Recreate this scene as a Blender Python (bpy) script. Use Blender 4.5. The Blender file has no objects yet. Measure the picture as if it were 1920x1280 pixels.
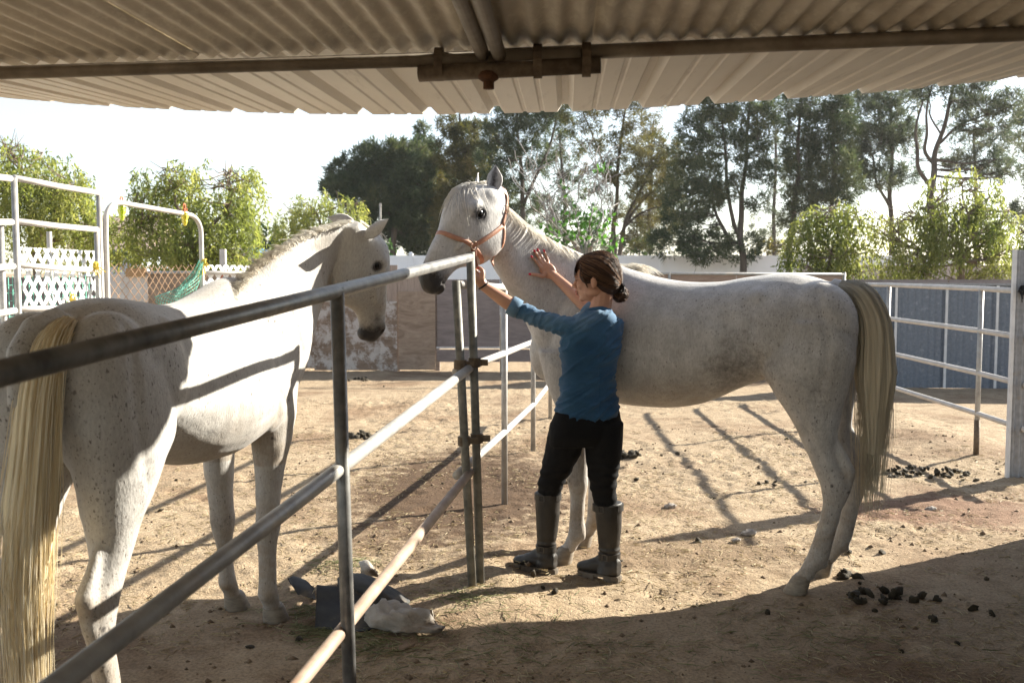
import bpy, bmesh, math, random
import numpy as np
from mathutils import Vector, Matrix
from mathutils.bvhtree import BVHTree

R = math.radians
random.seed(7)
rng = np.random.default_rng(7)
scene = bpy.context.scene
COL = scene.collection

# ------------------------------------------------------------------ camera
F = 1867.0            # focal length in photo pixels (1920 wide, 35 mm lens)
CAM_H = 1.53
PITCH = math.atan(130 / F)
cam_d = bpy.data.cameras.new('camera')
cam_d.sensor_width = 36.0
cam_d.lens = 36.0 * F / 1920.0
cam_d.clip_start = 0.05
cam_d.clip_end = 2000
cam_d.dof.use_dof = True
cam_d.dof.focus_distance = 5.1
cam_d.dof.aperture_fstop = 5.0
cam = bpy.data.objects.new('camera', cam_d)
COL.objects.link(cam)
cam.location = (0, 0, CAM_H)
cam.rotation_euler = (math.pi / 2 - PITCH, 0, 0)
scene.camera = cam

# ------------------------------------------------------------------ light
SUN_AZ = 60.0         # degrees from +Y towards +X
SUN_EL = 26.5
world = bpy.data.worlds.new('World')
scene.world = world
world.use_nodes = True
wn = world.node_tree
sky = wn.nodes.new('ShaderNodeTexSky')
sky.sky_type = 'NISHITA'
sky.sun_disc = False
sky.sun_elevation = R(SUN_EL)
sky.sun_rotation = R(SUN_AZ)
sky.altitude = 200
sky.air_density = 1.0
sky.dust_density = 0.5
sky.ozone_density = 1.0
bg = wn.nodes['Background']
hs = wn.nodes.new('ShaderNodeHueSaturation')
hs.inputs['Saturation'].default_value = 0.62
wn.links.new(sky.outputs['Color'], hs.inputs['Color'])
wn.links.new(hs.outputs['Color'], bg.inputs['Color'])
bg.inputs['Strength'].default_value = 0.072

sun_d = bpy.data.lights.new('sun', 'SUN')
sun_d.energy = 5.0
sun_d.angle = R(0.55)
sun_d.color = (1.0, 0.94, 0.81)
sun = bpy.data.objects.new('sun', sun_d)
COL.objects.link(sun)
sd = Vector((math.sin(R(SUN_AZ)) * math.cos(R(SUN_EL)), math.cos(R(SUN_AZ)) * math.cos(R(SUN_EL)), math.sin(R(SUN_EL))))
sun.rotation_euler = sd.to_track_quat('Z', 'Y').to_euler()
sun.location = (8, 5, 9)

vs = scene.view_settings
vs.view_transform = 'Standard'
vs.look = 'None'
vs.exposure = 1.85
vs.gamma = 1.0
vs.use_curve_mapping = False

# ------------------------------------------------------------------ helpers
def W(px, py, d):
    """point at depth d (metres along +Y) seen at photo pixel (px,py)"""
    u = (px - 960) / F
    v = (640 - py) / F
    r = Vector((u, math.cos(PITCH) + v * math.sin(PITCH), -math.sin(PITCH) + v * math.cos(PITCH)))
    return Vector((0, 0, CAM_H)) + r * (d / r.y)

def G(px, py, z=0.0):
    u = (px - 960) / F
    v = (640 - py) / F
    r = Vector((u, math.cos(PITCH) + v * math.sin(PITCH), -math.sin(PITCH) + v * math.cos(PITCH)))
    return Vector((0, 0, CAM_H)) + r * ((z - CAM_H) / r.z)

def linkobj(o, parent=None):
    COL.objects.link(o)
    if parent is not None:
        o.parent = parent
    return o

def tag(o, label=None, cat=None, group=None, kind=None):
    if label: o['label'] = label
    if cat: o['category'] = cat
    if group: o['group'] = group
    if kind: o['kind'] = kind
    return o

def thing(name, label, cat, loc=(0, 0, 0), group=None):
    o = bpy.data.objects.new(name, None)
    o.empty_display_size = 0.1
    o.location = loc
    COL.objects.link(o)
    return tag(o, label, cat, group)

class MB:
    """collects vertices / faces in world space"""
    def __init__(s):
        s.v = []; s.f = []
    def add(s, vs_, fs_):
        b = len(s.v)
        s.v.extend([tuple(q) for q in vs_])
        s.f.extend([tuple(i + b for i in q) for q in fs_])
    def box(s, c, size, rot=None):
        c = Vector(c); h = Vector(size) / 2
        vs_ = []
        for x in (-1, 1):
            for y in (-1, 1):
                for z in (-1, 1):
                    p = Vector((x * h.x, y * h.y, z * h.z))
                    if rot is not None: p = rot @ p
                    vs_.append(c + p)
        s.add(vs_, [(0, 1, 3, 2), (4, 6, 7, 5), (0, 4, 5, 1), (2, 3, 7, 6), (0, 2, 6, 4), (1, 5, 7, 3)])
    def beam(s, a, b, w, h, up=(0, 0, 1)):
        """rectangular bar from a to b, w sideways, h along up"""
        a = Vector(a); b = Vector(b); d = (b - a).normalized()
        up = Vector(up); side = d.cross(up).normalized(); up2 = side.cross(d).normalized()
        vs_ = []
        for p in (a, b):
            for i, j in ((-1, -1), (1, -1), (1, 1), (-1, 1)):
                vs_.append(p + side * (i * w / 2) + up2 * (j * h / 2))
        s.add(vs_, [(3, 2, 1, 0), (4, 5, 6, 7), (0, 1, 5, 4), (1, 2, 6, 5), (2, 3, 7, 6), (3, 0, 4, 7)])
    def tube(s, pts, r, n=10, cap=True):
        pts = [Vector(p) for p in pts]
        k = len(pts)
        rs = r if hasattr(r, '__len__') else [r] * k
        prev = None
        b = len(s.v)
        for i, p in enumerate(pts):
            if i == 0: d = pts[1] - p
            elif i == k - 1: d = p - pts[i - 1]
            else: d = (pts[i + 1] - p).normalized() + (p - pts[i - 1]).normalized()
            if d.length < 1e-9: d = Vector((0, 0, 1))
            d.normalize()
            if prev is None:
                ref = Vector((0, 0, 1)) if abs(d.z) < 0.9 else Vector((1, 0, 0))
                u = d.cross(ref).normalized()
            else:
                u = prev - d * prev.dot(d)
                if u.length < 1e-6: u = d.orthogonal()
                u.normalize()
            prev = u
            w = d.cross(u)
            for q in range(n):
                t = 2 * math.pi * q / n
                s.v.append(tuple(p + (u * math.cos(t) + w * math.sin(t)) * rs[i]))
        for i in range(k - 1):
            for q in range(n):
                a0 = b + i * n + q; a1 = b + i * n + (q + 1) % n
                s.f.append((a0, a1, a1 + n, a0 + n))
        if cap:
            s.f.append(tuple(b + q for q in reversed(range(n))))
            s.f.append(tuple(b + (k - 1) * n + q for q in range(n)))
    def ellipsoid(s, c, ax, nu=16, nv=10):
        """ax: three axis vectors (scaled)"""
        c = Vector(c); X, Y, Z = [Vector(a) for a in ax]
        b = len(s.v)
        s.v.append(tuple(c - Z))
        for j in range(1, nv):
            ph = -math.pi / 2 + math.pi * j / nv
            for i in range(nu):
                th = 2 * math.pi * i / nu
                s.v.append(tuple(c + X * math.cos(ph) * math.cos(th) + Y * math.cos(ph) * math.sin(th) + Z * math.sin(ph)))
        s.v.append(tuple(c + Z))
        top = len(s.v) - 1
        for i in range(nu):
            s.f.append((b, b + 1 + (i + 1) % nu, b + 1 + i))
        for j in range(nv - 2):
            for i in range(nu):
                a0 = b + 1 + j * nu + i; a1 = b + 1 + j * nu + (i + 1) % nu
                s.f.append((a0, a1, a1 + nu, a0 + nu))
        k = b + 1 + (nv - 2) * nu
        for i in range(nu):
            s.f.append((k + i, k + (i + 1) % nu, top))
    def loft(s, rings, cap=True):
        """rings: list of equal length point lists"""
        b = len(s.v); n = len(rings[0])
        for r in rings:
            s.v.extend([tuple(p) for p in r])
        for i in range(len(rings) - 1):
            for q in range(n):
                a0 = b + i * n + q; a1 = b + i * n + (q + 1) % n
                s.f.append((a0, a1, a1 + n, a0 + n))
        if cap:
            for i, rev in ((0, True), (len(rings) - 1, False)):
                c = sum((Vector(p) for p in rings[i]), Vector()) / n
                s.v.append(tuple(c)); ci = len(s.v) - 1
                for q in range(n):
                    a0 = b + i * n + q; a1 = b + i * n + (q + 1) % n
                    s.f.append((a1, a0, ci) if rev else (a0, a1, ci))
    def mesh(s, name):
        me = bpy.data.meshes.new(name)
        me.from_pydata(s.v, [], s.f)
        me.validate()
        return me
    def obj(s, name, mat, parent=None, smooth=False, origin=None, bevel=0):
        me = s.mesh(name)
        if smooth:
            me.shade_smooth()
        return obj_from_mesh(name, me, mat, parent, origin)

def obj_from_mesh(name, me, mat, parent=None, origin=None):
    """mesh data is in world space: shift it so that the object sits at origin / parent base"""
    if mat is not None and not me.materials:
        me.materials.append(mat)
    if origin is None and parent is None:
        n = len(me.vertices)
        co = np.empty(n * 3); me.vertices.foreach_get('co', co); co = co.reshape(-1, 3)
        origin = ((co[:, 0].min() + co[:, 0].max()) / 2, (co[:, 1].min() + co[:, 1].max()) / 2, co[:, 2].min())
    if parent is not None:
        w = world_loc(parent)
        me.transform(Matrix.Translation(-w))
        o = bpy.data.objects.new(name, me)
        COL.objects.link(o); o.parent = parent
    else:
        me.transform(Matrix.Translation(-Vector(origin)))
        o = bpy.data.objects.new(name, me)
        o.location = origin
        COL.objects.link(o)
    return o

def world_loc(o):
    p = Vector(o.location)
    while o.parent is not None:
        o = o.parent
        p += Vector(o.location)
    return p

def sring(c, U, V, ru, rd, rv, n=28, p=2.2, taper=0.0):
    """superellipse ring: U up dir (ru up / rd down half sizes), V side dir (rv); taper>0 narrows the top"""
    c = Vector(c); out = []
    for i in range(n):
        t = 2 * math.pi * i / n
        cu, sv = math.cos(t), math.sin(t)
        a = math.copysign(abs(cu) ** (2 / p), cu)
        b = math.copysign(abs(sv) ** (2 / p), sv)
        out.append(c + U * (a * (ru if a > 0 else rd)) + V * (b * rv * (1 - taper * a)))
    return out

def cr(pts, per=6):
    """Catmull-Rom resample of a list of tuples/lists of floats"""
    P = [np.array(p, float) for p in pts]
    out = []
    for i in range(len(P) - 1):
        p0 = P[max(i - 1, 0)]; p1 = P[i]; p2 = P[i + 1]; p3 = P[min(i + 2, len(P) - 1)]
        for k in range(per):
            t = k / per
            out.append(0.5 * ((2 * p1) + (-p0 + p2) * t + (2 * p0 - 5 * p1 + 4 * p2 - p3) * t * t + (-p0 + 3 * p1 - 3 * p2 + p3) * t ** 3))
    out.append(P[-1])
    return out

def remesh(mb, name, voxel, smooth_it=6, fac=0.5):
    me = mb.mesh(name + '_raw')
    o = bpy.data.objects.new(name + '_raw', me)
    COL.objects.link(o)
    m = o.modifiers.new('r', 'REMESH'); m.mode = 'VOXEL'; m.voxel_size = voxel; m.adaptivity = 0
    if smooth_it:
        q = o.modifiers.new('s', 'SMOOTH'); q.factor = fac; q.iterations = smooth_it
    dg = bpy.context.evaluated_depsgraph_get()
    new = bpy.data.meshes.new_from_object(o.evaluated_get(dg))
    bpy.data.objects.remove(o); bpy.data.meshes.remove(me)
    new.name = name
    new.shade_smooth()
    return new

def coords(me):
    co = np.empty(len(me.vertices) * 3); me.vertices.foreach_get('co', co)
    return co.reshape(-1, 3)

def set_coords(me, co):
    me.vertices.foreach_set('co', np.ascontiguousarray(co, dtype=np.float64).ravel()); me.update()

def normals(me):
    n = np.empty(len(me.vertices) * 3); me.vertices.foreach_get('normal', n)
    return n.reshape(-1, 3)

def fcol(me, name, rgb):
    a = me.color_attributes.new(name, 'FLOAT_COLOR', 'POINT')
    d = np.ones((len(me.vertices), 4)); d[:, :3] = rgb
    a.data.foreach_set('color', d.ravel())

def join_raw(me, mb):
    """append the faces of mb to mesh me (same object, no remesh)"""
    bm = bmesh.new(); bm.from_mesh(me)
    vs_ = [bm.verts.new(v) for v in mb.v]
    for f in mb.f:
        try:
            q = bm.faces.new([vs_[i] for i in f]); q.smooth = True
        except ValueError:
            pass
    bm.normal_update()
    bm.to_mesh(me); bm.free(); me.update()

# value noise ------------------------------------------------------
_T = rng.random((256, 256))
def vnoise(x, y, seed=0):
    x = np.asarray(x, float) + seed * 17.31; y = np.asarray(y, float) + seed * 9.77
    xi = np.floor(x).astype(int); yi = np.floor(y).astype(int)
    fx = x - xi; fy = y - yi
    fx = fx * fx * (3 - 2 * fx); fy = fy * fy * (3 - 2 * fy)
    a = _T[xi % 256, yi % 256]; b = _T[(xi + 1) % 256, yi % 256]
    c = _T[xi % 256, (yi + 1) % 256]; d = _T[(xi + 1) % 256, (yi + 1) % 256]
    return (a * (1 - fx) + b * fx) * (1 - fy) + (c * (1 - fx) + d * fx) * fy

def noise3(p, s, seed=0):
    """cheap 3-D-ish noise of an (n,3) array, -1..1"""
    p = p * s
    return (vnoise(p[:, 0] + 3.1 * p[:, 2], p[:, 1] - 1.7 * p[:, 2], seed) + vnoise(p[:, 1] * 1.3 + p[:, 2] * 0.9, p[:, 2] * 1.1 - p[:, 0], seed + 3)) - 1.0

# ------------------------------------------------------------------ materials
def new_mat(name):
    m = bpy.data.materials.new(name); m.use_nodes = True
    nt = m.node_tree
    b = nt.nodes['Principled BSDF']
    return m, nt, b

def N(nt, typ, **kw):
    n = nt.nodes.new(typ)
    for k, v in kw.items():
        if k.startswith('i_'):
            n.inputs[k[2:].replace('_', ' ')].default_value = v
        else:
            setattr(n, k, v)
    return n

def ramp(nt, fac, stops):
    r = nt.nodes.new('ShaderNodeValToRGB')
    e = r.color_ramp.elements
    while len(e) < len(stops): e.new(0.5)
    for i, (p, c) in enumerate(stops):
        e[i].position = p
        e[i].color = (*c, 1) if len(c) == 3 else c
    nt.links.new(fac, r.inputs['Fac'])
    return r.outputs['Color']

def noise(nt, scale, detail=4, rough=0.55, vec=None, dist=0.0):
    n = N(nt, 'ShaderNodeTexNoise')
    n.inputs['Scale'].default_value = scale
    n.inputs['Detail'].default_value = detail
    n.inputs['Roughness'].default_value = rough
    n.inputs['Distortion'].default_value = dist
    if vec is not None: nt.links.new(vec, n.inputs['Vector'])
    return n.outputs['Fac']

def mixc(nt, fac, a, b, blend='MIX'):
    m = N(nt, 'ShaderNodeMix', data_type='RGBA', blend_type=blend)
    for sock, v in ((m.inputs[0], fac), (m.inputs[6], a), (m.inputs[7], b)):
        if hasattr(v, 'is_linked') or hasattr(v, 'links'):
            nt.links.new(v, sock)
        elif isinstance(v, (int, float)):
            sock.default_value = v
        else:
            sock.default_value = (*v, 1)
    return m.outputs[2]

def math_(nt, op, a, b=0.5):
    m = N(nt, 'ShaderNodeMath', operation=op)
    for i, v in enumerate((a, b)):
        if isinstance(v, (int, float)): m.inputs[i].default_value = v
        else: nt.links.new(v, m.inputs[i])
    return m.outputs[0]

def bump(nt, b, height, strength=0.3, dist=0.01):
    n = N(nt, 'ShaderNodeBump')
    n.inputs['Strength'].default_value = strength
    n.inputs['Distance'].default_value = dist
    nt.links.new(height, n.inputs['Height'])
    nt.links.new(n.outputs['Normal'], b.inputs['Normal'])

def objvec(nt, scale=(1, 1, 1), rot=(0, 0, 0), coord='Object'):
    t = N(nt, 'ShaderNodeTexCoord'); mp = N(nt, 'ShaderNodeMapping')
    mp.inputs['Scale'].default_value = scale
    mp.inputs['Rotation'].default_value = rot
    nt.links.new(t.outputs[coord], mp.inputs['Vector'])
    return mp.outputs['Vector']

def simple_mat(name, c1, c2=None, rough=0.6, metal=0.0, scale=8, detail=5, lo=0.35, hi=0.65, bmp=0.0, bscale=None, vscale=(1, 1, 1), dirt=None, dirt_lo=.55, dirt_hi=.75, spec=0.4, sheen=0):
    m, nt, b = new_mat(name)
    v = objvec(nt, vscale)
    f = noise(nt, scale, detail, 0.6, v)
    col = ramp(nt, f, [(lo, c1), (hi, c2 or c1)])
    if dirt:
        f2 = noise(nt, scale * 0.37, 6, 0.65, v)
        k = ramp(nt, f2, [(dirt_lo, (0, 0, 0)), (dirt_hi, (1, 1, 1))])
        col = mixc(nt, k, col, dirt)
    nt.links.new(col, b.inputs['Base Color'])
    b.inputs['Roughness'].default_value = rough
    b.inputs['Metallic'].default_value = metal
    b.inputs['Specular IOR Level'].default_value = spec
    if sheen:
        b.inputs['Sheen Weight'].default_value = sheen
    if bmp:
        h = noise(nt, bscale or scale * 3, 5, 0.6, v)
        bump(nt, b, h, bmp, 0.01)
    return m

M = {}
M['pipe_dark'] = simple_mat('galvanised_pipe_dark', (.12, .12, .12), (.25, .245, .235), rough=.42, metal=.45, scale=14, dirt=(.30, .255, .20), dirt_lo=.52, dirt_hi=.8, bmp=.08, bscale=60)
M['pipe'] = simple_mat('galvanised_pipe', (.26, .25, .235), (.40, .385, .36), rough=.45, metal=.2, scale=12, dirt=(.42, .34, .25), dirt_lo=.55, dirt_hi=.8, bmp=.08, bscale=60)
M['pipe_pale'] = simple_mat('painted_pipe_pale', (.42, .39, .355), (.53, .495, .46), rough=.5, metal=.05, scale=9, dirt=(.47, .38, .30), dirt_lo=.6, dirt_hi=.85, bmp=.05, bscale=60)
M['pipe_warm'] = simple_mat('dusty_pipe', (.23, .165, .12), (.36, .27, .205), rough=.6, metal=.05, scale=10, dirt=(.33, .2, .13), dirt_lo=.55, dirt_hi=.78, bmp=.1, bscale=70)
M['post_worn'] = simple_mat('worn_pipe_post', (.10, .10, .09), (.24, .23, .20), rough=.55, metal=.25, scale=16, dirt=(.16, .26, .22), dirt_lo=.66, dirt_hi=.8, bmp=.1, bscale=70)
M['clamp'] = simple_mat('rusty_clamp', (.09, .065, .045), (.17, .13, .09), rough=.7, metal=.3, scale=30, bmp=.2)
M['rust'] = simple_mat('rust', (.075, .035, .02), (.13, .06, .03), rough=.9, scale=60, bmp=.5)
M['beam'] = simple_mat('roof_pipe', (.17, .14, .105), (.27, .23, .18), rough=.55, metal=.2, scale=10, dirt=(.12, .08, .05), bmp=.1, bscale=50)
HAZE = .0004
# ------------------------------------------------------------------ ground
def axis(lo, hi, step, far_lo, far_hi, grow=1.22):
    a = list(np.arange(lo, hi + 1e-6, step))
    st = step; x = hi
    while x < far_hi:
        st *= grow; x += st; a.append(min(x, far_hi))
    st = step; x = lo; b = []
    while x > far_lo:
        st *= grow; x -= st; b.append(max(x, far_lo))
    return np.array(b[::-1] + a)

def ground_h(x, y):
    x = np.asarray(x, float); y = np.asarray(y, float)
    h = 0.026 * (vnoise(x * 1.3, y * 1.3, 1) - .5) + 0.026 * (vnoise(x * 3.3, y * 3.3, 2) - .5)
    lump = vnoise(x * 9, y * 9, 3)
    h += 0.020 * (np.maximum(lump, .42) - .5)
    h += 0.015 * (vnoise(x * 19, y * 19, 4) - .5)
    h += 0.013 * (vnoise(x * 41, y * 41, 5) - .5)
    rough = np.clip(vnoise(x * .9, y * .9, 6) * 1.7 - .35, .25, 1.2)
    h *= rough
    # trampled prints
    for (a, b, r, dep) in PRINTS:
        q = ((x - a) ** 2 + (y - b) ** 2) / (r * r)
        h += dep * (-np.exp(-q * 1.6) + .45 * np.exp(-(np.sqrt(q) - 1.25) ** 2 * 5))
    # earth thrown up along the feet of the middle fence and by the right-hand sheds
    t = -0.19 + (y - 4.66) * .12
    h += .055 * np.exp(-((x - t - .05) / .28) ** 2) * np.exp(-((y - 5.15) / .55) ** 2)
    h += .07 * np.exp(-((x - 3.9) / .5) ** 2) * np.exp(-((y - 9) / 1.6) ** 2)
    h += .05 * np.exp(-((x + .15) / .35) ** 2) * np.exp(-((y - 4.35) / .25) ** 2)
    far = np.clip((y - 18) / 10, 0, 1)
    return h * (1 - far)

_r = random.Random(3)
PRINTS = [(_r.uniform(-2.6, 3.6), _r.uniform(3.2, 11), _r.uniform(.05, .095), _r.uniform(.005, .016)) for _ in range(330)]
FLAT = []   # (x,y,r,z) places where feet stand, kept level
def build_ground():
    xs = axis(-3.2, 4.3, .024, -420, 420)
    ys = axis(3.2, 12.0, .026, -60, 900)
    X, Y = np.meshgrid(xs, ys, indexing='ij')
    Z = ground_h(X, Y)
    for (a, b, r) in FLAT:
        q = np.exp(-(((X - a) ** 2 + (Y - b) ** 2) / (r * r)) ** 1.5)
        Z = Z * (1 - q) + q * (-.004)
    nx, ny = X.shape
    co = np.stack([X, Y, Z], -1).reshape(-1, 3)
    i = np.arange(nx * ny).reshape(nx, ny)
    q = np.stack([i[:-1, :-1], i[1:, :-1], i[1:, 1:], i[:-1, 1:]], -1).reshape(-1, 4)
    me = bpy.data.meshes.new('ground')
    me.vertices.add(len(co)); me.vertices.foreach_set('co', co.ravel())
    me.loops.add(q.size); me.loops.foreach_set('vertex_index', q.ravel())
    me.polygons.add(len(q)); me.polygons.foreach_set('loop_start', np.arange(0, q.size, 4))
    me.update(); me.validate(); me.shade_smooth()
    m, nt, b = new_mat('sandy_earth')
    v = objvec(nt)
    big = noise(nt, .9, 5, .6, v, .4)
    mid = noise(nt, 7, 6, .7, v)
    fine = noise(nt, 70, 4, .7, v)
    col = ramp(nt, mid, [(.28, (.255, .185, .115)), (.5, (.36, .272, .18)), (.72, (.44, .345, .235))])
    damp = ramp(nt, big, [(.50, (0, 0, 0)), (.64, (1, 1, 1))])
    col = mixc(nt, math_(nt, 'MULTIPLY', damp, .62), col, (.165, .095, .055))
    # a damp, dug over patch by the middle fence and a red muddy one to the right
    tc = N(nt, 'ShaderNodeTexCoord')
    for (cx, cy, rx, ry, c, k) in ((-.35, 6.9, .8, 1.6, (.105, .066, .040), 1.0), (2.75, 6.3, .8, .45, (.17, .085, .055), .7), (.95, 5.35, .75, .35, (.15, .095, .055), .55)):
        mp = N(nt, 'ShaderNodeMapping'); mp.vector_type = 'POINT'
        mp.inputs['Scale'].default_value = (1 / rx, 1 / ry, 0)
        mp.inputs['Location'].default_value = (-cx / rx, -cy / ry, 0)
        nt.links.new(tc.outputs['Object'], mp.inputs['Vector'])
        L = N(nt, 'ShaderNodeVectorMath', operation='LENGTH'); nt.links.new(mp.outputs['Vector'], L.inputs[0])
        d = math_(nt, 'ADD', L.outputs['Value'], math_(nt, 'MULTIPLY', math_(nt, 'SUBTRACT', mid, .5), 1.9))
        kf = ramp(nt, math_(nt, 'MULTIPLY', d, .7), [(.5, (1, 1, 1)), (.85, (0, 0, 0))])
        col = mixc(nt, math_(nt, 'MULTIPLY', kf, k), col, c)
    spk = ramp(nt, fine, [(.34, (.62, .62, .62)), (.6, (1.05, 1.05, 1.05))])
    col = mixc(nt, 1.0, col, spk, 'MULTIPLY')
    bits = N(nt, 'ShaderNodeTexVoronoi', feature='F1'); bits.inputs['Scale'].default_value = 26
    nt.links.new(v, bits.inputs['Vector'])
    kb = ramp(nt, bits.outputs['Distance'], [(.06, (1, 1, 1)), (.16, (0, 0, 0))])
    kb2 = mixc(nt, ramp(nt, noise(nt, 2.4, 4, .6, v), [(.5, (0, 0, 0)), (.62, (1, 1, 1))]), (0, 0, 0), kb)
    col = mixc(nt, math_(nt, 'MULTIPLY', kb2, .55), col, (.075, .05, .032))
    nt.links.new(col, b.inputs['Base Color'])
    b.inputs['Roughness'].default_value = .95
    b.inputs['Specular IOR Level'].default_value = .15
    hh = math_(nt, 'ADD', fine, math_(nt, 'MULTIPLY', noise(nt, 28, 5, .7, v), 2.0))
    bump(nt, b, hh, .75, .012)
    me.materials.append(m)
    o = bpy.data.objects.new('ground', me); COL.objects.link(o)
    tag(o, 'dry sandy ground of the pens, trampled and strewn with straw', kind='structure')
    return o

# ------------------------------------------------------------------ roof over the near stall
E1 = Vector((1, -.17, -.005)).normalized()
E2 = Vector((.055, 1, .008)).normalized()
BEAM0 = Vector((0, 2.92, 2.155))
def roof_pt(a, b_, h=0.0):
    """a metres along the beam, b_ metres outwards from it, h above the sheet plane; the overhang sags in the middle"""
    p = BEAM0 + E1 * a + E2 * b_ + Vector((0, 0, h))
    p.z += .12 * ((a + .15) / 2.4) ** 2 * max(b_, 0) / 1.55 + (.012 * b_ if b_ > 0 else 0)
    return p

def corrug_profile(w, period, amp, n):
    k = int(round(w / period * n))
    return [(w * i / k, amp * math.cos(2 * math.pi * (w * i / k) / period)) for i in range(k + 1)]

def rib_profile(w):
    out = []
    x = 0.0
    while x < w - .01:
        for q, h in ((0, .032), (.012, .032), (.035, 0), (.115, 0), (.121, .006), (.133, .006), (.139, 0), (.193, 0), (.199, .006), (.211, .006), (.217, 0), (.273, 0), (.293, .032)):
            if x + q < w - .005: out.append((x + q, h))
        x += .305
    out += [(w, .032), (w + .013, .032)]
    return out

def sheet(prof, a0, b0, b1, h0, nb=2, thick=.0014, tilt=0.0):
    mb = MB()
    n = len(prof)
    vs_ = []
    for side in (0, 1):
        for j in range(nb + 1):
            bb = b0 + (b1 - b0) * j / nb
            for (x, h) in prof:
                vs_.append(roof_pt(a0 + x, bb, h0 + h + side * thick + tilt * bb))
    fs = []
    lay = (nb + 1) * n
    for j in range(nb):
        for i in range(n - 1):
            a = j * n + i
            fs.append((a, a + n, a + n + 1, a + 1))
            fs.append((lay + a, lay + a + 1, lay + a + n + 1, lay + a + n))
    for i in range(n - 1):
        fs.append((i, i + 1, lay + i + 1, lay + i))
        a = nb * n + i
        fs.append((a, lay + a, lay + a + 1, a + 1))
    for j in range(nb):
        a = j * n
        fs.append((a, lay + a, lay + a + n, a + n))
        a = j * n + n - 1
        fs.append((a, a + n, lay + a + n, lay + a))
    mb.add(vs_, fs)
    return mb

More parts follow.
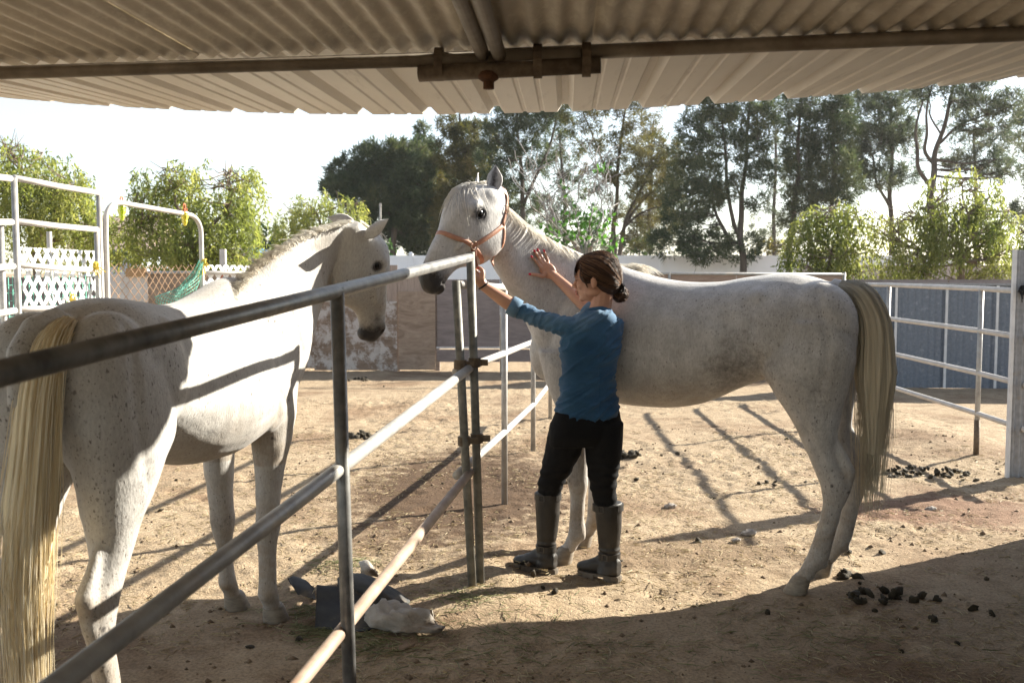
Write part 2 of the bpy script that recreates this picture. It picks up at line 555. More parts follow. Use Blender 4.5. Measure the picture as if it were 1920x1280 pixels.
def build_roof():
    t = thing('stable_roof', 'rusty corrugated metal roof with ribbed overhang above the horses', 'roof', (0, 2.9, 2.1))
    m, nt, b = new_mat('old_corrugated_zinc')
    v = objvec(nt, (1, .35, 1))
    f1 = noise(nt, 9, 6, .7, v); f2 = noise(nt, 32, 5, .7, v)
    col = ramp(nt, f1, [(.3, (.40, .345, .255)), (.55, (.52, .45, .345)), (.7, (.62, .55, .435))])
    spots = ramp(nt, f2, [(.52, (0, 0, 0)), (.6, (1, 1, 1))])
    col = mixc(nt, math_(nt, 'MULTIPLY', spots, .5), col, (.66, .60, .48))
    rust = ramp(nt, noise(nt, 3.2, 6, .7, v), [(.58, (0, 0, 0)), (.75, (1, 1, 1))])
    col = mixc(nt, math_(nt, 'MULTIPLY', rust, .7), col, (.27, .19, .11))
    nt.links.new(col, b.inputs['Base Color'])
    b.inputs['Roughness'].default_value = .62; b.inputs['Metallic'].default_value = .15
    bump(nt, b, f2, .12, .004)
    mr, nt, b = new_mat('ribbed_roof_panel')
    v = objvec(nt, (1, .3, 1))
    f1 = noise(nt, 5, 6, .65, v)
    col = ramp(nt, f1, [(.3, (.72, .665, .575)), (.7, (.80, .745, .655))])
    grime_shade = ramp(nt, noise(nt, 17, 6, .75, objvec(nt, (1, .12, 1))), [(.55, (0, 0, 0)), (.78, (1, 1, 1))])
    col = mixc(nt, math_(nt, 'MULTIPLY', grime_shade, .5), col, (.30, .24, .18))
    nt.links.new(col, b.inputs['Base Color'])
    b.inputs['Roughness'].default_value = .5
    # corrugated inner sheets (two in view on each side of the seams)
    P = .0678
    a = -4.1
    k = 0
    widths = [.61, .56, .63, .6, .66, .6, .58, .68, .61, .6, .62, .6, .6]
    for w in widths:
        n = round(w / P)
        w2 = n * P
        sheet(corrug_profile(w2 + P * .9, P, .0085, 10), a, -5.4, .06, .033 + (k % 2) * .0035, 2, tilt=(.0008 if k % 2 else -.0012)).obj('corrugated_sheet', m, t, smooth=True)
        a += w2; k += 1
    # ribbed outer panels
    a = -4.12
    for k in range(9):
        sheet(rib_profile(.915), a, -.16, 1.55 + (.015 if k % 3 == 0 else 0), .047 + (k % 2) * .002, 6).obj('ribbed_panel', mr, t)
        a += .915
    # pipes
    def pipe(name, pts, r, mat, label=None):
        mb = MB(); mb.tube(pts, r, 14)
        o = mb.obj(name, mat, t, smooth=True)
        if label: o['label'] = label
        return o
    B = lambda a_, b_=0, h=0: BEAM0 + E1 * a_ + E2 * b_ + Vector((0, 0, h))
    pipe('roof_beam', [B(-4.2, 0, -.010), B(-2, 0, -.006), B(.20, 0, -.008)], .0205, M['beam'])
    pipe('roof_beam', [B(-.05, .012, .0), B(1.2, .012, .012), B(3.6, .012, .045)], .0205, M['beam'])
    pipe('splice_sleeve', [B(-.275, -.006, -.048), B(.255, -.006, -.038)], .024, M['clamp'], 'short dark pipe clamped under the beam joint')
    for a_ in (-.215, .075, .215):
        mb = MB()
        pts = []
        for i in range(17):
            th = 2 * math.pi * i / 16
            pts.append(B(a_, -.003 + .034 * math.cos(th), -.022 + .046 * math.sin(th)))
        for i in range(16):
            p0, p1 = pts[i], pts[i + 1]
            e = E1 * .0125
            o_ = (p0 - B(a_, -.003, -.022)).normalized() * .003
            o1 = (p1 - B(a_, -.003, -.022)).normalized() * .003
            mb.add([p0 - e, p0 + e, p1 + e, p1 - e, p0 - e + o_, p0 + e + o_, p1 + e + o1, p1 - e + o1], [(0, 1, 2, 3), (7, 6, 5, 4), (0, 3, 7, 4), (1, 5, 6, 2)])
        mb.obj('strap_clamp', M['clamp'], t)
    mb = MB(); mb.tube([B(-.068, -.01, -.045), B(-.068, -.01, -.098)], .0165, 10)
    mb.ellipsoid(B(-.068, -.012, -.062), [(.032, 0, 0), (0, .027, 0), (0, 0, .02)], 10, 6)
    o = mb.obj('pipe_stub', M['rust'], t, smooth=True); o['label'] = 'rusted stub welded under the splice'
    pipe('rafter_pipe', [B(-.085, .0, .0) , B(-.085, -5.2, .0)], .0205, M['beam'])
    pipe('rafter_pipe', [B(-.036, -.015, -.004), B(-.036, -5.2, -.004)], .0205, M['beam'])
    pipe('rafter_pipe', [B(2.55, -.02, -.01), B(2.55, -5.2, -.01)], .0205, M['beam'])
    return t

# ------------------------------------------------------------------ corrugated side wall of the stall, beyond the right edge
def corrug_wall(name, p0, p1, z0, z1, period, amp, mat, parent, pieces=1, thick=.0012):
    p0 = Vector(p0); p1 = Vector(p1)
    d = (p1 - p0); L = d.length; d.normalize(); n = Vector((-d.y, d.x, 0))
    out = []
    for k in range(pieces):
        l0 = L * k / pieces; l1 = L * (k + 1) / pieces
        cnt = max(4, int((l1 - l0) / period * 8))
        vs_ = []; fs = []
        off = (k % 2) * .004
        for s_ in (0, 1):
            for i in range(cnt + 1):
                l = l0 + (l1 - l0 + .012) * i / cnt
                q = p0 + d * l + n * (amp * math.cos(2 * math.pi * l / period) + s_ * thick + off)
                vs_.append(Vector((q.x, q.y, z0))); vs_.append(Vector((q.x, q.y, z1)))
        m2 = 2 * (cnt + 1)
        for i in range(cnt):
            a = 2 * i
            fs.append((a, a + 2, a + 3, a + 1))
            fs.append((m2 + a, m2 + a + 1, m2 + a + 3, m2 + a + 2))
            fs.append((a + 1, a + 3, m2 + a + 3, m2 + a + 1))
            fs.append((a, m2 + a, m2 + a + 2, a + 2))
        fs.append((0, 1, m2 + 1, m2)); e = 2 * cnt
        fs.append((e, m2 + e, m2 + e + 1, e + 1))
        mb = MB(); mb.add(vs_, fs)
        out.append(mb.obj(name, mat, parent))
    return out

M['zinc'] = simple_mat('zinc_sheet', (.19, .195, .205), (.26, .265, .28), rough=.5, metal=.25, scale=26, dirt=(.25, .21, .17), dirt_lo=.6, dirt_hi=.8, bmp=.08)
M['blue_sheet'] = simple_mat('blue_grey_sheet', (.11, .132, .165), (.15, .175, .212), rough=.5, metal=.1, scale=30, dirt=(.24, .26, .29), dirt_lo=.58, dirt_hi=.72, bmp=.05)
M['pale_strip'] = simple_mat('pale_strip', (.5, .5, .5), (.6, .6, .6), rough=.6, scale=10)

def build_side_wall():
    t = thing('stall_wall', 'corrugated metal side wall closing the right end of the stall', 'wall', (3.2, 2.4, 0))
    corrug_wall('corrugated_sheet', (3.22, -2.5, 0), (3.22, 5.74, 0), 0, 2.36, .0678, .009, M['zinc'], t, 9)
    mb = MB(); mb.tube([(3.24, 5.76, 0), (3.24, 5.76, 2.58)], .03, 10); mb.obj('post', M['pipe'], t, smooth=True)
    mb = MB(); mb.beam((3.26, -2.5, 2.42), (3.26, 5.76, 2.42), .05, .12); mb.obj('top_rail', M['beam'], t)

# ------------------------------------------------------------------ pipe fences
def rail_panel(name, label, posts, rails, mat, r=.021, rmat=None, cat='fence', group=None, caps=True):
    """posts: list of (bottom, top, material); rails: list of (point list, material)"""
    base = Vector(posts[0][0]) if posts else Vector(rails[0][0][0]); base.z = 0
    t = thing(name, label, cat, base, group)
    for p in posts:
        mb = MB(); mb.tube(p[:2] if len(p) < 4 else [p[0], *p[3], p[1]], r * .98, 14)
        mb.obj('post', p[2] if len(p) > 2 and p[2] else mat, t, smooth=True)
    for q in rails:
        mb = MB(); mb.tube(q[0], r, 14)
        mb.obj('rail', q[1] if len(q) > 1 and q[1] else (rmat or mat), t, smooth=True)
    return t

def bolt_clamp(c, axis_, parent, r=.03):
    mb = MB()
    c = Vector(c)
    mb.tube([c - Vector((0, 0, .022)), c + Vector((0, 0, .022))], r, 12)
    mb.beam(c + Vector((r * .8, 0, 0)), c + Vector((r + .035, 0, 0)), .012, .03)
    return mb.obj('clamp', M['clamp'], parent, smooth=False)

def build_fences():
    # near panel: runs from beside the camera to the post in the middle
    ft = lambda d, z: Vector((-.2 - .17 * (4.72 - d), d, z))
    def nr(z_far, d0, slope): return [ft(4.715, z_far), ft((4.715 + d0) / 2, z_far - slope * (4.715 - d0) / 2 - .004), ft(d0, z_far - slope * (4.715 - d0))]
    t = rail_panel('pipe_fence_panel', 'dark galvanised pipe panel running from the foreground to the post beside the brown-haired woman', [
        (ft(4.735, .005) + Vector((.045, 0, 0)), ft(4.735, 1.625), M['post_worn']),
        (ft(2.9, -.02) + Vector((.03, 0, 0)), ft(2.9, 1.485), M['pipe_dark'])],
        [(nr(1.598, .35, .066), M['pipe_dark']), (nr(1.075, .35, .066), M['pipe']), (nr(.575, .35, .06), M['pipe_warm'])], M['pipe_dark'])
    p2 = Vector((-.265, 4.70, 0))
    bolt_clamp(ft(4.735, 1.10) + Vector((.018, 0, 0)), 0, t)
    bolt_clamp(ft(4.735, .735) + Vector((.028, 0, 0)), 0, t)
    # far panel continuing behind it
    gt = lambda d, z: Vector((-.262 + .118 * (d - 4.7), d, z))
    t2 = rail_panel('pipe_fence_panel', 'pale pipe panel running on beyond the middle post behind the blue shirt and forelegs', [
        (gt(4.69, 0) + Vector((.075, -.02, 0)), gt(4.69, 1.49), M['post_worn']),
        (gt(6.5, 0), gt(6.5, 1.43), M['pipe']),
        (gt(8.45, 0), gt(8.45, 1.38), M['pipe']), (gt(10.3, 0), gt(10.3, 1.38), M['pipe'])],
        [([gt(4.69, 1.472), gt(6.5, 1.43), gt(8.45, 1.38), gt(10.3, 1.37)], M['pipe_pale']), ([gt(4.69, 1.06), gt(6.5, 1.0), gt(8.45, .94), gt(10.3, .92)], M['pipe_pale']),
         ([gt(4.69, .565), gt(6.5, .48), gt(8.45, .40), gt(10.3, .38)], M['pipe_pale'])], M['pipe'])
    bolt_clamp(gt(4.69, 1.095) + Vector((.018, 0, 0)), 0, t2)
    bolt_clamp(gt(4.69, .73) + Vector((.035, 0, 0)), 0, t2)
    # right-hand panel
    xr = lambda d: 3.79 + .013 * (d - 8)
    rr = lambda z0, z1: [Vector((xr(7.0) - .02, 6.9, z0)), Vector((xr(8.05), 8.05, (z0 + z1) / 2 + .004)), Vector((xr(10.1), 10.1, z1)), Vector((xr(12.1) + .02, 12.1, z1 - .01))]
    M['pipe_rusty_foot'] = M['pipe']
    t3 = rail_panel('pipe_fence_panel', 'pale four-rail pipe panel before the blue-grey sheet wall', [
        (Vector((xr(8.05), 8.05, 0)), Vector((xr(8.05), 8.05, 1.39)), M['pipe']),
        (Vector((xr(10.1), 10.1, 0)), Vector((xr(10.1), 10.1, 1.39)), M['pipe'])],
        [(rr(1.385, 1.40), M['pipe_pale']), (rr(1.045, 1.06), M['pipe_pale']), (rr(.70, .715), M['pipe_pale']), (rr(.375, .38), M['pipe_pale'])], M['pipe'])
    # rust on the bottom of its nearer post
    mb = MB(); mb.tube([(xr(8.05), 8.05, 0), (xr(8.05), 8.05, .33)], .0225, 12)
    o = mb.obj('rusted_foot', M['clamp'], t3, smooth=True)
    # column of sheet metal at the right edge
    t4 = thing('sheet_metal_column', 'tall grey corrugated sheet column at the right end of the pipe panel', 'column', (3.8, 7.3, 0))
    corrug_wall('corrugated_sheet', (3.66, 7.26, 0), (4.06, 7.30, 0), -.02, 1.69, .05, .006, M['zinc'], t4, 1)
    mb = MB(); mb.beam((3.655, 7.265, -.02), (3.655, 7.265, 1.692), .022, .03, (0, 1, 0)); mb.obj('edge_trim', M['pale_strip'], t4)
    mb = MB(); mb.tube([(3.86, 7.36, -.02), (3.86, 7.36, 1.66)], .03, 10); mb.obj('post', M['pipe'], t4, smooth=True)
    # black twine at the junction
    mt = simple_mat('black_twine', (.012, .012, .012), rough=.8)
    mb = MB(); r = random.Random(5); c = Vector((3.715, 7.225, 1.40))
    for i in range(16):
        a = r.uniform(0, 6.28); L = r.uniform(.04, .09)
        d = Vector((math.cos(a) * .8, -.5, math.sin(a)))
        pts = [c + Vector((r.uniform(-.03, .03), 0, r.uniform(-.03, .03))), None, None]
        pts[1] = pts[0] + d * L * .6; pts[2] = pts[1] + Vector((d.x * L * .5, -.01, -L * .4))
        mb.tube(pts, .004, 5)
    for i in range(3):
        mb.tube([c + Vector((-.02 + i * .012, .03 * math.cos(q), .032 * math.sin(q))) for q in np.linspace(0, 6.28, 12)], .005, 5)
    tag(mb.obj('black_twine', mt), 'frayed black twine tying the top rail to the sheet column', 'twine')

    # left-hand tall panel
    lt = lambda d, z: Vector((-3.47 + .03 * (d - 7), d, z))
    P7, P8 = 7.0, 8.33
    zs = [2.185, 1.88, 1.545, 1.24, .93, .6, .28]
    zn = [2.185, 1.885, 1.58, 1.272, .965, .62, .29]
    def lrail(i): return [lt(5.9, zn[i] - .04), lt(P7, zn[i]), lt(7.6, (zn[i] + zs[i]) / 2 - .008), lt(P8, zs[i])]
    t5 = rail_panel('pipe_fence_panel', 'tall pale pipe panel at the left edge with white lattice behind', [
        (lt(P7, 0), lt(P7, 2.185), M['pipe']), (lt(P8, 0), lt(P8, 2.2), M['pipe']), (lt(P8 - .06, 0), lt(P8 - .06, 1.88), M['pipe'])],
        [([lt(P7, zn[i]), lt(7.6, (zn[i] + zs[i]) / 2 - .004), lt(P8 - (0 if i == 0 else .05), zs[i])], M['pipe_pale']) for i in range(6)], M['pipe'], r=.0225)
    t5b = rail_panel('pipe_fence_panel', 'pale pipe panel cut off by the left edge of the picture', [
        (lt(6.86, 0) + Vector((-.03, 0, 0)), lt(6.86, 1.86) + Vector((-.03, 0, 0)), M['pipe'])],
        [([lt(5.4, zn[i] - .06 - .03 * (i > 0)), lt(6.95, zn[i] - .01)], M['pipe_pale']) for i in range(5)], M['pipe'], r=.0225)
    # gate bow
    g0 = Vector((-3.398, 8.37, 0)); g1 = Vector((-3.02, 9.72, 0))
    gd = (g1 - g0); gl = gd.length; gd.normalize()
    bow = [g0 + Vector((0, 0, z)) for z in (0, 1.0, 1.85)]
    rad = .2
    for k in range(1, 7):
        a = math.pi / 2 * k / 6
        bow.append(g0 + gd * (rad * (1 - math.cos(a))) + Vector((0, 0, 1.95 + rad * math.sin(a) * .85)))
    for k in range(0, 7):
        a = math.pi / 2 * (1 - k / 6)
        bow.append(g0 + gd * (gl - rad * (1 - math.cos(a))) + Vector((0, 0, 1.905 + rad * math.sin(a) * .85 - .0)))
    bow += [g1 + Vector((0, 0, z)) for z in (1.8, 1.0, 0)]
    t6 = thing('gate_bow', 'arched pale pipe gate frame with two yellow traps hanging from it', 'gate frame', (g0.x, g0.y, 0))
    mb = MB(); mb.tube(bow, .0225, 14); mb.obj('bow_pipe', M['pipe_pale'], t6, smooth=True)
    # panel beyond the gate
    h0 = Vector((-2.99, 9.8, 0)); h1 = Vector((-2.55, 11.5, 0))
    hp = lambda k, z: h0.lerp(h1, k) + Vector((0, 0, z))
    t7 = rail_panel('pipe_fence_panel', 'pale pipe panel with lattice beyond the arched gate frame', [
        (hp(1, 0), hp(1, 1.62), M['pipe'])],
        [([hp(0, z), hp(1, z - .01)], M['pipe_pale']) for z in (1.525, 1.10, .7, .35)], M['pipe'])
    # pale post standing behind the lattice
    for (px, py, d, lab) in ((418, 467, 10.9, 'pale square post standing behind the right lattice'), (105, 434, 8.6, 'pale round post behind the left lattice')):
        p = W(px, py, d); mb = MB()
        if px > 200: mb.box((p.x, p.y, p.z / 2), (.06, .06, p.z))
        else: mb.tube([(p.x - .06, p.y, 0), (p.x - .06, p.y, p.z)], .022, 12)
        tag(mb.obj('fence_post', M['pipe_pale']), lab, 'post')

# ------------------------------------------------------------------ lattice
M['lattice'] = simple_mat('white_lattice', (.74, .74, .73), (.8, .8, .79), rough=.5, scale=6)
def clip_poly(poly, lo_x, hi_x, lo_y, hi_y):
    def cut(P, f):
        out = []
        for i in range(len(P)):
            a, b = P[i], P[(i + 1) % len(P)]
            fa, fb = f(a), f(b)
            if fa >= 0: out.append(a)
            if (fa >= 0) != (fb >= 0):
                t = fa / (fa - fb); out.append((a[0] + (b[0] - a[0]) * t, a[1] + (b[1] - a[1]) * t))
        return out
    for f in (lambda q: q[0] - lo_x, lambda q: hi_x - q[0], lambda q: q[1] - lo_y, lambda q: hi_y - q[1]):
        poly = cut(poly, f)
        if len(poly) < 3: return []
    return poly

def lattice(p0, p1, z0, z1, label, step=.146, width=.035, seed=0):
    p0 = Vector(p0); p1 = Vector(p1)
    d = p1 - p0; L = d.length; d.normalize(); n = Vector((d.y, -d.x, 0))
    t = thing('lattice_panel', label, 'lattice', (p0.x, p0.y, z0), 'white lattice panels on the pipe fence')
    Hh = z1 - z0
    s2 = math.sqrt(.5)
    for sgn in (1, -1):
        k = -Hh if sgn > 0 else 0
        c = k + (seed * .037) % step
        hi = L if sgn > 0 else L + Hh
        while c < hi:
            # slat centre line: x = c + sgn*y
            hw = width / 2 / s2
            poly = [(c - hw, 0), (c + hw, 0), (c + sgn * Hh + hw, Hh), (c + sgn * Hh - hw, Hh)]
            poly = clip_poly(poly, 0, L, 0, Hh)
            if len(poly) >= 3:
                off = .0035 * sgn
                vs_ = [p0 + d * q[0] + Vector((0, 0, z0 + q[1])) + n * (off - .003) for q in poly]
                vs_ += [v + n * .006 for v in vs_]
                m = len(poly)
                fs = [tuple(reversed(range(m))), tuple(range(m, 2 * m))] + [(i, (i + 1) % m, m + (i + 1) % m, m + i) for i in range(m)]
                mb = MB(); mb.add(vs_, fs); mb.obj('slat', M['lattice'], t)
            c += step
    return t

def build_left_pen():
    lattice((-3.55, 7.18, 0), (-3.55, 8.52, 0), 1.50, 1.71, 'upper white lattice strip on the left pipe panel', seed=1)
    lattice((-3.53, 7.2, 0), (-3.51, 8.54, 0), 1.06, 1.50, 'middle white lattice on the left pipe panel', seed=2)
    lattice((-3.55, 7.2, 0), (-3.53, 8.2, 0), .42, .98, 'low white lattice just above the grey horse rump', seed=3)
    lattice((-3.62, 5.6, 0), (-3.60, 6.95, 0), .8, 1.66, 'white lattice cut off by the left edge of the picture', seed=4)
    lattice((-3.03, 9.86, 0), (-2.80, 10.75, 0), .62, 1.60, 'white lattice right of the arched gate frame', seed=2)
    lattice((-2.79, 10.8, 0), (-2.50, 11.9, 0), .62, 1.585, 'white lattice behind the mane of the left horse', seed=5)
    # rusty chain-link between
    t = thing('chain_link_fence', 'rusty sagging chain-link behind the arched gate frame', 'chain-link fence', (-3.55, 9.2, 0))
    mw = simple_mat('rusty_wire', (.42, .25, .15), (.5, .33, .2), rough=.6, scale=30)
    A = Vector((-3.72, 9.2, 0)); B = Vector((-3.12, 10.3, 0)); d = (B - A); L = d.length; d.normalize()
    mb = MB(); st = .085; Ht = 1.0; z0 = .62
    for sgn in (1, -1):
        c = -1.2
        while c < L + 1.2:
            pts = []
            for i in range(13):
                y = Ht * i / 12; x = c + sgn * y * .8
                if 0 <= x <= L:
                    sag = -.03 * math.sin(math.pi * x / L) * (y / Ht)
                    pts.append(A + d * x + Vector((.012 * math.sin(9 * x + y * 5), 0, z0 + y + sag + (0.02 * math.sin(37 * c) if i == 12 else 0))))
            if len(pts) > 1: mb.tube(pts, .0042, 4, cap=False)
            c += st
    o = mb.obj('wire_mesh', mw, t); o['kind'] = 'stuff'
    mb = MB(); mb.tube([A + Vector((-.02, 0, 0)), A + Vector((-.02, 0, 1.5))], .02, 10); mb.obj('post', M['pipe'], t, smooth=True)
    # green netting hanging from the gate post
    mg = simple_mat('green_netting', (.10, .36, .27), (.22, .48, .38), rough=.7, scale=10)
    mb = MB()
    a0 = W(378, 490, 9.62); b0 = W(300, 568, 9.55)
    nU, nV = 16, 9
    P = []
    for i in range(nU + 1):
        u = i / nU
        c = a0.lerp(b0, u) + Vector((0, 0, -.05 * math.sin(math.pi * u)))
        w = .035 + .30 * u ** 1.1
        row = []
        for j in range(nV + 1):
            v_ = j / nV - .15
            row.append(c + Vector((.45 * w * v_, .08 * math.sin(v_ * 7 + u * 5) , -w * 1.15 * v_)) + Vector((0, .03 * math.sin(u * 12), 0)))
        P.append(row)
    for i in range(nU + 1):
        for j in range(nV + 1):
            if i + 1 <= nU and j + 1 <= nV: mb.tube([P[i][j], P[i + 1][j + 1]], .0035, 3, cap=False)
            if i + 1 <= nU and j - 1 >= 0: mb.tube([P[i][j], P[i + 1][j - 1]], .0035, 3, cap=False)
    mb.tube([P[i][0] for i in range(nU + 1)], .006, 4); mb.tube([P[i][nV] for i in range(nU + 1)], .005, 4)
    tag(mb.obj('green_netting', mg), 'green netting slung down from the gate post', 'netting')
    # green nylon mesh behind the lattice on the far left
    for (p0, p1, z0_, z1_, lab) in (((-3.85, 7.3), (-3.78, 9.0), .35, 1.5, 'green mesh screen behind the left lattice'), ((-3.9, 5.8), (-3.85, 7.0), .45, 1.22, 'green mesh scrap by the left edge of the picture')):
        mb = MB(); p0 = Vector((*p0, 0)); p1 = Vector((*p1, 0)); d = p1 - p0; L = d.length; d.normalize()
        for k in range(int(L / .06)):
            mb.beam(p0 + d * (k * .06) + Vector((0, 0, z0_)), p0 + d * (k * .06) + Vector((0, 0, z1_)), .010, .003, (1, 0, 0))
        for k in range(int((z1_ - z0_) / .06)):
            mb.beam(p0 + Vector((.004, 0, z0_ + k * .06)), p1 + Vector((.004, 0, z0_ + k * .06)), .010, .003)
        tag(mb.obj('green_mesh', mg), lab, 'netting')
    # yellow and orange fly traps
    my, nt, b = new_mat('yellow_plastic'); b.inputs['Base Color'].default_value = (.72, .62, .02, 1); b.inputs['Roughness'].default_value = .25
    b.inputs['Transmission Weight'].default_value = .35
    mlime, nt, b = new_mat('lime_plastic'); b.inputs['Base Color'].default_value = (.55, .68, .02, 1); b.inputs['Roughness'].default_value = .25
    b.inputs['Transmission Weight'].default_value = .35
    mo = simple_mat('orange_twine', (.55, .16, .07), (.62, .24, .12), rough=.8)
    for (px, py, d, mat, lab) in ((228, 385, 8.62, mlime, 'lime yellow fly trap hanging at the left end of the gate arch'), (346, 397, 9.45, my, 'golden yellow fly trap hanging at the right end of the gate arch')):
        p = W(px, py, d)
        t = thing('fly_trap', lab, 'fly trap', p, 'fly traps hanging from the gate arch')
        mb = MB()
        prof = [(0, .028), (-.012, .034), (-.03, .03), (-.032, .04), (-.055, .037), (-.085, .024), (-.088, .03), (-.10, .026), (-.13, .013), (-.134, .002)]
        mb.loft([[p + Vector((r_ * math.cos(2 * math.pi * i / 8), r_ * math.sin(2 * math.pi * i / 8), z)) for i in range(8)] for z, r_ in prof])
        mb.obj('trap_body', mat, t)
        mb = MB()
        for q in range(4):
            mb.tube([p + Vector((.02 * math.cos(q * 1.6), .02 * math.sin(q * 1.6), 0)), p + Vector((.024 * math.cos(q * 2), .01, .03)), p + Vector((0, 0, .03))], .004, 5)
        mb.tube([p + Vector((0, .028 * math.cos(a), .048 + .028 * math.sin(a))) for a in np.linspace(0, 6.28, 12)], .006, 5)
        mb.obj('twine_tie', mo, t)
    # twine ties
    mty = simple_mat('yellow_twine', (.55, .40, .05), (.66, .5, .08), rough=.8)
    def tie(p, mat, lab, s=1.0, seed=0):
        r = random.Random(seed); mb = MB()
        for i in range(3):
            mb.tube([p + Vector((r.uniform(-.01, .01) + .01 * i, .03 * math.cos(a), .03 * math.sin(a))) for a in np.linspace(0, 6.28, 12)], .006 * s, 5)
        for i in range(6):
            a = r.uniform(-2.8, -.3); L = r.uniform(.05, .12) * s
            mb.tube([p + Vector((0, -.03, -.01)), p + Vector((math.cos(a) * L * .6, -.05, math.sin(a) * L * .5)), p + Vector((math.cos(a) * L, -.04, math.sin(a) * L - .02))], .005 * s, 4)
        tag(mb.obj('twine_tie', mat), lab, 'twine', 'twine ties on the left pens')
    tie(W(178, 498, 8.2), mty, 'yellow twine bow on the middle rail of the left panel', 1.0, 1)
    tie(W(134, 558, 7.85), mty, 'yellow twine tied to the lower rail above the horse rump', .8, 2)
    tie(W(381, 492, 9.7), mty, 'yellow twine wound round the right post of the gate arch', 1.3, 3)
    tie(W(421, 514, 10.4), mo, 'orange twine on the rail between the two lattices', 1, 5)
    tie(W(407, 578, 10.3), mo, 'orange twine low on the right-hand lattice', 1.2, 6)
    # white bucket with orange twine beside the gate
    t = thing('feed_bucket', 'white bucket wrapped with orange twine beside the gate post', 'bucket', (W(352, 580, 9.5).x, 9.5, .8))
    p = W(352, 590, 9.5); mb = MB()
    mb.loft([[p + Vector((r_ * math.cos(a), r_ * math.sin(a), z)) for a in np.linspace(0, 2 * math.pi, 17)[:-1]] for z, r_ in ((-.25, .11), (.05, .14), (.055, .15), (.08, .15), (.08, .135), (-.2, .10))])
    mb.obj('bucket_body', M['lattice'], t, smooth=True)
    mb = MB()
    for i in range(9):
        a = _r.uniform(0, 6.28)
        mb.tube([p + Vector((.15 * math.cos(a), -.15, .06 + .02 * math.sin(a * 3))), p + Vector((.12 * math.cos(a + 1), -.17, -.05)), p + Vector((.1 * math.cos(a + 2), -.15, -.16))], .008, 4)
    mb.obj('orange_twine', mo, t)
    # block it stands on (post base) so that it does not hang in the air
    mb = MB(); mb.box((p.x, p.y + .02, (p.z - .25) / 2), (.24, .2, p.z - .25)); tag(mb.obj('feed_stand', M['wood_grey']), 'grey wooden stand under the white bucket', 'stand')

# ------------------------------------------------------------------ wooden back fence
def wood_mat(name, c1, c2, c3, scale=(1.0, 1, 14), grain_rot=(0, 0, 0), paint=None, rough=.8):
    m, nt, b = new_mat(name)
    v = objvec(nt, scale, grain_rot)
    f = noise(nt, 2.2, 6, .6, v, 1.6)
    f2 = noise(nt, 12, 6, .7, v, .3)
    col = ramp(nt, f, [(.3, c1), (.5, c2), (.7, c3)])
    col = mixc(nt, math_(nt, 'MULTIPLY', ramp(nt, f2, [(.45, (0, 0, 0)), (.7, (1, 1, 1))]), .5), col, c1)
    if paint:
        pv = objvec(nt, (1, 1, 1))
        k = ramp(nt, noise(nt, 3.6, 10, .78, pv, .2), [(.47, (0, 0, 0)), (.56, (.85, .85, .85))])
        col = mixc(nt, k, col, paint)
    nt.links.new(col, b.inputs['Base Color']); b.inputs['Roughness'].default_value = rough
    b.inputs['Specular IOR Level'].default_value = .2
    bump(nt, b, f2, .3, .006)
    return m

M['wood_grey'] = wood_mat('weathered_wood', (.19, .15, .125), (.27, .22, .19), (.33, .275, .235))
M['ply'] = wood_mat('weathered_plywood', (.20, .145, .105), (.31, .235, .175), (.37, .29, .22), (1, 1, 3.2))
M['ply_v'] = wood_mat('grooved_plywood', (.20, .15, .12), (.33, .26, .215), (.38, .31, .26), (15, 1, .8))
M['ply_dark'] = wood_mat('dark_stained_plywood', (.17, .14, .13), (.225, .19, .18), (.265, .225, .21), (1, 1, 6))
M['ply_paint'] = wood_mat('peeling_paint_plywood', (.15, .105, .075), (.23, .17, .125), (.28, .21, .16), (1, 1, 6), paint=(.52, .49, .46))
M['ply_white'] = wood_mat('pale_painted_plywood', (.5, .45, .4), (.58, .53, .48), (.62, .57, .52), (1, 1, 4), paint=(.63, .60, .56))
M['planks'] = wood_mat('stained_planks', (.21, .145, .11), (.30, .215, .165), (.36, .265, .205), (1, 1, 14))

def board(parent, name, px0, px1, py0, py1, d, mat, thick=.018, label=None, tilt=0):
    a = W(px0, py0, d); b_ = W(px1, py0, d); z1 = a.z; z0 = W(px0, py1, d).z
    mb = MB(); c = Vector(((a.x + b_.x) / 2, d, (z0 + z1) / 2))
    mb.box(c, (b_.x - a.x, thick, z1 - z0), Matrix.Rotation(R(tilt), 3, 'Y'))
    o = mb.obj(name, mat, parent)
    if label: o['label'] = label
    return o

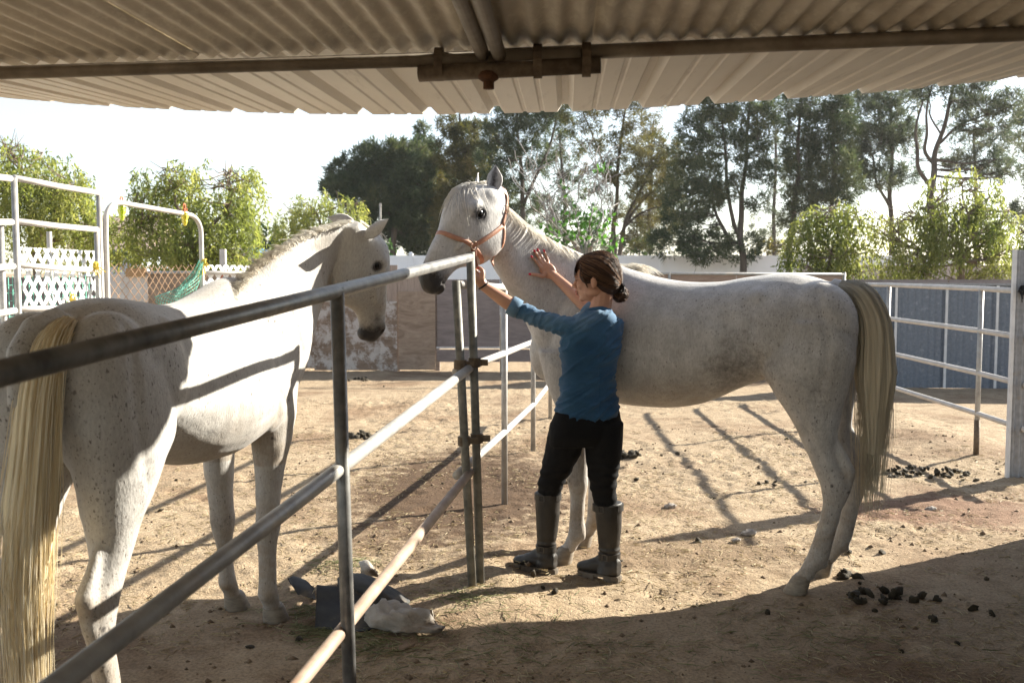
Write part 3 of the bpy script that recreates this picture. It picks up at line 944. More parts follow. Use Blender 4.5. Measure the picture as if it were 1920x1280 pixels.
def build_back_fence():
    D = 15.4
    t = thing('wooden_fence', 'patchwork wooden fence of old plywood sheets closing the back of the pens', 'fence', (0, D, 0))
    board(t, 'plywood_sheet', 520, 593, 563, 690, D + .03, M['ply_paint'])
    board(t, 'plywood_sheet', 588, 744, 566, 694, D, M['ply_paint'], label='sheet with peeling white paint')
    board(t, 'plywood_sheet', 712, 744, 565, 699, D - .03, M['ply_paint'])
    board(t, 'plywood_sheet', 700, 745, 497, 566, D + .025, M['ply_v'])
    board(t, 'plywood_sheet', 640, 699, 497, 564, D + .025, M['ply_v'])
    board(t, 'plywood_sheet', 746, 818, 505, 548, D + .02, M['ply_v'], label='grooved sheet beside the muzzle')
    board(t, 'plywood_sheet', 746, 816, 546, 693, D - .02, M['ply'], label='tan sheet with swirling grain')
    px = 818
    for w in (120, 130, 150, 170, 190, 200, 200):
        board(t, 'plywood_sheet', px + 1, px + w - 1, 524, 650, D + .01, M['ply_dark'])
        board(t, 'plank', px + 1, px + w - 1, 655, 678, D - .015, M['ply_dark'])
        px += w
    mb = MB(); a = W(818, 651.5, D - .03); b_ = W(1990, 651.5, D - .03); mb.beam(a, b_, .02, .022); mb.obj('bottom_rail', M['pale_strip'], t)
    # posts of the fence behind the sheets
    for px in (745, 820, 1160, 1500):
        p = W(px, 540, D + .06); mb = MB(); mb.box((p.x, D + .06, .7), (.07, .07, 1.42)); mb.obj('post', M['wood_grey'], t)
    # boards to the left, seen through the gate
    t2 = thing('wooden_fence', 'low board fence seen through the chain-link under the gate arch', 'fence', (W(275, 540, 12.4).x, 12.4, 0))
    board(t2, 'plywood_sheet', 208, 276, 514, 640, 12.4, M['ply_white'], label='pale sheet with a torn top')
    board(t2, 'plywood_sheet', 277, 350, 511, 640, 12.42, M['ply'])
    board(t2, 'plywood_sheet', 351, 470, 513, 640, 12.45, M['ply'])
    board(t2, 'plywood_sheet', 236, 272, 503, 519, 12.36, simple_mat('torn_ply', (.35, .2, .09), (.42, .26, .12), scale=12))
    board(t2, 'plywood_sheet', 470, 560, 515, 660, 12.5, M['ply_dark'])
    for k, px in enumerate((-10, 40, 90, 140)):
        board(t2, 'plywood_sheet', px, px + 48, 520, 640, 12.4 + .02 * (k % 2), M['ply_dark'])
    mb = MB(); a = W(255, 511, 12.38); b_ = W(470, 511, 12.38); mb.tube([a, b_], .02, 8); mb.obj('top_pipe', M['pipe'], t2, smooth=True)
    # back panel with pipe top, right part
    D2 = 14.6
    t3 = thing('plank_fence', 'brown plank fence under a pipe rail behind the tall horse back', 'fence', (W(1300, 540, D2).x, D2, 0))
    for k in range(6):
        y0 = 514.5 + k * 28
        board(t3, 'plank', 1180, 1380, y0, y0 + 27, D2, M['planks']); board(t3, 'plank', 1381, 1579, y0 + .5, y0 + 27.5, D2, M['planks'])
    a = W(940, 511.5, D2 - .02); b_ = W(1584, 514.5, D2 - .02)
    mb = MB(); mb.tube([a, b_], .022, 10); mb.obj('top_pipe', M['pipe'], t3, smooth=True)
    for px in (940, 1255, 1583):
        p = W(px, 513, D2 - .02); mb = MB(); mb.tube([(p.x, p.y, 0), (p.x, p.y, p.z + .02)], .022, 10); mb.obj('post', M['pipe'], t3, smooth=True)
    # blue-grey sheet wall
    D3 = 13.2
    t4 = thing('sheet_metal_fence', 'blue-grey corrugated sheet wall behind the right pipe panel', 'fence', (W(1750, 600, D3).x, D3, 0))
    a = W(1588, 534, D3); b_ = W(2260, 536, D3 - .35)
    corrug_wall('corrugated_sheet', (a.x, a.y, 0), (b_.x, b_.y, 0), 0, a.z, .09, .010, M['blue_sheet'], t4, 7)
    d = (b_ - a)
    for k in range(8):
        p = a + d * (k / 7); mb = MB(); mb.box((p.x - .01, p.y - .022, a.z / 2), (.032, .012, a.z - .01)); mb.obj('seam_strip', M['pale_strip'], t4)
    mb = MB(); mb.beam(a + Vector((0, -.005, .012)), b_ + Vector((0, -.005, .012)), .05, .03); mb.obj('top_rail', M['zinc'], t4)

def build_haze():
    mb = MB(); mb.box((0, 40, 13), (150, 120, 28))
    m = bpy.data.materials.new('dusty_air'); m.use_nodes = True
    nt = m.node_tree; nt.nodes.clear()
    out = nt.nodes.new('ShaderNodeOutputMaterial'); pv = nt.nodes.new('ShaderNodeVolumePrincipled')
    pv.inputs['Color'].default_value = (.95, .95, .93, 1); pv.inputs['Density'].default_value = HAZE; pv.inputs['Anisotropy'].default_value = .45
    nt.links.new(pv.outputs[0], out.inputs['Volume'])
    o = mb.obj('haze', m); tag(o, 'thin dusty backlit air over the pens', kind='stuff')

def build_far():
    # white vinyl fence
    mw = simple_mat('white_vinyl', (.83, .83, .84), (.86, .86, .87), rough=.45, scale=3)
    D = 34.0
    t = thing('vinyl_fence', 'long white vinyl privacy fence before the tall trees', 'fence', (0, D, 0))
    step = 2.13
    x0 = W(1240, 485, D).x
    for k in range(-10, 8):
        x = x0 + k * step
        if x < -16 or x > 15: continue
        mb = MB(); mb.box((x, D, 1.06), (.13, .13, 2.12)); o = mb.obj('post', mw, t)
        mb = MB(); mb.loft([[Vector((x + sx * r_, D + sy * r_, z)) for sx, sy in ((-1, -1), (1, -1), (1, 1), (-1, 1))] for z, r_ in ((2.122, .08), (2.15, .08), (2.21, .03))]); mb.obj('post_cap', mw, o)
        for j in range(6):
            xa = x + .066 + j * .332
            mb = MB(); mb.box((xa + .166, D, 1.02), (.329, .03, 1.9)); mb.obj('board', mw, t)
        mb = MB(); mb.box((x + step / 2, D, 2.03), (step - .14, .06, .12)); mb.obj('top_rail', mw, t)
    # pinkish wall right
    mwall = simple_mat('pinkish_stucco', (.42, .35, .32), (.47, .40, .37), rough=.9, scale=5, bmp=.1)
    mb = MB(); a = W(1500, 497, 27); mb.box(((a.x + 16.5) / 2, 27, a.z / 2), (16.5 - a.x, .2, a.z)); tag(mb.obj('stucco_wall', mwall), 'pinkish stucco wall half hidden by the pepper trees', 'wall')
    # house wall left
    t = thing('house', 'pale blue-grey house glimpsed between the left pepper trees', 'house', (W(220, 490, 27).x, 28, 0))
    mh = simple_mat('pale_stucco', (.42, .46, .54), (.47, .5, .57), rough=.9, scale=3)
    mroof = simple_mat('tile_roof', (.42, .30, .25), (.5, .38, .32), rough=.9, scale=9)
    a = W(150, 462, 27); b_ = W(262, 462, 27)
    mb = MB(); mb.box(((a.x + b_.x) / 2, 28.5, a.z / 2), (b_.x - a.x, 3, a.z)); mb.obj('wall', mh, t)
    mb = MB()
    xa, xb, z = a.x - .3, b_.x + .3, a.z
    mb.add([(xa, 26.7, z - .1), (xb, 26.7, z - .1), (xb, 30.3, z - .1), (xa, 30.3, z - .1), (xa, 28.5, z + .9), (xb, 28.5, z + .9)], [(0, 1, 5, 4), (2, 3, 4, 5), (0, 4, 3), (1, 2, 5), (0, 3, 2, 1)])
    mb.obj('roof', mroof, t)
    # grey-beige block wall and parked things behind left horse's neck
    mbw = simple_mat('beige_siding', (.40, .39, .37), (.45, .44, .42), rough=.8, scale=2)
    t = thing('garden_wall', 'grey-beige boarded wall behind the mane of the left horse', 'wall', (W(510, 480, 26).x, 26, 0))
    a = W(445, 473, 26); b_ = W(640, 473, 26); nrow = 6
    for k in range(nrow):
        mb = MB(); mb.box(((a.x + b_.x) / 2, 26 + .006 * (k % 2), a.z * (k + .5) / nrow), (b_.x - a.x, .15, a.z / nrow - .008)); mb.obj('board', mbw, t)
    # parked cars, only their roofs show above the wall
    def car(px0, px1, py_top, d, body, lab, ht):
        a = W(px0, py_top, d); b_ = W(px1, py_top, d); L = b_.x - a.x
        t = thing('parked_car', lab, 'car', ((a.x + b_.x) / 2, d, 0), 'cars parked beyond the garden wall')
        z = a.z
        prof = [(-.5, .35), (-.5, z * .5), (-.42, z * .62), (-.27, z * .66), (-.14, z * .96), (.0, z), (.2, z * .98), (.36, z * .7), (.5, z * .6), (.5, .35)]
        mb = MB(); w = .85
        mb.loft([[Vector(((a.x + b_.x) / 2 + q[0] * L * (1 if abs(s_) < w else .96), d + s_, q[1] * (1 if abs(s_) < w else .97))) for q in prof] for s_ in (-w - .05, -w, 0, w, w + .05)])
        mb.obj('body', body, t)
        mg = bpy.data.materials.get('car_glass') or simple_mat('car_glass', (.02, .025, .03), rough=.1)
        mb = MB(); q = [(-.24, z * .68), (-.13, z * .92), (.18, z * .94), (.31, z * .72)]
        mb.add([Vector(((a.x + b_.x) / 2 + e[0] * L, d - w - .056, e[1])) for e in q], [(3, 2, 1, 0)]); mb.obj('side_window', mg, t)
        for s_ in (-.3, .3):
            mb = MB(); c = Vector(((a.x + b_.x) / 2 + s_ * L, d - w + .02, .33)); mb.tube([c, c + Vector((0, -.1, 0))], .33, 14); mb.obj('wheel', mg, t)
    car(438, 520, 464, 29, simple_mat('blue_car_paint', (.06, .17, .33), rough=.3), 'blue car roof showing above the boarded wall', 1.5)
    mtp = simple_mat('white_tarp', (.62, .66, .70), (.7, .73, .76), rough=.6, scale=4)
    mb = MB(); c = W(545, 470, 30)
    rings = []
    for i in range(13):
        x = -1.1 + 2.2 * i / 12
        hh = 1.0 - (abs(x) / 1.15) ** 2.5
        rings.append([Vector((c.x + x, 30 + .9 * math.cos(a), max(.05, (c.z + .22) * (max(hh, .1) ** .3) * (max(0, math.sin(a)) ** .35)))) for a in np.linspace(0, math.pi, 12)])
    mb.loft(rings)
    tag(mb.obj('tarpaulin_cover', mtp, smooth=True), 'white tarpaulin heaped over something behind the boarded wall', 'tarpaulin')
    # thin metal pole
    p = W(713, 384, 30); mb = MB(); mb.tube([(p.x, 30, 0), (p.x, 30, p.z)], .03, 8); mb.box((p.x, 30, p.z), (.06, .06, .1))
    tag(mb.obj('metal_pole', M['pipe']), 'thin metal pole behind the ears of the left horse', 'pole')
# ------------------------------------------------------------------ trees
def leaf_mat(name, cols, trans=.45, tcol=None, rough=.6):
    m, nt, b = new_mat(name)
    at = N(nt, 'ShaderNodeAttribute', attribute_name='hue')
    k = len(cols)
    col = ramp(nt, at.outputs['Fac'], [((i + .2) / k, c) for i, c in enumerate(cols)])
    nt.links.new(col, b.inputs['Base Color']); b.inputs['Roughness'].default_value = rough
    b.inputs['Specular IOR Level'].default_value = .3
    tr = N(nt, 'ShaderNodeBsdfTranslucent')
    tc = mixc(nt, 1.0, col, tcol or (1.25, 1.2, .6), 'MULTIPLY')
    nt.links.new(tc, tr.inputs['Color'])
    mx = N(nt, 'ShaderNodeMixShader'); mx.inputs[0].default_value = trans
    nt.links.new(b.outputs[0], mx.inputs[1]); nt.links.new(tr.outputs[0], mx.inputs[2])
    nt.links.new(mx.outputs[0], nt.nodes['Material Output'].inputs['Surface'])
    return m

M['pepper'] = leaf_mat('pepper_leaves', [(.14, .175, .055), (.205, .24, .08), (.285, .31, .11), (.36, .36, .145)], .58, (1.18, 1.18, .68))
M['pepper_right'] = leaf_mat('pepper_leaves_bright', [(.10, .135, .04), (.17, .20, .06), (.25, .27, .09), (.34, .34, .13)], .55, (1.15, 1.15, .75))
M['pine'] = leaf_mat('pine_needles', [(.028, .048, .026), (.046, .070, .038), (.075, .095, .05), (.125, .13, .065)], .36, (1.2, 1.2, .8))
M['pine_olive'] = leaf_mat('olive_needles', [(.045, .055, .025), (.085, .085, .035), (.14, .125, .055), (.19, .15, .075)], .4)
M['pine_grey'] = leaf_mat('grey_green_needles', [(.045, .066, .05), (.075, .098, .07), (.12, .135, .09), (.175, .17, .115)], .42, (1.2, 1.2, .85))
M['shrub_leaf'] = leaf_mat('shrub_leaves', [(.03, .085, .018), (.055, .14, .03), (.09, .20, .045), (.13, .26, .06)], .45, (1.0, 1.2, .5))
M['dark_leaf'] = leaf_mat('dark_leaves', [(.012, .03, .012), (.02, .045, .018), (.04, .07, .025), (.07, .10, .035)], .25)
M['bark'] = simple_mat('grey_bark', (.045, .036, .03), (.10, .082, .068), rough=.95, scale=6, vscale=(1, 1, .3), bmp=.5)
M['bark_pale'] = simple_mat('pale_bark', (.22, .20, .19), (.33, .305, .285), rough=.9, scale=8, bmp=.2)
M['bark_brown'] = simple_mat('brown_bark', (.13, .095, .07), (.22, .165, .12), rough=.95, scale=7, bmp=.4)

def leaf_mesh(name, cen, dirs, side, length, width, hue, curl=None):
    """quads: cen (n,3) base, dirs (n,3) unit, side (n,3) unit"""
    n = len(cen)
    L = length[:, None]; Wd = width[:, None]
    a = cen - side * Wd * .3; b = cen + side * Wd * .3
    mid = cen + dirs * L * .5
    c = mid + side * Wd * .5; d = mid - side * Wd * .5
    tip = cen + dirs * L
    v = np.stack([cen, c, tip, d], 1).reshape(-1, 3)
    q = np.arange(4 * n).reshape(n, 4)
    me = bpy.data.meshes.new(name)
    me.vertices.add(4 * n); me.vertices.foreach_set('co', v.ravel())
    me.loops.add(4 * n); me.loops.foreach_set('vertex_index', q.ravel())
    me.polygons.add(n); me.polygons.foreach_set('loop_start', np.arange(0, 4 * n, 4))
    at = me.attributes.new('hue', 'FLOAT', 'POINT')
    at.data.foreach_set('value', np.repeat(hue, 4))
    me.update()
    return me

def unit(v):
    return v / np.maximum(np.linalg.norm(v, axis=1, keepdims=True), 1e-9)

def px_axes(d):
    s = d / F
    return s

def clump_points(px, py, d, rx, ry, n, g, shell=.55, thick=None):
    """points through an ellipsoid whose outline in the photo is rx,ry pixels, denser at its outside"""
    c = np.array(W(px, py, d)); s = d / F
    u = g.normal(size=(n, 3)); u = unit(u)
    r = g.random(n) ** (1 / 3)
    r = shell + (1 - shell) * r if shell else r
    r = np.where(g.random(n) < .3, g.random(n) ** (1 / 3), r)
    tk = thick or (rx + ry) * .5 * s
    return c + u * r[:, None] * np.array([rx * s, tk, ry * s]), u

def tree(name, label, d, base_px, trunks, clumps, style, mat, bark, group=None, leaf=(.16, .035), dens=1.0, seed=0, cat='tree', branches=True, gaps=.25, limb_r=.035):
    """trunks: list of [(px,py,width_px),...]; clumps: (px,py,rx,ry[,doff])"""
    g = np.random.default_rng(seed + 11); rr = random.Random(seed)
    base = W(base_px, 500, d); base.z = 0
    t = thing(name, label, cat, base, group)
    s = d / F
    mb = MB(); ends = []
    for tr in trunks:
        pts = [W(q[0], q[1], d + (q[3] if len(q) > 3 else 0)) for q in tr]
        if pts[0].z > .05 and tr[0][1] > 455: pts.insert(0, Vector((pts[0].x, pts[0].y, 0))); ws = [tr[0][2] * 1.15] + [q[2] for q in tr]
        else: ws = [q[2] for q in tr]
        rs = cr([(*p, w) for p, w in zip(pts, ws)], 5)
        wig = [Vector((q[0] + .03 * math.sin(i * .9 + seed), q[1] + .04 * math.sin(i * .7), q[2])) for i, q in enumerate(rs)]
        mb.tube(wig, [max(.008, q[3] * s * .42) for q in rs], 7)
        ends += wig[len(wig) // 3:]
    cl = []
    for c in clumps:
        px, py, rx, ry = c[:4]
        rx *= 1.22; ry *= 1.22
        off = c[4] if len(c) > 4 else g.uniform(-1, 1) * (rx + ry) * .5 * s
        cl.append((px, py, d + off, rx, ry))
    # limbs to the clumps
    if branches and ends:
        for (px, py, dd, rx, ry) in cl:
            c = W(px, py, dd)
            cand = [e for e in ends if e.z < c.z + .15] or ends
            e = min(cand, key=lambda q: (q - c).length + max(0, q.z - c.z) * 1.5)
            for k in range(2):
                tgt = c + Vector((rr.uniform(-.6, .6) * rx * s, rr.uniform(-.5, .5) * rx * s, rr.uniform(-.3, .7) * ry * s))
                mid = e.lerp(tgt, .5) + Vector((rr.uniform(-.1, .1), 0, -.08 * (tgt - e).length))
                L = (tgt - e).length
                r0 = min(limb_r, .012 + .012 * L)
                q = cr([tuple(e), tuple(mid), tuple(tgt)], 4)
                mb.tube([Vector(p) for p in q], list(np.linspace(r0, .008, len(q))), 5)
                for j in range(5):
                    p0 = Vector(q[rr.randint(3, len(q) - 1)])
                    p1 = c + Vector((rr.uniform(-1, 1) * rx * s, rr.uniform(-.8, .8) * rx * s, rr.uniform(-.8, .9) * ry * s))
                    m_ = p0.lerp(p1, .5) + Vector((0, 0, -.05))
                    mb.tube([p0, m_, p1], [.010, .008, .004], 4)
    mb.obj('trunk', bark, t, smooth=True)
    # foliage
    C = []; Dv = []; H = []
    for (px, py, dd, rx, ry) in cl:
        area = rx * ry * s * s
        if style == 'pine':
            nt_ = max(14, int(area * 235 * dens))
            P, U = clump_points(px, py, dd, rx, ry, nt_, g)
            keep = noise3(P, 1.1 / max(.5, (rx + ry) * .5 * s) * 1.6, seed) > -gaps
            P = P[keep]; U = U[keep]
            tone = np.clip(.38 + .35 * noise3(P, .9, seed + 5) + g.normal(size=len(P)) * .08, 0, 1)
            per = 32
            c = np.repeat(P, per, 0); 
            dv = unit(np.repeat(U, per, 0) * .7 + g.normal(size=(len(c), 3)) * .75 + np.array([0, 0, .25]))
            c = c + g.normal(size=c.shape) * .07
            C.append(c); Dv.append(dv); H.append(np.clip(np.repeat(tone, per) + g.normal(size=len(c)) * .1, 0.02, .98))
        elif style == 'pepper':
            ns = max(16, int(area * 330 * dens))
            P, U = clump_points(px, py, dd, rx, ry, ns, g, .35)
            keep = noise3(P, 1.6, seed) > -gaps
            P = P[keep]; U = U[keep]
            tone = np.clip(.45 + .35 * noise3(P, 1.3, seed + 5) + g.normal(size=len(P)) * .1, 0, 1)
            per = 18
            n = len(P)
            Ls = g.uniform(.35, .95, n) * min(1.0, .5 + ry * s * .5)
            sway = unit(U * np.array([1, 1, .1]) + g.normal(size=(n, 3)) * .2) * .35
            tt = np.tile(np.linspace(0, 1, per), n)
            c = np.repeat(P, per, 0) + np.repeat(sway * Ls[:, None], per, 0) * np.sqrt(tt)[:, None]
            c[:, 2] -= np.repeat(Ls, per) * tt ** 1.3
            c += g.normal(size=c.shape) * .018
            dv = unit(g.normal(size=c.shape) * .6 + np.array([0, 0, -.9]))
            C.append(c); Dv.append(dv); H.append(np.clip(np.repeat(tone, per) + g.normal(size=len(c)) * .14, .02, .98))
        else:  # broad leaves
            n = max(20, int(area * 900 * dens))
            P, U = clump_points(px, py, dd, rx, ry, n, g, .3)
            keep = noise3(P, 2.2, seed) > -gaps
            P = P[keep]
            C.append(P); Dv.append(unit(g.normal(size=P.shape) + np.array([0, 0, -.2])))
            H.append(np.clip(.45 + .3 * noise3(P, 2, seed + 4) + g.normal(size=len(P)) * .15, .02, .98))
    C = np.concatenate(C); Dv = np.concatenate(Dv); H = np.concatenate(H)
    S = unit(np.cross(Dv, g.normal(size=Dv.shape)))
    n = len(C)
    me = leaf_mesh('crown', C, Dv, S, leaf[0] * g.uniform(.7, 1.3, n), leaf[1] * g.uniform(.8, 1.2, n), H)
    me.materials.append(mat)
    obj_from_mesh('crown', me, None, t)
    TREE_TRIS.append((label, 2 * n))
    return t
TREE_TRIS = []

def build_trees():
    pep = dict(style='pepper', leaf=(.105, .028), gaps=.32)
    tree('pepper_tree', 'large weeping pepper tree at the left edge behind the tall panel', 18, 60, [[(70, 470, 16), (75, 430, 14), (50, 380, 9), (40, 320, 5)], [(78, 440, 9), (120, 400, 7), (140, 360, 4)], [(82, 452, 9), (150, 445, 6), (215, 430, 4)]],
         [(18, 285, 42, 40), (60, 315, 50, 40), (105, 335, 52, 38), (140, 350, 28, 30), (30, 355, 55, 40), (85, 380, 60, 40), (135, 395, 45, 35), (180, 425, 45, 35), (35, 420, 55, 38), (110, 435, 60, 30), (215, 445, 38, 30), (-40, 340, 60, 70), (20, 262, 25, 18)],
         mat=M['pepper'], bark=M['bark_brown'], group='weeping pepper trees', seed=1, dens=1.0, **pep)
    tree('pepper_tree', 'broad weeping pepper tree behind the gate arch', 17, 370, [[(360, 480, 14), (362, 450, 12), (340, 400, 8), (325, 350, 5)], [(364, 455, 10), (410, 410, 8), (440, 360, 5)], [(362, 460, 8), (300, 440, 6), (265, 425, 4)]],
         [(285, 345, 36, 28), (320, 325, 40, 24), (350, 350, 40, 36), (400, 330, 40, 28), (440, 320, 34, 22), (450, 352, 36, 36), (462, 400, 26, 40), (420, 390, 46, 38), (370, 400, 50, 36), (310, 395, 50, 36), (275, 385, 28, 30), (290, 440, 40, 34), (345, 445, 50, 36), (405, 445, 50, 38), (450, 450, 30, 40), (300, 480, 46, 24), (370, 482, 55, 26), (430, 485, 40, 24), (262, 425, 22, 26)],
         mat=M['pepper'], bark=M['bark_brown'], group='weeping pepper trees', seed=2, dens=1.0, **pep)
    tree('pepper_tree', 'small rounded pepper tree above the poll of the left horse', 23, 600, [[(598, 480, 10), (600, 440, 8), (595, 400, 5)], [(600, 445, 6), (640, 410, 4)]],
         [(548, 400, 24, 20), (580, 385, 32, 20), (620, 380, 34, 20), (655, 392, 26, 20), (560, 425, 36, 24), (610, 420, 50, 30), (660, 425, 26, 30), (600, 460, 60, 26)],
         mat=M['pepper'], bark=M['bark_brown'], group='weeping pepper trees', seed=3, dens=1.0, style='pepper', leaf=(.105, .026), gaps=.4)
    tree('laurel_tree', 'small dark round tree between the two left pepper trees', 30, 497, [[(498, 478, 8), (498, 450, 6)]],
         [(480, 462, 18, 22), (500, 446, 24, 20), (520, 458, 16, 20), (498, 468, 30, 16)], style='broad', mat=M['dark_leaf'], bark=M['bark'], seed=4, leaf=(.2, .13), dens=.55, gaps=.6)
    # dark pines in the middle distance
    tree('umbrella_pine', 'dark dome-shaped pine left of the tall pines', 44, 735, [[(737, 476, 15), (738, 430, 13), (728, 380, 10), (715, 330, 7)], [(738, 425, 8), (765, 390, 7), (785, 350, 4)]],
         [(632, 350, 24, 16), (655, 325, 32, 20), (690, 300, 36, 20), (728, 284, 38, 18), (765, 290, 34, 20), (660, 352, 40, 20), (705, 335, 50, 26), (750, 325, 46, 28), (690, 370, 46, 22), (740, 370, 46, 26), (720, 400, 46, 20), (770, 380, 36, 40), (772, 330, 36, 34), (702, 425, 30, 22), (760, 430, 28, 26)],
         style='pine', mat=M['pine'], bark=M['bark'], group='tall pines behind the pens', seed=5, leaf=(.26, .042), dens=.62, gaps=.75, limb_r=.12)
    tree('tall_pine', 'tall dark pine with a narrow tip behind the horse forehead', 46, 820, [[(815, 480, 16), (812, 400, 13), (800, 310, 9), (795, 240, 3)]],
         [(795, 252, 9, 20), (797, 285, 20, 22), (800, 318, 30, 26), (810, 350, 40, 30), (805, 390, 46, 30), (815, 430, 50, 30), (820, 465, 50, 22), (780, 420, 26, 40)],
         style='pine', mat=M['pine'], bark=M['bark'], group='tall pines behind the pens', seed=6, leaf=(.26, .042), dens=.6, gaps=.55, limb_r=.1)
    tree('tall_pine', 'olive-tipped pine standing above the horse head', 43, 880, [[(880, 480, 16), (876, 400, 13), (870, 300, 9), (862, 210, 4)]],
         [(850, 230, 22, 20), (868, 262, 30, 24), (845, 290, 28, 24), (880, 305, 34, 26), (850, 335, 36, 28), (890, 350, 40, 30), (860, 385, 42, 28), (895, 400, 40, 30), (870, 440, 50, 30), (905, 265, 22, 30)],
         style='pine', mat=M['pine_olive'], bark=M['bark'], group='tall pines behind the pens', seed=7, leaf=(.25, .040), dens=.5, gaps=.45, limb_r=.1)
    tree('tall_pine', 'dark open pine directly behind the pricked ear', 40, 960, [[(985, 480, 13), (982, 400, 11), (975, 300, 8), (968, 190, 4)], [(982, 380, 8), (1020, 300, 6), (1045, 220, 4)]],
         [(950, 220, 36, 22), (985, 200, 40, 24), (1015, 225, 34, 24), (930, 255, 26, 24), (970, 262, 34, 24), (925, 300, 28, 26), (960, 320, 30, 28), (1005, 290, 26, 26), (935, 350, 30, 26), (975, 380, 34, 26), (940, 410, 40, 26), (1040, 210, 34, 18), (1000, 440, 40, 24)],
         style='pine', mat=M['pine'], bark=M['bark'], group='tall pines behind the pens', seed=8, leaf=(.21, .030), dens=.5, gaps=.42, limb_r=.08)
    tree('tall_pine', 'thin see-through pine with branches sweeping up to the right', 36, 1160, [[(1150, 485, 13), (1152, 420, 11), (1158, 340, 8), (1165, 250, 6), (1180, 180, 4)], [(1160, 480, 11), (1180, 400, 8), (1215, 330, 6), (1255, 280, 3)], [(1155, 350, 6), (1120, 280, 4), (1095, 210, 3)], [(1162, 440, 6), (1200, 400, 5), (1250, 385, 2)], [(1175, 420, 7), (1210, 370, 5), (1262, 330, 2)]],
         [(1095, 215, 34, 24), (1130, 195, 34, 18), (1170, 215, 30, 26), (1215, 200, 34, 16), (1105, 265, 26, 22), (1150, 280, 26, 24), (1190, 265, 26, 24), (1235, 275, 32, 20), (1260, 300, 24, 20), (1215, 310, 34, 20), (1240, 340, 34, 18), (1175, 330, 24, 24), (1120, 330, 24, 26), (1215, 360, 34, 16), (1250, 378, 30, 14), (1205, 400, 34, 18), (1240, 420, 34, 20), (1200, 440, 30, 18), (1140, 395, 22, 24)],
         style='pine', mat=M['pine_olive'], bark=M['bark'], group='tall pines behind the pens', seed=9, leaf=(.21, .026), dens=.42, gaps=.34, limb_r=.06)
    tree('tall_pine', 'big dark pine with twin trunks right of the see-through pine', 33, 1385, [[(1392, 490, 16), (1388, 430, 14), (1392, 360, 11), (1400, 280, 8), (1408, 170, 5)], [(1386, 440, 10), (1368, 390, 9), (1362, 310, 7), (1350, 190, 4)], [(1376, 455, 9), (1350, 420, 8), (1338, 380, 5), (1325, 350, 3)], [(1392, 370, 5), (1378, 345, 4), (1370, 330, 3)]],
         [(1320, 200, 26, 22), (1355, 190, 34, 22), (1400, 195, 36, 24), (1440, 215, 26, 22), (1300, 240, 24, 22), (1340, 235, 32, 22), (1385, 240, 34, 24), (1430, 250, 24, 22), (1285, 285, 26, 24), (1325, 290, 30, 22), (1370, 280, 28, 24), (1415, 290, 24, 22), (1290, 330, 34, 24), (1330, 330, 34, 26), (1275, 360, 30, 22), (1310, 370, 40, 26), (1345, 360, 28, 22), (1280, 400, 30, 26), (1300, 425, 34, 22), (1265, 455, 40, 22), (1320, 465, 44, 22), (1380, 460, 40, 24), (1415, 380, 16, 14), (1440, 320, 18, 20), (1400, 330, 20, 18)],
         style='pine', mat=M['pine'], bark=M['bark'], group='tall pines behind the pens', seed=10, leaf=(.21, .030), dens=.62, gaps=.36, limb_r=.07)
    tree('tall_pine', 'dense dark pine leaning above the left bright pepper tree', 34, 1490, [[(1478, 490, 14), (1484, 430, 13), (1492, 360, 11), (1498, 280, 8), (1500, 180, 5)], [(1560, 400, 10), (1562, 320, 9), (1566, 200, 5)]],
         [(1500, 190, 26, 22), (1540, 190, 32, 24), (1575, 210, 26, 28), (1505, 235, 26, 26), (1545, 240, 34, 26), (1580, 265, 24, 28), (1500, 285, 28, 26), (1540, 290, 34, 26), (1575, 315, 26, 26), (1505, 330, 30, 26), (1545, 340, 36, 26), (1590, 350, 20, 22), (1510, 375, 32, 22), (1555, 380, 32, 20), (1490, 410, 22, 22)],
         style='pine', mat=M['pine'], bark=M['bark'], group='tall pines behind the pens', seed=11, leaf=(.21, .030), dens=.7, gaps=.42, limb_r=.07)
    tree('tall_pine', 'pine with bare lower trunk between the two bright pepper trees', 36, 1665, [[(1672, 480, 12), (1670, 400, 11), (1670, 320, 9), (1672, 200, 6)], [(1668, 385, 8), (1645, 345, 6), (1635, 290, 4)]],
         [(1615, 180, 26, 22), (1650, 175, 34, 24), (1690, 180, 30, 22), (1620, 220, 28, 24), (1660, 215, 30, 22), (1610, 262, 30, 22), (1645, 262, 26, 22), (1685, 240, 30, 22), (1690, 260, 34, 22), (1670, 255, 30, 18), (1625, 305, 32, 22), (1660, 330, 24, 18), (1640, 345, 28, 20), (1700, 330, 22, 18), (1600, 320, 18, 22)],
         style='pine', mat=M['pine_grey'], bark=M['bark'], group='tall pines behind the pens', seed=12, leaf=(.21, .030), dens=.55, gaps=.38, limb_r=.07)
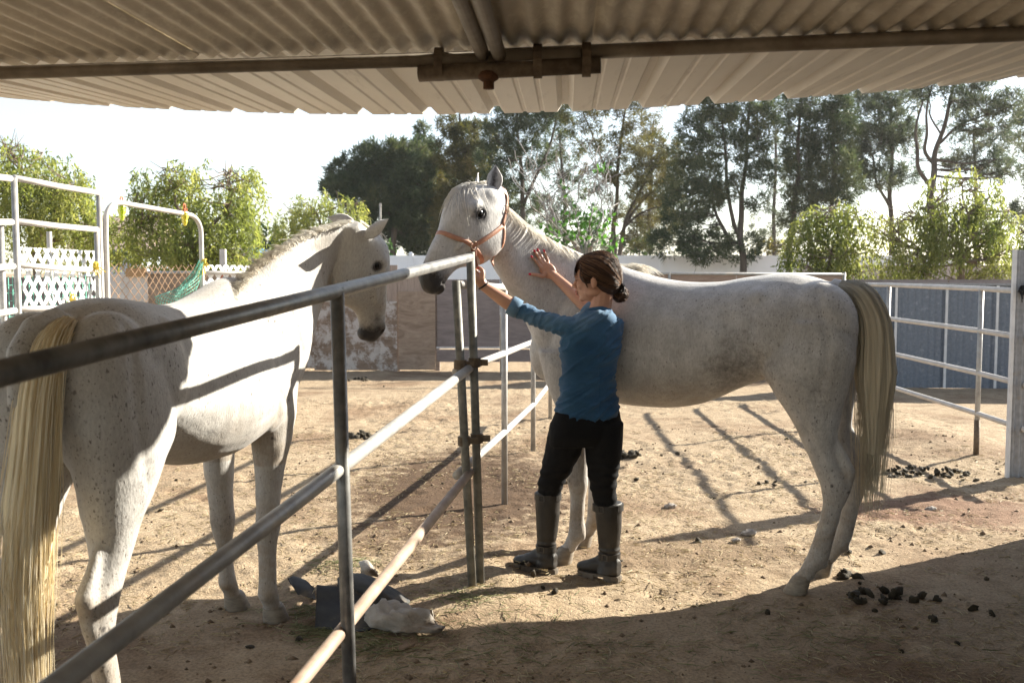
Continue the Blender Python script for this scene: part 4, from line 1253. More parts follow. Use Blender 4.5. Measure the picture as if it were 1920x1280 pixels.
    tree('tall_pine', 'spreading half-bare pine at the upper right', 31, 1750, [[(1748, 480, 17), (1746, 400, 16), (1748, 330, 14), (1758, 275, 11), (1778, 205, 8), (1790, 150, 5)], [(1740, 345, 10), (1722, 310, 9), (1718, 260, 7), (1728, 190, 4)], [(1752, 310, 9), (1735, 280, 8), (1738, 230, 6), (1745, 160, 4)], [(1760, 270, 7), (1800, 235, 5), (1850, 215, 3)], [(1765, 255, 5), (1745, 215, 4), (1742, 190, 2)]],
         [(1740, 160, 30, 18), (1790, 155, 30, 16), (1835, 170, 30, 14), (1800, 190, 26, 14), (1850, 200, 30, 14), (1880, 215, 24, 16), (1720, 180, 24, 18), (1825, 235, 26, 12), (1870, 245, 26, 12), (1845, 300, 26, 20), (1862, 310, 22, 18), (1895, 325, 26, 12), (1800, 310, 20, 14), (1905, 190, 20, 20)],
         style='pine', mat=M['pine_grey'], bark=M['bark'], group='tall pines behind the pens', seed=13, leaf=(.21, .030), dens=.6, gaps=.34, limb_r=.06)
    tree('tall_pine', 'pine branches entering at the right edge of the picture', 35, 1960, [[(1985, 480, 14), (1980, 380, 12), (1975, 250, 8), (1970, 150, 4)]],
         [(1920, 380, 30, 14), (1910, 400, 24, 12), (1925, 240, 26, 20), (1930, 300, 22, 14), (1960, 200, 40, 40), (1970, 330, 36, 40), (1915, 270, 16, 14), (1930, 420, 26, 16)],
         style='pine', mat=M['pine_grey'], bark=M['bark'], group='tall pines behind the pens', seed=14, leaf=(.21, .030), dens=.5, gaps=.35, limb_r=.06)
    tree('tall_pine', 'distant olive pine seen between the see-through pine and the twin-trunk pine', 50, 1215, [[(1215, 482, 10), (1218, 400, 8), (1222, 300, 5), (1225, 225, 3)]],
         [(1222, 240, 16, 20), (1215, 275, 26, 20), (1235, 305, 28, 20), (1205, 330, 30, 20), (1230, 360, 36, 22), (1205, 395, 40, 22), (1235, 430, 44, 24), (1190, 455, 44, 20)],
         style='pine', mat=M['pine_olive'], bark=M['bark'], group='tall pines behind the pens', seed=21, leaf=(.26, .036), dens=.30, gaps=.3, limb_r=.08)
    tree('tall_pine', 'distant grey-green pine filling the gap right of the twin-trunk pine', 52, 1450, [[(1450, 482, 10), (1452, 380, 8), (1455, 250, 5)]],
         [(1455, 200, 24, 24), (1450, 245, 28, 24), (1460, 290, 26, 24), (1445, 335, 30, 24), (1460, 380, 28, 22), (1445, 420, 36, 22), (1455, 455, 40, 18)],
         style='pine', mat=M['pine_grey'], bark=M['bark'], group='tall pines behind the pens', seed=22, leaf=(.26, .034), dens=.22, gaps=.12, limb_r=.08)
    tree('tall_pine', 'distant pine behind the spreading half-bare pine', 50, 1830, [[(1828, 482, 10), (1830, 380, 8), (1826, 250, 5)]],
         [(1830, 190, 36, 22), (1810, 235, 40, 24), (1850, 262, 36, 22), (1800, 285, 34, 22), (1870, 300, 34, 22), (1700, 290, 30, 20), (1890, 270, 30, 20)],
         style='pine', mat=M['pine_grey'], bark=M['bark'], group='tall pines behind the pens', seed=23, leaf=(.26, .034), dens=.22, gaps=.12, limb_r=.08)
    tree('tall_pine', 'distant dark pine between the neck of the tall horse and the bare shrub', 52, 1060, [[(1060, 482, 11), (1058, 380, 8), (1050, 250, 5)]],
         [(1050, 235, 26, 22), (1060, 275, 30, 22), (1040, 315, 32, 22), (1070, 350, 32, 22), (1045, 390, 38, 22), (1075, 430, 42, 22), (1110, 455, 40, 18)],
         style='pine', mat=M['pine'], bark=M['bark'], group='tall pines behind the pens', seed=24, leaf=(.26, .036), dens=.30, gaps=.2, limb_r=.08)
    # bright pepper trees on the right
    tree('pepper_tree', 'bright yellow-green pepper tree above the rump of the tall horse', 17, 1560, [[(1555, 500, 6), (1556, 460, 5), (1540, 420, 3)], [(1556, 470, 5), (1585, 430, 3)], [(1555, 480, 4), (1520, 450, 3)]],
         [(1530, 405, 30, 20), (1560, 390, 30, 16), (1595, 400, 30, 22), (1510, 435, 28, 24), (1550, 430, 36, 26), (1600, 435, 32, 26), (1505, 475, 28, 26), (1550, 475, 38, 24), (1605, 475, 30, 26), (1520, 505, 34, 14), (1580, 505, 40, 14)],
         mat=M['pepper_right'], bark=M['bark_brown'], group='weeping pepper trees', seed=15, dens=1.5, limb_r=.018, style='pepper', leaf=(.10, .026), gaps=.26)
    tree('pepper_tree', 'largest bright pepper tree behind the blue-grey sheet wall', 16.5, 1800, [[(1800, 525, 12), (1798, 490, 11), (1806, 450, 7), (1815, 400, 5), (1800, 350, 3)], [(1800, 490, 8), (1840, 460, 5), (1865, 430, 3)], [(1798, 480, 7), (1770, 430, 5), (1755, 380, 3)], [(1798, 500, 5), (1730, 470, 3)]],
         [(1800, 335, 32, 22), (1770, 350, 30, 22), (1835, 350, 30, 24), (1750, 385, 34, 26), (1795, 385, 38, 28), (1845, 390, 34, 26), (1885, 405, 18, 18), (1690, 400, 30, 22), (1660, 410, 22, 18), (1720, 425, 36, 26), (1770, 430, 38, 28), (1825, 435, 40, 28), (1870, 440, 26, 26), (1670, 445, 30, 28), (1720, 470, 36, 26), (1780, 480, 40, 26), (1840, 485, 40, 26), (1880, 480, 18, 26), (1680, 490, 36, 26), (1740, 510, 40, 18), (1840, 515, 50, 16)],
         mat=M['pepper_right'], bark=M['bark_brown'], group='weeping pepper trees', seed=16, dens=1.45, limb_r=.018, style='pepper', leaf=(.10, .026), gaps=.24)
    tree('pepper_tree', 'sunlit pepper branches at the right edge behind the sheet column', 17.5, 1935, [[(1950, 500, 10), (1940, 440, 6)]],
         [(1912, 440, 14, 20), (1940, 420, 30, 24), (1930, 470, 30, 24), (1965, 460, 34, 40)],
         mat=M['pepper_right'], bark=M['bark_brown'], group='weeping pepper trees', seed=17, dens=1.4, limb_r=.018, style='pepper', leaf=(.10, .026), gaps=.24)
    # shrub with bare pale branches
    s_ = random.Random(4)
    tr = []
    for (x0, x1, y1) in ((1085, 965, 285), (1090, 985, 300), (1088, 1010, 330), (1095, 1040, 290), (1100, 1065, 330), (1105, 1105, 300), (1110, 1140, 320), (1100, 1120, 270), (1092, 1000, 400), (1095, 1075, 370), (1105, 1155, 380), (1090, 960, 330)):
        pts = [(x0, 478, 6)]
        for k in range(1, 6):
            u = k / 5
            pts.append((x0 + (x1 - x0) * u ** .8 + s_.uniform(-3.5, 3.5), 478 + (y1 - 478) * u + s_.uniform(-4, 4), 4.2 - 2.9 * u, s_.uniform(-.5, .5)))
        tr.append(pts)
        for j in range(5):
            k = s_.randint(2, 4); a = pts[k]
            tr.append([a[:3], (a[0] + s_.uniform(-25, 25), a[1] - s_.uniform(15, 35), 1.4), (a[0] + s_.uniform(-40, 40), a[1] - s_.uniform(40, 75), .7)])
    tree('leafy_shrub', 'half-bare shrub with pale twigs and green leaves behind the neck', 20, 1095, tr,
         [(1060, 350, 12, 7), (1062, 370, 10, 8), (1128, 322, 9, 8), (1070, 378, 10, 7), (1100, 400, 26, 16), (1070, 420, 30, 16), (1125, 410, 24, 18), (1050, 440, 28, 14), (1095, 440, 36, 18), (1140, 450, 26, 18), (1120, 470, 40, 14), (1060, 465, 40, 14), (1030, 420, 14, 8)],
         style='broad', mat=M['shrub_leaf'], bark=M['bark_pale'], seed=18, leaf=(.15, .075), dens=.5, gaps=.22, cat='shrub', branches=False)
    # low bushes at the foot of the pines
    for i, (px, py, rx, ry, d, mt, lab) in enumerate(((720, 464, 22, 16, 38, 'shrub_leaf', 'small green bush beside the umbrella pine trunk'), (1200, 462, 40, 20, 37, 'dark_leaf', 'dark bush above the vinyl fence behind the woman'), (1310, 468, 60, 16, 38, 'dark_leaf', 'long dark bush at the foot of the twin-trunk pine'), (1450, 462, 36, 16, 37.5, 'pine_olive', 'dry greyish bush right of the twin-trunk pine'), (905, 470, 60, 22, 38, 'dark_leaf', 'dark bush behind the halter of the tall horse'), (220, 480, 26, 14, 24, 'dark_leaf', 'dark shrub before the pale house'))):
        tree('bush', lab, d, px, [[(px, 486, 4), (px - 3, py, 2)]], [(px - rx * .45, py + 4, rx * .5, ry * .8), (px + rx * .4, py + 3, rx * .55, ry * .8), (px, py, rx * .55, ry)], style='broad', mat=M[mt], bark=M['bark'], seed=30 + i, leaf=(.22, .12), dens=.3, gaps=.5, cat='bush')
# ------------------------------------------------------------------ horses
def coat_mat(name, white, speckle_col, speck, grime_shade=(.27, .205, .14), smoky=.22):
    m, nt, b = new_mat(name)
    v = objvec(nt)
    at = N(nt, 'ShaderNodeAttribute', attribute_name='pigment')
    sep = N(nt, 'ShaderNodeSeparateColor'); nt.links.new(at.outputs['Color'], sep.inputs[0])
    patch = noise(nt, 2.6, 4, .6, v)
    hairn = noise(nt, 130, 3, .6, objvec(nt, (1, 1, .35)))
    base = mixc(nt, ramp(nt, patch, [(.4, (0, 0, 0)), (.7, (1, 1, 1))]), white, tuple(c * .86 for c in white))
    # tan stains, plus belly and leg shading painted into the coat
    base = mixc(nt, math_(nt, 'MULTIPLY', sep.outputs[1], ramp(nt, noise(nt, 9, 5, .7, v), [(.35, (.35, .35, .35)), (.65, (1, 1, 1))])), base, grime_shade)
    # flea-bitten flecks: two sizes, pulled along the lie of the hair, soft edged, in drifts
    wn_ = N(nt, 'ShaderNodeTexNoise'); wn_.inputs['Scale'].default_value = 55; wn_.inputs['Detail'].default_value = 3
    nt.links.new(v, wn_.inputs['Vector'])
    wv = N(nt, 'ShaderNodeVectorMath', operation='MULTIPLY_ADD')
    nt.links.new(wn_.outputs['Color'], wv.inputs[0]); wv.inputs[1].default_value = (.014, .014, .014)
    nt.links.new(objvec(nt, (1, 1, .62), (.25, 0, 0)), wv.inputs[2])
    drift = math_(nt, 'SUBTRACT', noise(nt, 3.6, 5, .7, v), .5)
    for sc_, thr, rad, amp in ((88, .62, .34, 1.0), (170, .72, .36, .75)):
        vz = N(nt, 'ShaderNodeTexVoronoi', feature='F1'); vz.inputs['Scale'].default_value = sc_
        nt.links.new(wv.outputs[0], vz.inputs['Vector'])
        rnd = N(nt, 'ShaderNodeSeparateColor'); nt.links.new(vz.outputs['Color'], rnd.inputs[0])
        dens = math_(nt, 'ADD', math_(nt, 'MULTIPLY', sep.outputs[2], thr), math_(nt, 'MULTIPLY', drift, 2.2))
        on = math_(nt, 'LESS_THAN', rnd.outputs[0], dens)
        rr_ = math_(nt, 'ADD', math_(nt, 'MULTIPLY', math_(nt, 'POWER', rnd.outputs[1], 1.6), rad), .10)
        soft = N(nt, 'ShaderNodeMapRange'); soft.interpolation_type = 'SMOOTHSTEP'
        nt.links.new(vz.outputs['Distance'], soft.inputs['Value'])
        nt.links.new(math_(nt, 'MULTIPLY', rr_, 1.25), soft.inputs['From Max']); nt.links.new(math_(nt, 'MULTIPLY', rr_, .55), soft.inputs['From Min'])
        soft.inputs['To Min'].default_value = 1; soft.inputs['To Max'].default_value = 0
        op = math_(nt, 'MULTIPLY', math_(nt, 'ADD', math_(nt, 'MULTIPLY', rnd.outputs[2], .7), .3), amp * speck)
        k = math_(nt, 'MULTIPLY', math_(nt, 'MULTIPLY', on, soft.outputs[0]), op)
        base = mixc(nt, k, base, speckle_col)
    # smoky dapples
    dap = ramp(nt, math_(nt, 'ADD', math_(nt, 'MULTIPLY', noise(nt, 4.2, 7, .74, v, .5), .6), math_(nt, 'MULTIPLY', noise(nt, 17, 5, .7, objvec(nt, (1, 1, .6)), .4), .4)), [(.40, (0, 0, 0)), (.62, (1, 1, 1))])
    base = mixc(nt, math_(nt, 'MULTIPLY', dap, smoky), base, (.27, .255, .24))
    base = mixc(nt, .5, base, ramp(nt, hairn, [(.3, (.66, .66, .66)), (.65, (1.12, 1.12, 1.12))]), 'MULTIPLY')
    # dark skin
    dk = ramp(nt, math_(nt, 'ADD', sep.outputs[0], math_(nt, 'MULTIPLY', math_(nt, 'SUBTRACT', noise(nt, 38, 5, .75, v), .5), .75)), [(.25, (0, 0, 0)), (.75, (1, 1, 1))])
    base = mixc(nt, dk, base, (.045, .040, .040))
    nt.links.new(base, b.inputs['Base Color'])
    b.inputs['Roughness'].default_value = .55
    b.inputs['Specular IOR Level'].default_value = .25
    b.inputs['Sheen Weight'].default_value = .12
    b.inputs['Sheen Roughness'].default_value = .4
    hh = math_(nt, 'ADD', hairn, math_(nt, 'MULTIPLY', noise(nt, 24, 4, .6, v), .7))
    bump(nt, b, hh, .35, .006)
    return m

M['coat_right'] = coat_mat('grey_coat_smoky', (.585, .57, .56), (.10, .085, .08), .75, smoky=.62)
M['coat_left'] = coat_mat('grey_coat_flecked', (.47, .455, .435), (.085, .07, .06), 1.0, smoky=.18)
M['hoof'] = simple_mat('hoof_horn', (.17, .14, .11), (.27, .23, .18), rough=.6, scale=22, vscale=(1, 1, 3), bmp=.15)
M['eye'] = simple_mat('dark_eye', (.006, .005, .005), rough=.12, spec=.35)
def hair_mat(name, c1, c2, c3=None, tr_=.4):
    m, nt, b = new_mat(name)
    at = N(nt, 'ShaderNodeAttribute', attribute_name='hue')
    col = ramp(nt, at.outputs['Fac'], [(.1, c1), (.6, c2), (.95, c3 or c2)])
    nt.links.new(col, b.inputs['Base Color']); b.inputs['Roughness'].default_value = .45
    b.inputs['Specular IOR Level'].default_value = .35
    tr = N(nt, 'ShaderNodeBsdfTranslucent'); nt.links.new(col, tr.inputs['Color'])
    mx = N(nt, 'ShaderNodeMixShader'); mx.inputs[0].default_value = tr_
    nt.links.new(b.outputs[0], mx.inputs[1]); nt.links.new(tr.outputs[0], mx.inputs[2])
    nt.links.new(mx.outputs[0], nt.nodes['Material Output'].inputs['Surface'])
    return m
M['mane_white'] = hair_mat('white_mane', (.70, .62, .50), (.86, .82, .74), (.92, .90, .86))
M['tail_gold'] = hair_mat('golden_tail', (.66, .49, .24), (.84, .71, .46), (.90, .84, .70), .12)
M['tail_grey'] = hair_mat('grey_tail', (.34, .32, .27), (.64, .55, .40), (.84, .76, .60), .12)
M['leather'] = simple_mat('tan_leather', (.36, .165, .10), (.48, .25, .165), rough=.5, scale=18, bmp=.1)
M['leather_dark'] = simple_mat('dark_leather', (.13, .05, .03), (.20, .085, .055), rough=.5, scale=18, bmp=.1)
M['brass'] = simple_mat('dull_brass', (.30, .22, .16), rough=.35, metal=.9)

def hair_mesh(name, strands, sides=3):
    """strands: list of (points list, radius0, radius1, hue0, hue1)"""
    V = []; Fc = []; Hh = []
    for pts, r0, r1, h0, h1 in strands:
        P = np.array(pts, float); k = len(P)
        T = np.gradient(P, axis=0); T = unit(T)
        ref = np.array([0.3, 1, .1])
        A = unit(np.cross(T, ref)); B = np.cross(T, A)
        b = len(V)
        for i in range(k):
            u = i / (k - 1)
            r = r0 + (r1 - r0) * u
            if i == k - 1: r *= .25
            for q in range(sides):
                th = 2 * math.pi * q / sides
                V.append(P[i] + (A[i] * math.cos(th) + B[i] * math.sin(th)) * r)
                Hh.append(h0 + (h1 - h0) * u)
        for i in range(k - 1):
            for q in range(sides):
                a0 = b + i * sides + q; a1 = b + i * sides + (q + 1) % sides
                Fc.append((a0, a1, a1 + sides, a0 + sides))
    me = bpy.data.meshes.new(name)
    me.from_pydata([tuple(v) for v in V], [], Fc)
    at = me.attributes.new('hue', 'FLOAT', 'POINT'); at.data.foreach_set('value', np.clip(np.array(Hh), 0, 1))
    me.shade_smooth(); me.update()
    return me

# torso stations: s (forward), z top, z bottom, half width, taper
TORSO = [(-.272, 1.335, 1.22, .05, 0), (-.255, 1.405, 1.10, .13, 0), (-.20, 1.45, 1.02, .195, .05), (-.10, 1.495, .985, .245, .08), (.02, 1.522, .985, .272, .10), (.13, 1.522, 1.01, .272, .10),
         (.26, 1.508, .965, .258, .10), (.40, 1.487, .892, .262, .08), (.55, 1.484, .845, .28, .10), (.70, 1.502, .832, .285, .14), (.84, 1.54, .835, .268, .22), (.96, 1.578, .85, .245, .32),
         (1.08, 1.585, .88, .225, .36), (1.20, 1.54, .91, .20, .30), (1.31, 1.47, .94, .165, .2), (1.375, 1.38, 1.0, .11, .1)]
HEAD = [(-.01, .025, -.085, .055), (.04, .066, -.12, .080), (.09, .116, -.15, .098), (.15, .144, -.175, .106), (.21, .148, -.200, .108), (.27, .140, -.207, .102), (.33, .118, -.190, .090), (.385, .104, -.145, .074), (.44, .097, -.096, .062), (.50, .083, -.078, .056), (.555, .064, -.078, .055), (.60, .042, -.082, .053), (.628, .014, -.066, .042), (.642, -.008, -.045, .025)]
HIND = [(1.30, -.05, .17, .105), (1.16, -.06, .205, .125), (1.05, -.055, .195, .125), (.94, -.075, .150, .108), (.83, -.10, .105, .085), (.71, -.118, .072, .060), (.63, -.150, .062, .050), (.56, -.188, .068, .048), (.50, -.190, .056, .043), (.41, -.183, .046, .035), (.28, -.152, .041, .033), (.19, -.128, .046, .038), (.145, -.108, .047, .040), (.10, -.078, .040, .036), (.065, -.055, .046, .043)]
FORE = [(1.12, 1.20, .11, .085), (1.0, 1.17, .115, .085), (.88, 1.135, .098, .078), (.76, 1.11, .078, .064), (.64, 1.096, .062, .054), (.53, 1.086, .053, .049), (.46, 1.086, .056, .051), (.41, 1.078, .049, .045), (.34, 1.076, .037, .034), (.24, 1.076, .036, .032), (.165, 1.074, .043, .039), (.13, 1.086, .044, .040), (.095, 1.108, .037, .035), (.065, 1.13, .045, .043)]

class Horse:
    def __init__(s, A, D, ls, zs, ts):
        s.A = Vector((*A, 0)); s.D = Vector((*D, 0)).normalized(); s.Nn = Vector((-s.D.y, s.D.x, 0)); s.ls, s.zs, s.ts = ls, zs, ts
    def P(s, a, t, z):
        return s.A + s.D * (a * s.ls) + s.Nn * (t * s.ts) + Vector((0, 0, z * s.zs))

def leg_rings(H, st, side_t, ds, dz, spread=0.0, lean=0.0):
    out = []
    zt = st[0][0]
    dn = cr(st, 3)
    for (z, a, rf, rl) in [tuple(q) for q in dn]:
        u = 1 - z / zt
        out.append(sring(H.P(a + ds * min(1, u * 1.25), side_t * (1 - .0 * u) + spread * u, z), H.D, H.Nn, rf * 1.07 * H.ls, rf * 1.07 * H.ls, rl * 1.09 * H.ts, 20, 2.1))
    return out

def hoof_mesh(H, st, side_t, ds, spread, zoff=0.0):
    a = st[-1][1] + ds; t = side_t + spread
    rings = []
    for z, da, rf, rl in ((.088, -.008, .041, .040), (.07, 0, .049, .047), (.035, .012, .056, .052), (.0, .026, .064, .058), (-.012, .026, .062, .056)):
        rings.append(sring(H.P(a + da, t, z + zoff), H.D, H.Nn, rf * H.ls, rf * .8 * H.ls, rl * H.ts, 20, 2.2))
    mb = MB(); mb.loft(rings); return mb

def head_pt(O, a, n, l, u, nn, ll, k=1.0):
    return O + a * (u * k) + n * (nn * k) + l * (ll * k)

def add_head(mb, O, a, n, l, k):
    rings = []
    for (u, f, b, w) in [tuple(q) for q in cr(HEAD, 3)]:
        c = O + a * (u * k) + n * ((f + b) / 2 * k)
        jaw = u < .36
        rings.append(sring(c, n, l, (f - b) / 2 * k, (f - b) / 2 * k, w * k, 24, 2.15, -.0 if not jaw else -.10))
    mb.loft(rings)
    for s_ in (1, -1):
        # jowl, cheek ridge, brow, nostril rim, lips
        mb.ellipsoid(head_pt(O, a, n, l, .235, -.10, .066 * s_, k), [a * .115 * k, n * .098 * k, l * .030 * k])
        mb.ellipsoid(head_pt(O, a, n, l, .20, .062, .094 * s_, k), [a * .048 * k, n * .036 * k, l * .020 * k])
        mb.ellipsoid(head_pt(O, a, n, l, .31, .005, .080 * s_, k), [a * .11 * k, n * .014 * k, l * .018 * k])
        mb.ellipsoid(head_pt(O, a, n, l, .565, .020, .047 * s_, k), [a * .045 * k, n * .026 * k, l * .017 * k])
        mb.ellipsoid(head_pt(O, a, n, l, .10, .02, .083 * s_, k), [a * .055 * k, n * .05 * k, l * .02 * k])
    mb.ellipsoid(head_pt(O, a, n, l, .585, -.078, 0, k), [a * .035 * k, n * .02 * k, l * .036 * k])

def ear(O, direction, face, side, L, wid):
    # each ring: 9 outside points, then 9 inside points
    """cupped ear: direction axis, face = way the opening looks"""
    mb = MB(); d = direction.normalized(); f = (face - d * face.dot(d)).normalized(); s_ = d.cross(f).normalized()
    prof = [(0, .48, 1.0), (.12, .68, .95), (.28, .95, .8), (.45, 1.0, .65), (.62, .88, .5), (.78, .52, .4), (.9, .25, .3), (1.0, .03, .2)]
    rings = []
    for u, w, dep in prof:
        c = O + d * (u * L) + f * (.018 * math.sin(u * 2.2))
        ring = []
        n = 9
        for i in range(n):      # outside, from one rim round the back to the other
            th = -1.25 + 2.5 * i / (n - 1)
            ring.append(c + s_ * (math.sin(th) * wid * w) - f * (math.cos(th) * wid * w * dep * .9 - .3 * wid * w * dep))
        for i in range(n):      # inside back again
            th = 1.25 - 2.5 * i / (n - 1)
            ring.append(c + s_ * (math.sin(th) * wid * w * .86) - f * (math.cos(th) * wid * w * dep * .70 - .30 * wid * w * dep))
        rings.append(ring)
    mb.loft(rings)
    return mb

def build_horse(name, label, H, neck, headdef, ears, legs, coat, mane_fn, tail_fn, cat='horse', flank_dark=.2, voxel=.0085, eye_r=.052):
    t = thing('horse', label, cat, H.P(.45, 0, 0))
    mb = MB()
    rings = []
    for (a, zt, zb, w, tp) in [tuple(q) for q in cr(TORSO, 3)]:
        c = H.P(a, 0, (zt + zb) / 2); h = (zt - zb) / 2 * H.zs
        rings.append(sring(c, Vector((0, 0, 1)), H.Nn, h, h, w * H.ts, 32, 2.15, tp))
    mb.loft(rings)
    Z = Vector((0, 0, 1))
    def ell(a, tt, z, ra, rt, rz, tiltz=0.0):
        X = (H.D * math.cos(tiltz) + Z * math.sin(tiltz)); Zz = (Z * math.cos(tiltz) - H.D * math.sin(tiltz))
        mb.ellipsoid(H.P(a, tt, z), [X * ra * H.ls, H.Nn * rt * H.ts, Zz * rz * H.zs], 20, 12)
    for s_ in (1, -1):
        ell(-.08, .125 * s_, 1.25, .20, .135, .24, .25)      # haunch
        ell(-.19, .115 * s_, 1.16, .085, .105, .22, .1)      # buttock
        ell(.06, .135 * s_, 1.13, .13, .115, .16, -.5)       # stifle
        ell(.16, .15 * s_, 1.37, .10, .085, .09, .2)         # hip bone
        ell(1.10, .13 * s_, 1.22, .15, .10, .26, .35)        # shoulder
        ell(1.02, .155 * s_, 1.02, .13, .085, .13, .2)       # triceps
        ell(1.30, .075 * s_, 1.10, .10, .085, .15, 0)        # breast
        ell(-.245, .155 * s_ * 0 + .02 * s_, 1.40, .05, .04, .05)
    # neck
    nk = []
    for (cx, cy, cz, ux, uy, uz, h, w, lx, ly, lz) in [tuple(q) for q in cr([(*((a + b) / 2), *((a - b).normalized()), (a - b).length / 2, w, *l) for a, b, w, l in neck], 4)]:
        U = Vector((ux, uy, uz)).normalized(); L = Vector((lx, ly, lz)); L = (L - U * L.dot(U)).normalized()
        nk.append(sring((cx, cy, cz), U, L, h, h, w, 24, 2.0, .28))
    mb.loft(nk)
    O, a, n, l, k = headdef
    add_head(mb, O, a, n, l, k)
    # throat filler between neck end and jowl
    hooves = []
    for st, side, ds, spread in legs:
        mb.loft(leg_rings(H, st, side, ds, 0, spread))
        u_at = lambda z: min(1, (1 - z / st[0][0]) * 1.25)
        if st is HIND:
            uu = (1 - .60 / st[0][0])
            p0 = H.P(-.262 + ds * u_at(.6), side + spread * uu, .600); p1 = H.P(-.232 + ds * u_at(.5), side + spread * uu, .49)
            mb.tube([H.P(-.11 + ds * u_at(.75), side + spread * .4, .86), H.P(-.188 + ds * u_at(.72), side + spread * .45, .74), p0, p1, H.P(-.19 + ds, side + spread, .36)], [.020, .020, .030, .030, .020], 10)
            mb.ellipsoid(H.P(-.145 + ds, side + spread, .15), [H.D * .028, H.Nn * .026, Z * .03])
        else:
            mb.ellipsoid(H.P(1.045 + ds, side + spread, .445), [H.D * .022, H.Nn * .03, Z * .035])
            mb.ellipsoid(H.P(1.05 + ds, side + spread, .15), [H.D * .026, H.Nn * .026, Z * .03])
        hooves.append(hoof_mesh(H, st, side, ds, spread))
    # dock of the tail
    dk = H.P(-.25, 0, 1.42)
    mb.tube([H.P(-.14, 0, 1.445), H.P(-.25, 0, 1.43), H.P(-.325, 0, 1.36), H.P(-.345, 0, 1.20)], [.06, .05, .038, .022], 12)
    me = remesh(mb, 'body', voxel, 9, .5)
    co = coords(me)
    # shallow groove of the mouth and hollow of the nostrils, muscle ripple
    nr = normals(me)
    co_n = co + nr * (noise3(co, 6.0, 3) * .0035 + noise3(co, 3.1, 8) * .006)[:, None]
    ra = co - np.array(H.A); sS = ra @ np.array(H.D) / H.ls; sT = ra @ np.array(H.Nn) / H.ts; sZ = co[:, 2] / H.zs
    def groove(pts, depth, wid):
        d2 = np.full(len(co), 9.0)
        q = cr(pts, 6)
        for (x0, z0), (x1, z1) in zip(q[:-1], q[1:]):
            ex, ez = x1 - x0, z1 - z0; L2 = ex * ex + ez * ez + 1e-9
            tt_ = np.clip(((sS - x0) * ex + (sZ - z0) * ez) / L2, 0, 1)
            d2 = np.minimum(d2, (sS - x0 - tt_ * ex) ** 2 + (sZ - z0 - tt_ * ez) ** 2)
        return -depth * np.exp(-d2 / (wid * wid))
    onside = np.clip((np.abs(sT) - .05) / .06, 0, 1)
    g_ = groove([(-.10, 1.43), (-.155, 1.25), (-.15, 1.08), (-.10, .93)], .010, .022) + groove([(.21, 1.38), (.19, 1.22), (.15, 1.08), (.10, .99)], .011, .032)
    g_ += groove([(1.00, 1.44), (.945, 1.25), (.955, 1.08), (1.0, .96)], .012, .028) + groove([(1.13, 1.45), (1.19, 1.28), (1.24, 1.15)], .007, .022)
    g_ += groove([(.98, 1.08), (1.07, 1.03), (1.16, 1.07), (1.25, 1.10)], .008, .02) + groove([(.02, 1.30), (.05, 1.15), (.02, 1.0)], .005, .03)
    g_ += groove([(.29, 1.27), (.27, 1.20)], .014, .06) + groove([(-.02, .94), (-.07, .80), (-.13, .66)], .006, .016) + groove([(1.13, .93), (1.10, .75), (1.09, .58)], .005, .014)
    g_ += .008 * np.exp(-((sS - .10) / .06) ** 2 - ((sZ - 1.12) / .09) ** 2) + .008 * np.exp(-((sS - 1.08) / .07) ** 2 - ((sZ - 1.02) / .06) ** 2)
    ribs = .0010 * np.sin((sS + .25 * (sZ - 1.0)) * 78) * np.exp(-((sS - .58) / .22) ** 2 - ((sZ - 1.12) / .16) ** 2)
    co_n += nr * ((.62 * g_ + ribs) * onside)[:, None]
    Oa = np.array(O)
    def hp(u, nn, ll): return np.array(head_pt(O, a, n, l, u, nn, ll, k))
    for s_ in (1, -1):
        c = hp(.588, .016, .056 * s_); dd = np.linalg.norm((co - c), axis=1)
        co_n -= nr * (np.clip(1 - dd / (.026 * k), 0, 1) * .016)[:, None]
        for u_, n_ in ((.628, -.045), (.60, -.050), (.57, -.050), (.545, -.046)):
            c = hp(u_, n_, .05 * s_); dd = np.linalg.norm((co - c), axis=1)
            co_n -= nr * (np.clip(1 - dd / (.017 * k), 0, 1) * .007)[:, None]
        c = hp(.205, .028, .112 * s_); dd = np.linalg.norm((co - c), axis=1)
        co_n -= nr * (np.clip(1 - dd / (.03 * k), 0, 1) * .010)[:, None]
    set_coords(me, co_n)
    nbody = len(me.vertices); earin = []
    for (e0, ed, ef, L, w) in ears:
        eb = ear(e0, ed, ef, 1, L, w)
        join_raw(me, eb)
        earin += [((0, .1, .5, .85, 1.05, .85, .5, .1, 0)[(q % 18) - 9] if (q % 18) >= 9 and 0 <= q < 18 * 7 else 0.0) for q in range(len(eb.v))]
    me.shade_smooth()
    # pigment, with low body shading painted in through the tan channel
    co = coords(me)
    rel = co - Oa
    U = rel @ np.array(a) / k; Nf = rel @ np.array(n) / k; Ll = rel @ np.array(l) / k
    inhead = (np.abs(Ll) < .16) & (U > -.03) & (U < .7) & (Nf < .2) & (Nf > -.26)
    dark = np.clip((U - .475 - .16 * np.clip(Nf, -.1, .1)) / .13, 0, 1) * inhead
    dark = np.maximum(dark, .52 * np.clip((U - .38) / .14, 0, 1) * inhead * np.clip(1 - np.abs(Nf - .0) / .09, .35, 1))
    for s_ in (1, -1):
        c = hp(.205, .03, .105 * s_); dd = np.linalg.norm((co - c) / np.array([1, 1, 1]), axis=1)
        dark = np.maximum(dark, np.clip(1.3 - dd / (eye_r * k), 0, 1))
        c = hp(.588, .016, .052 * s_); dd = np.linalg.norm(co - c, axis=1)
        dark = np.maximum(dark, np.clip(1.5 - dd / (.018 * k), 0, 1))
    dark[nbody:] = np.array(earin) * .62
    rel2 = co - np.array(H.A)
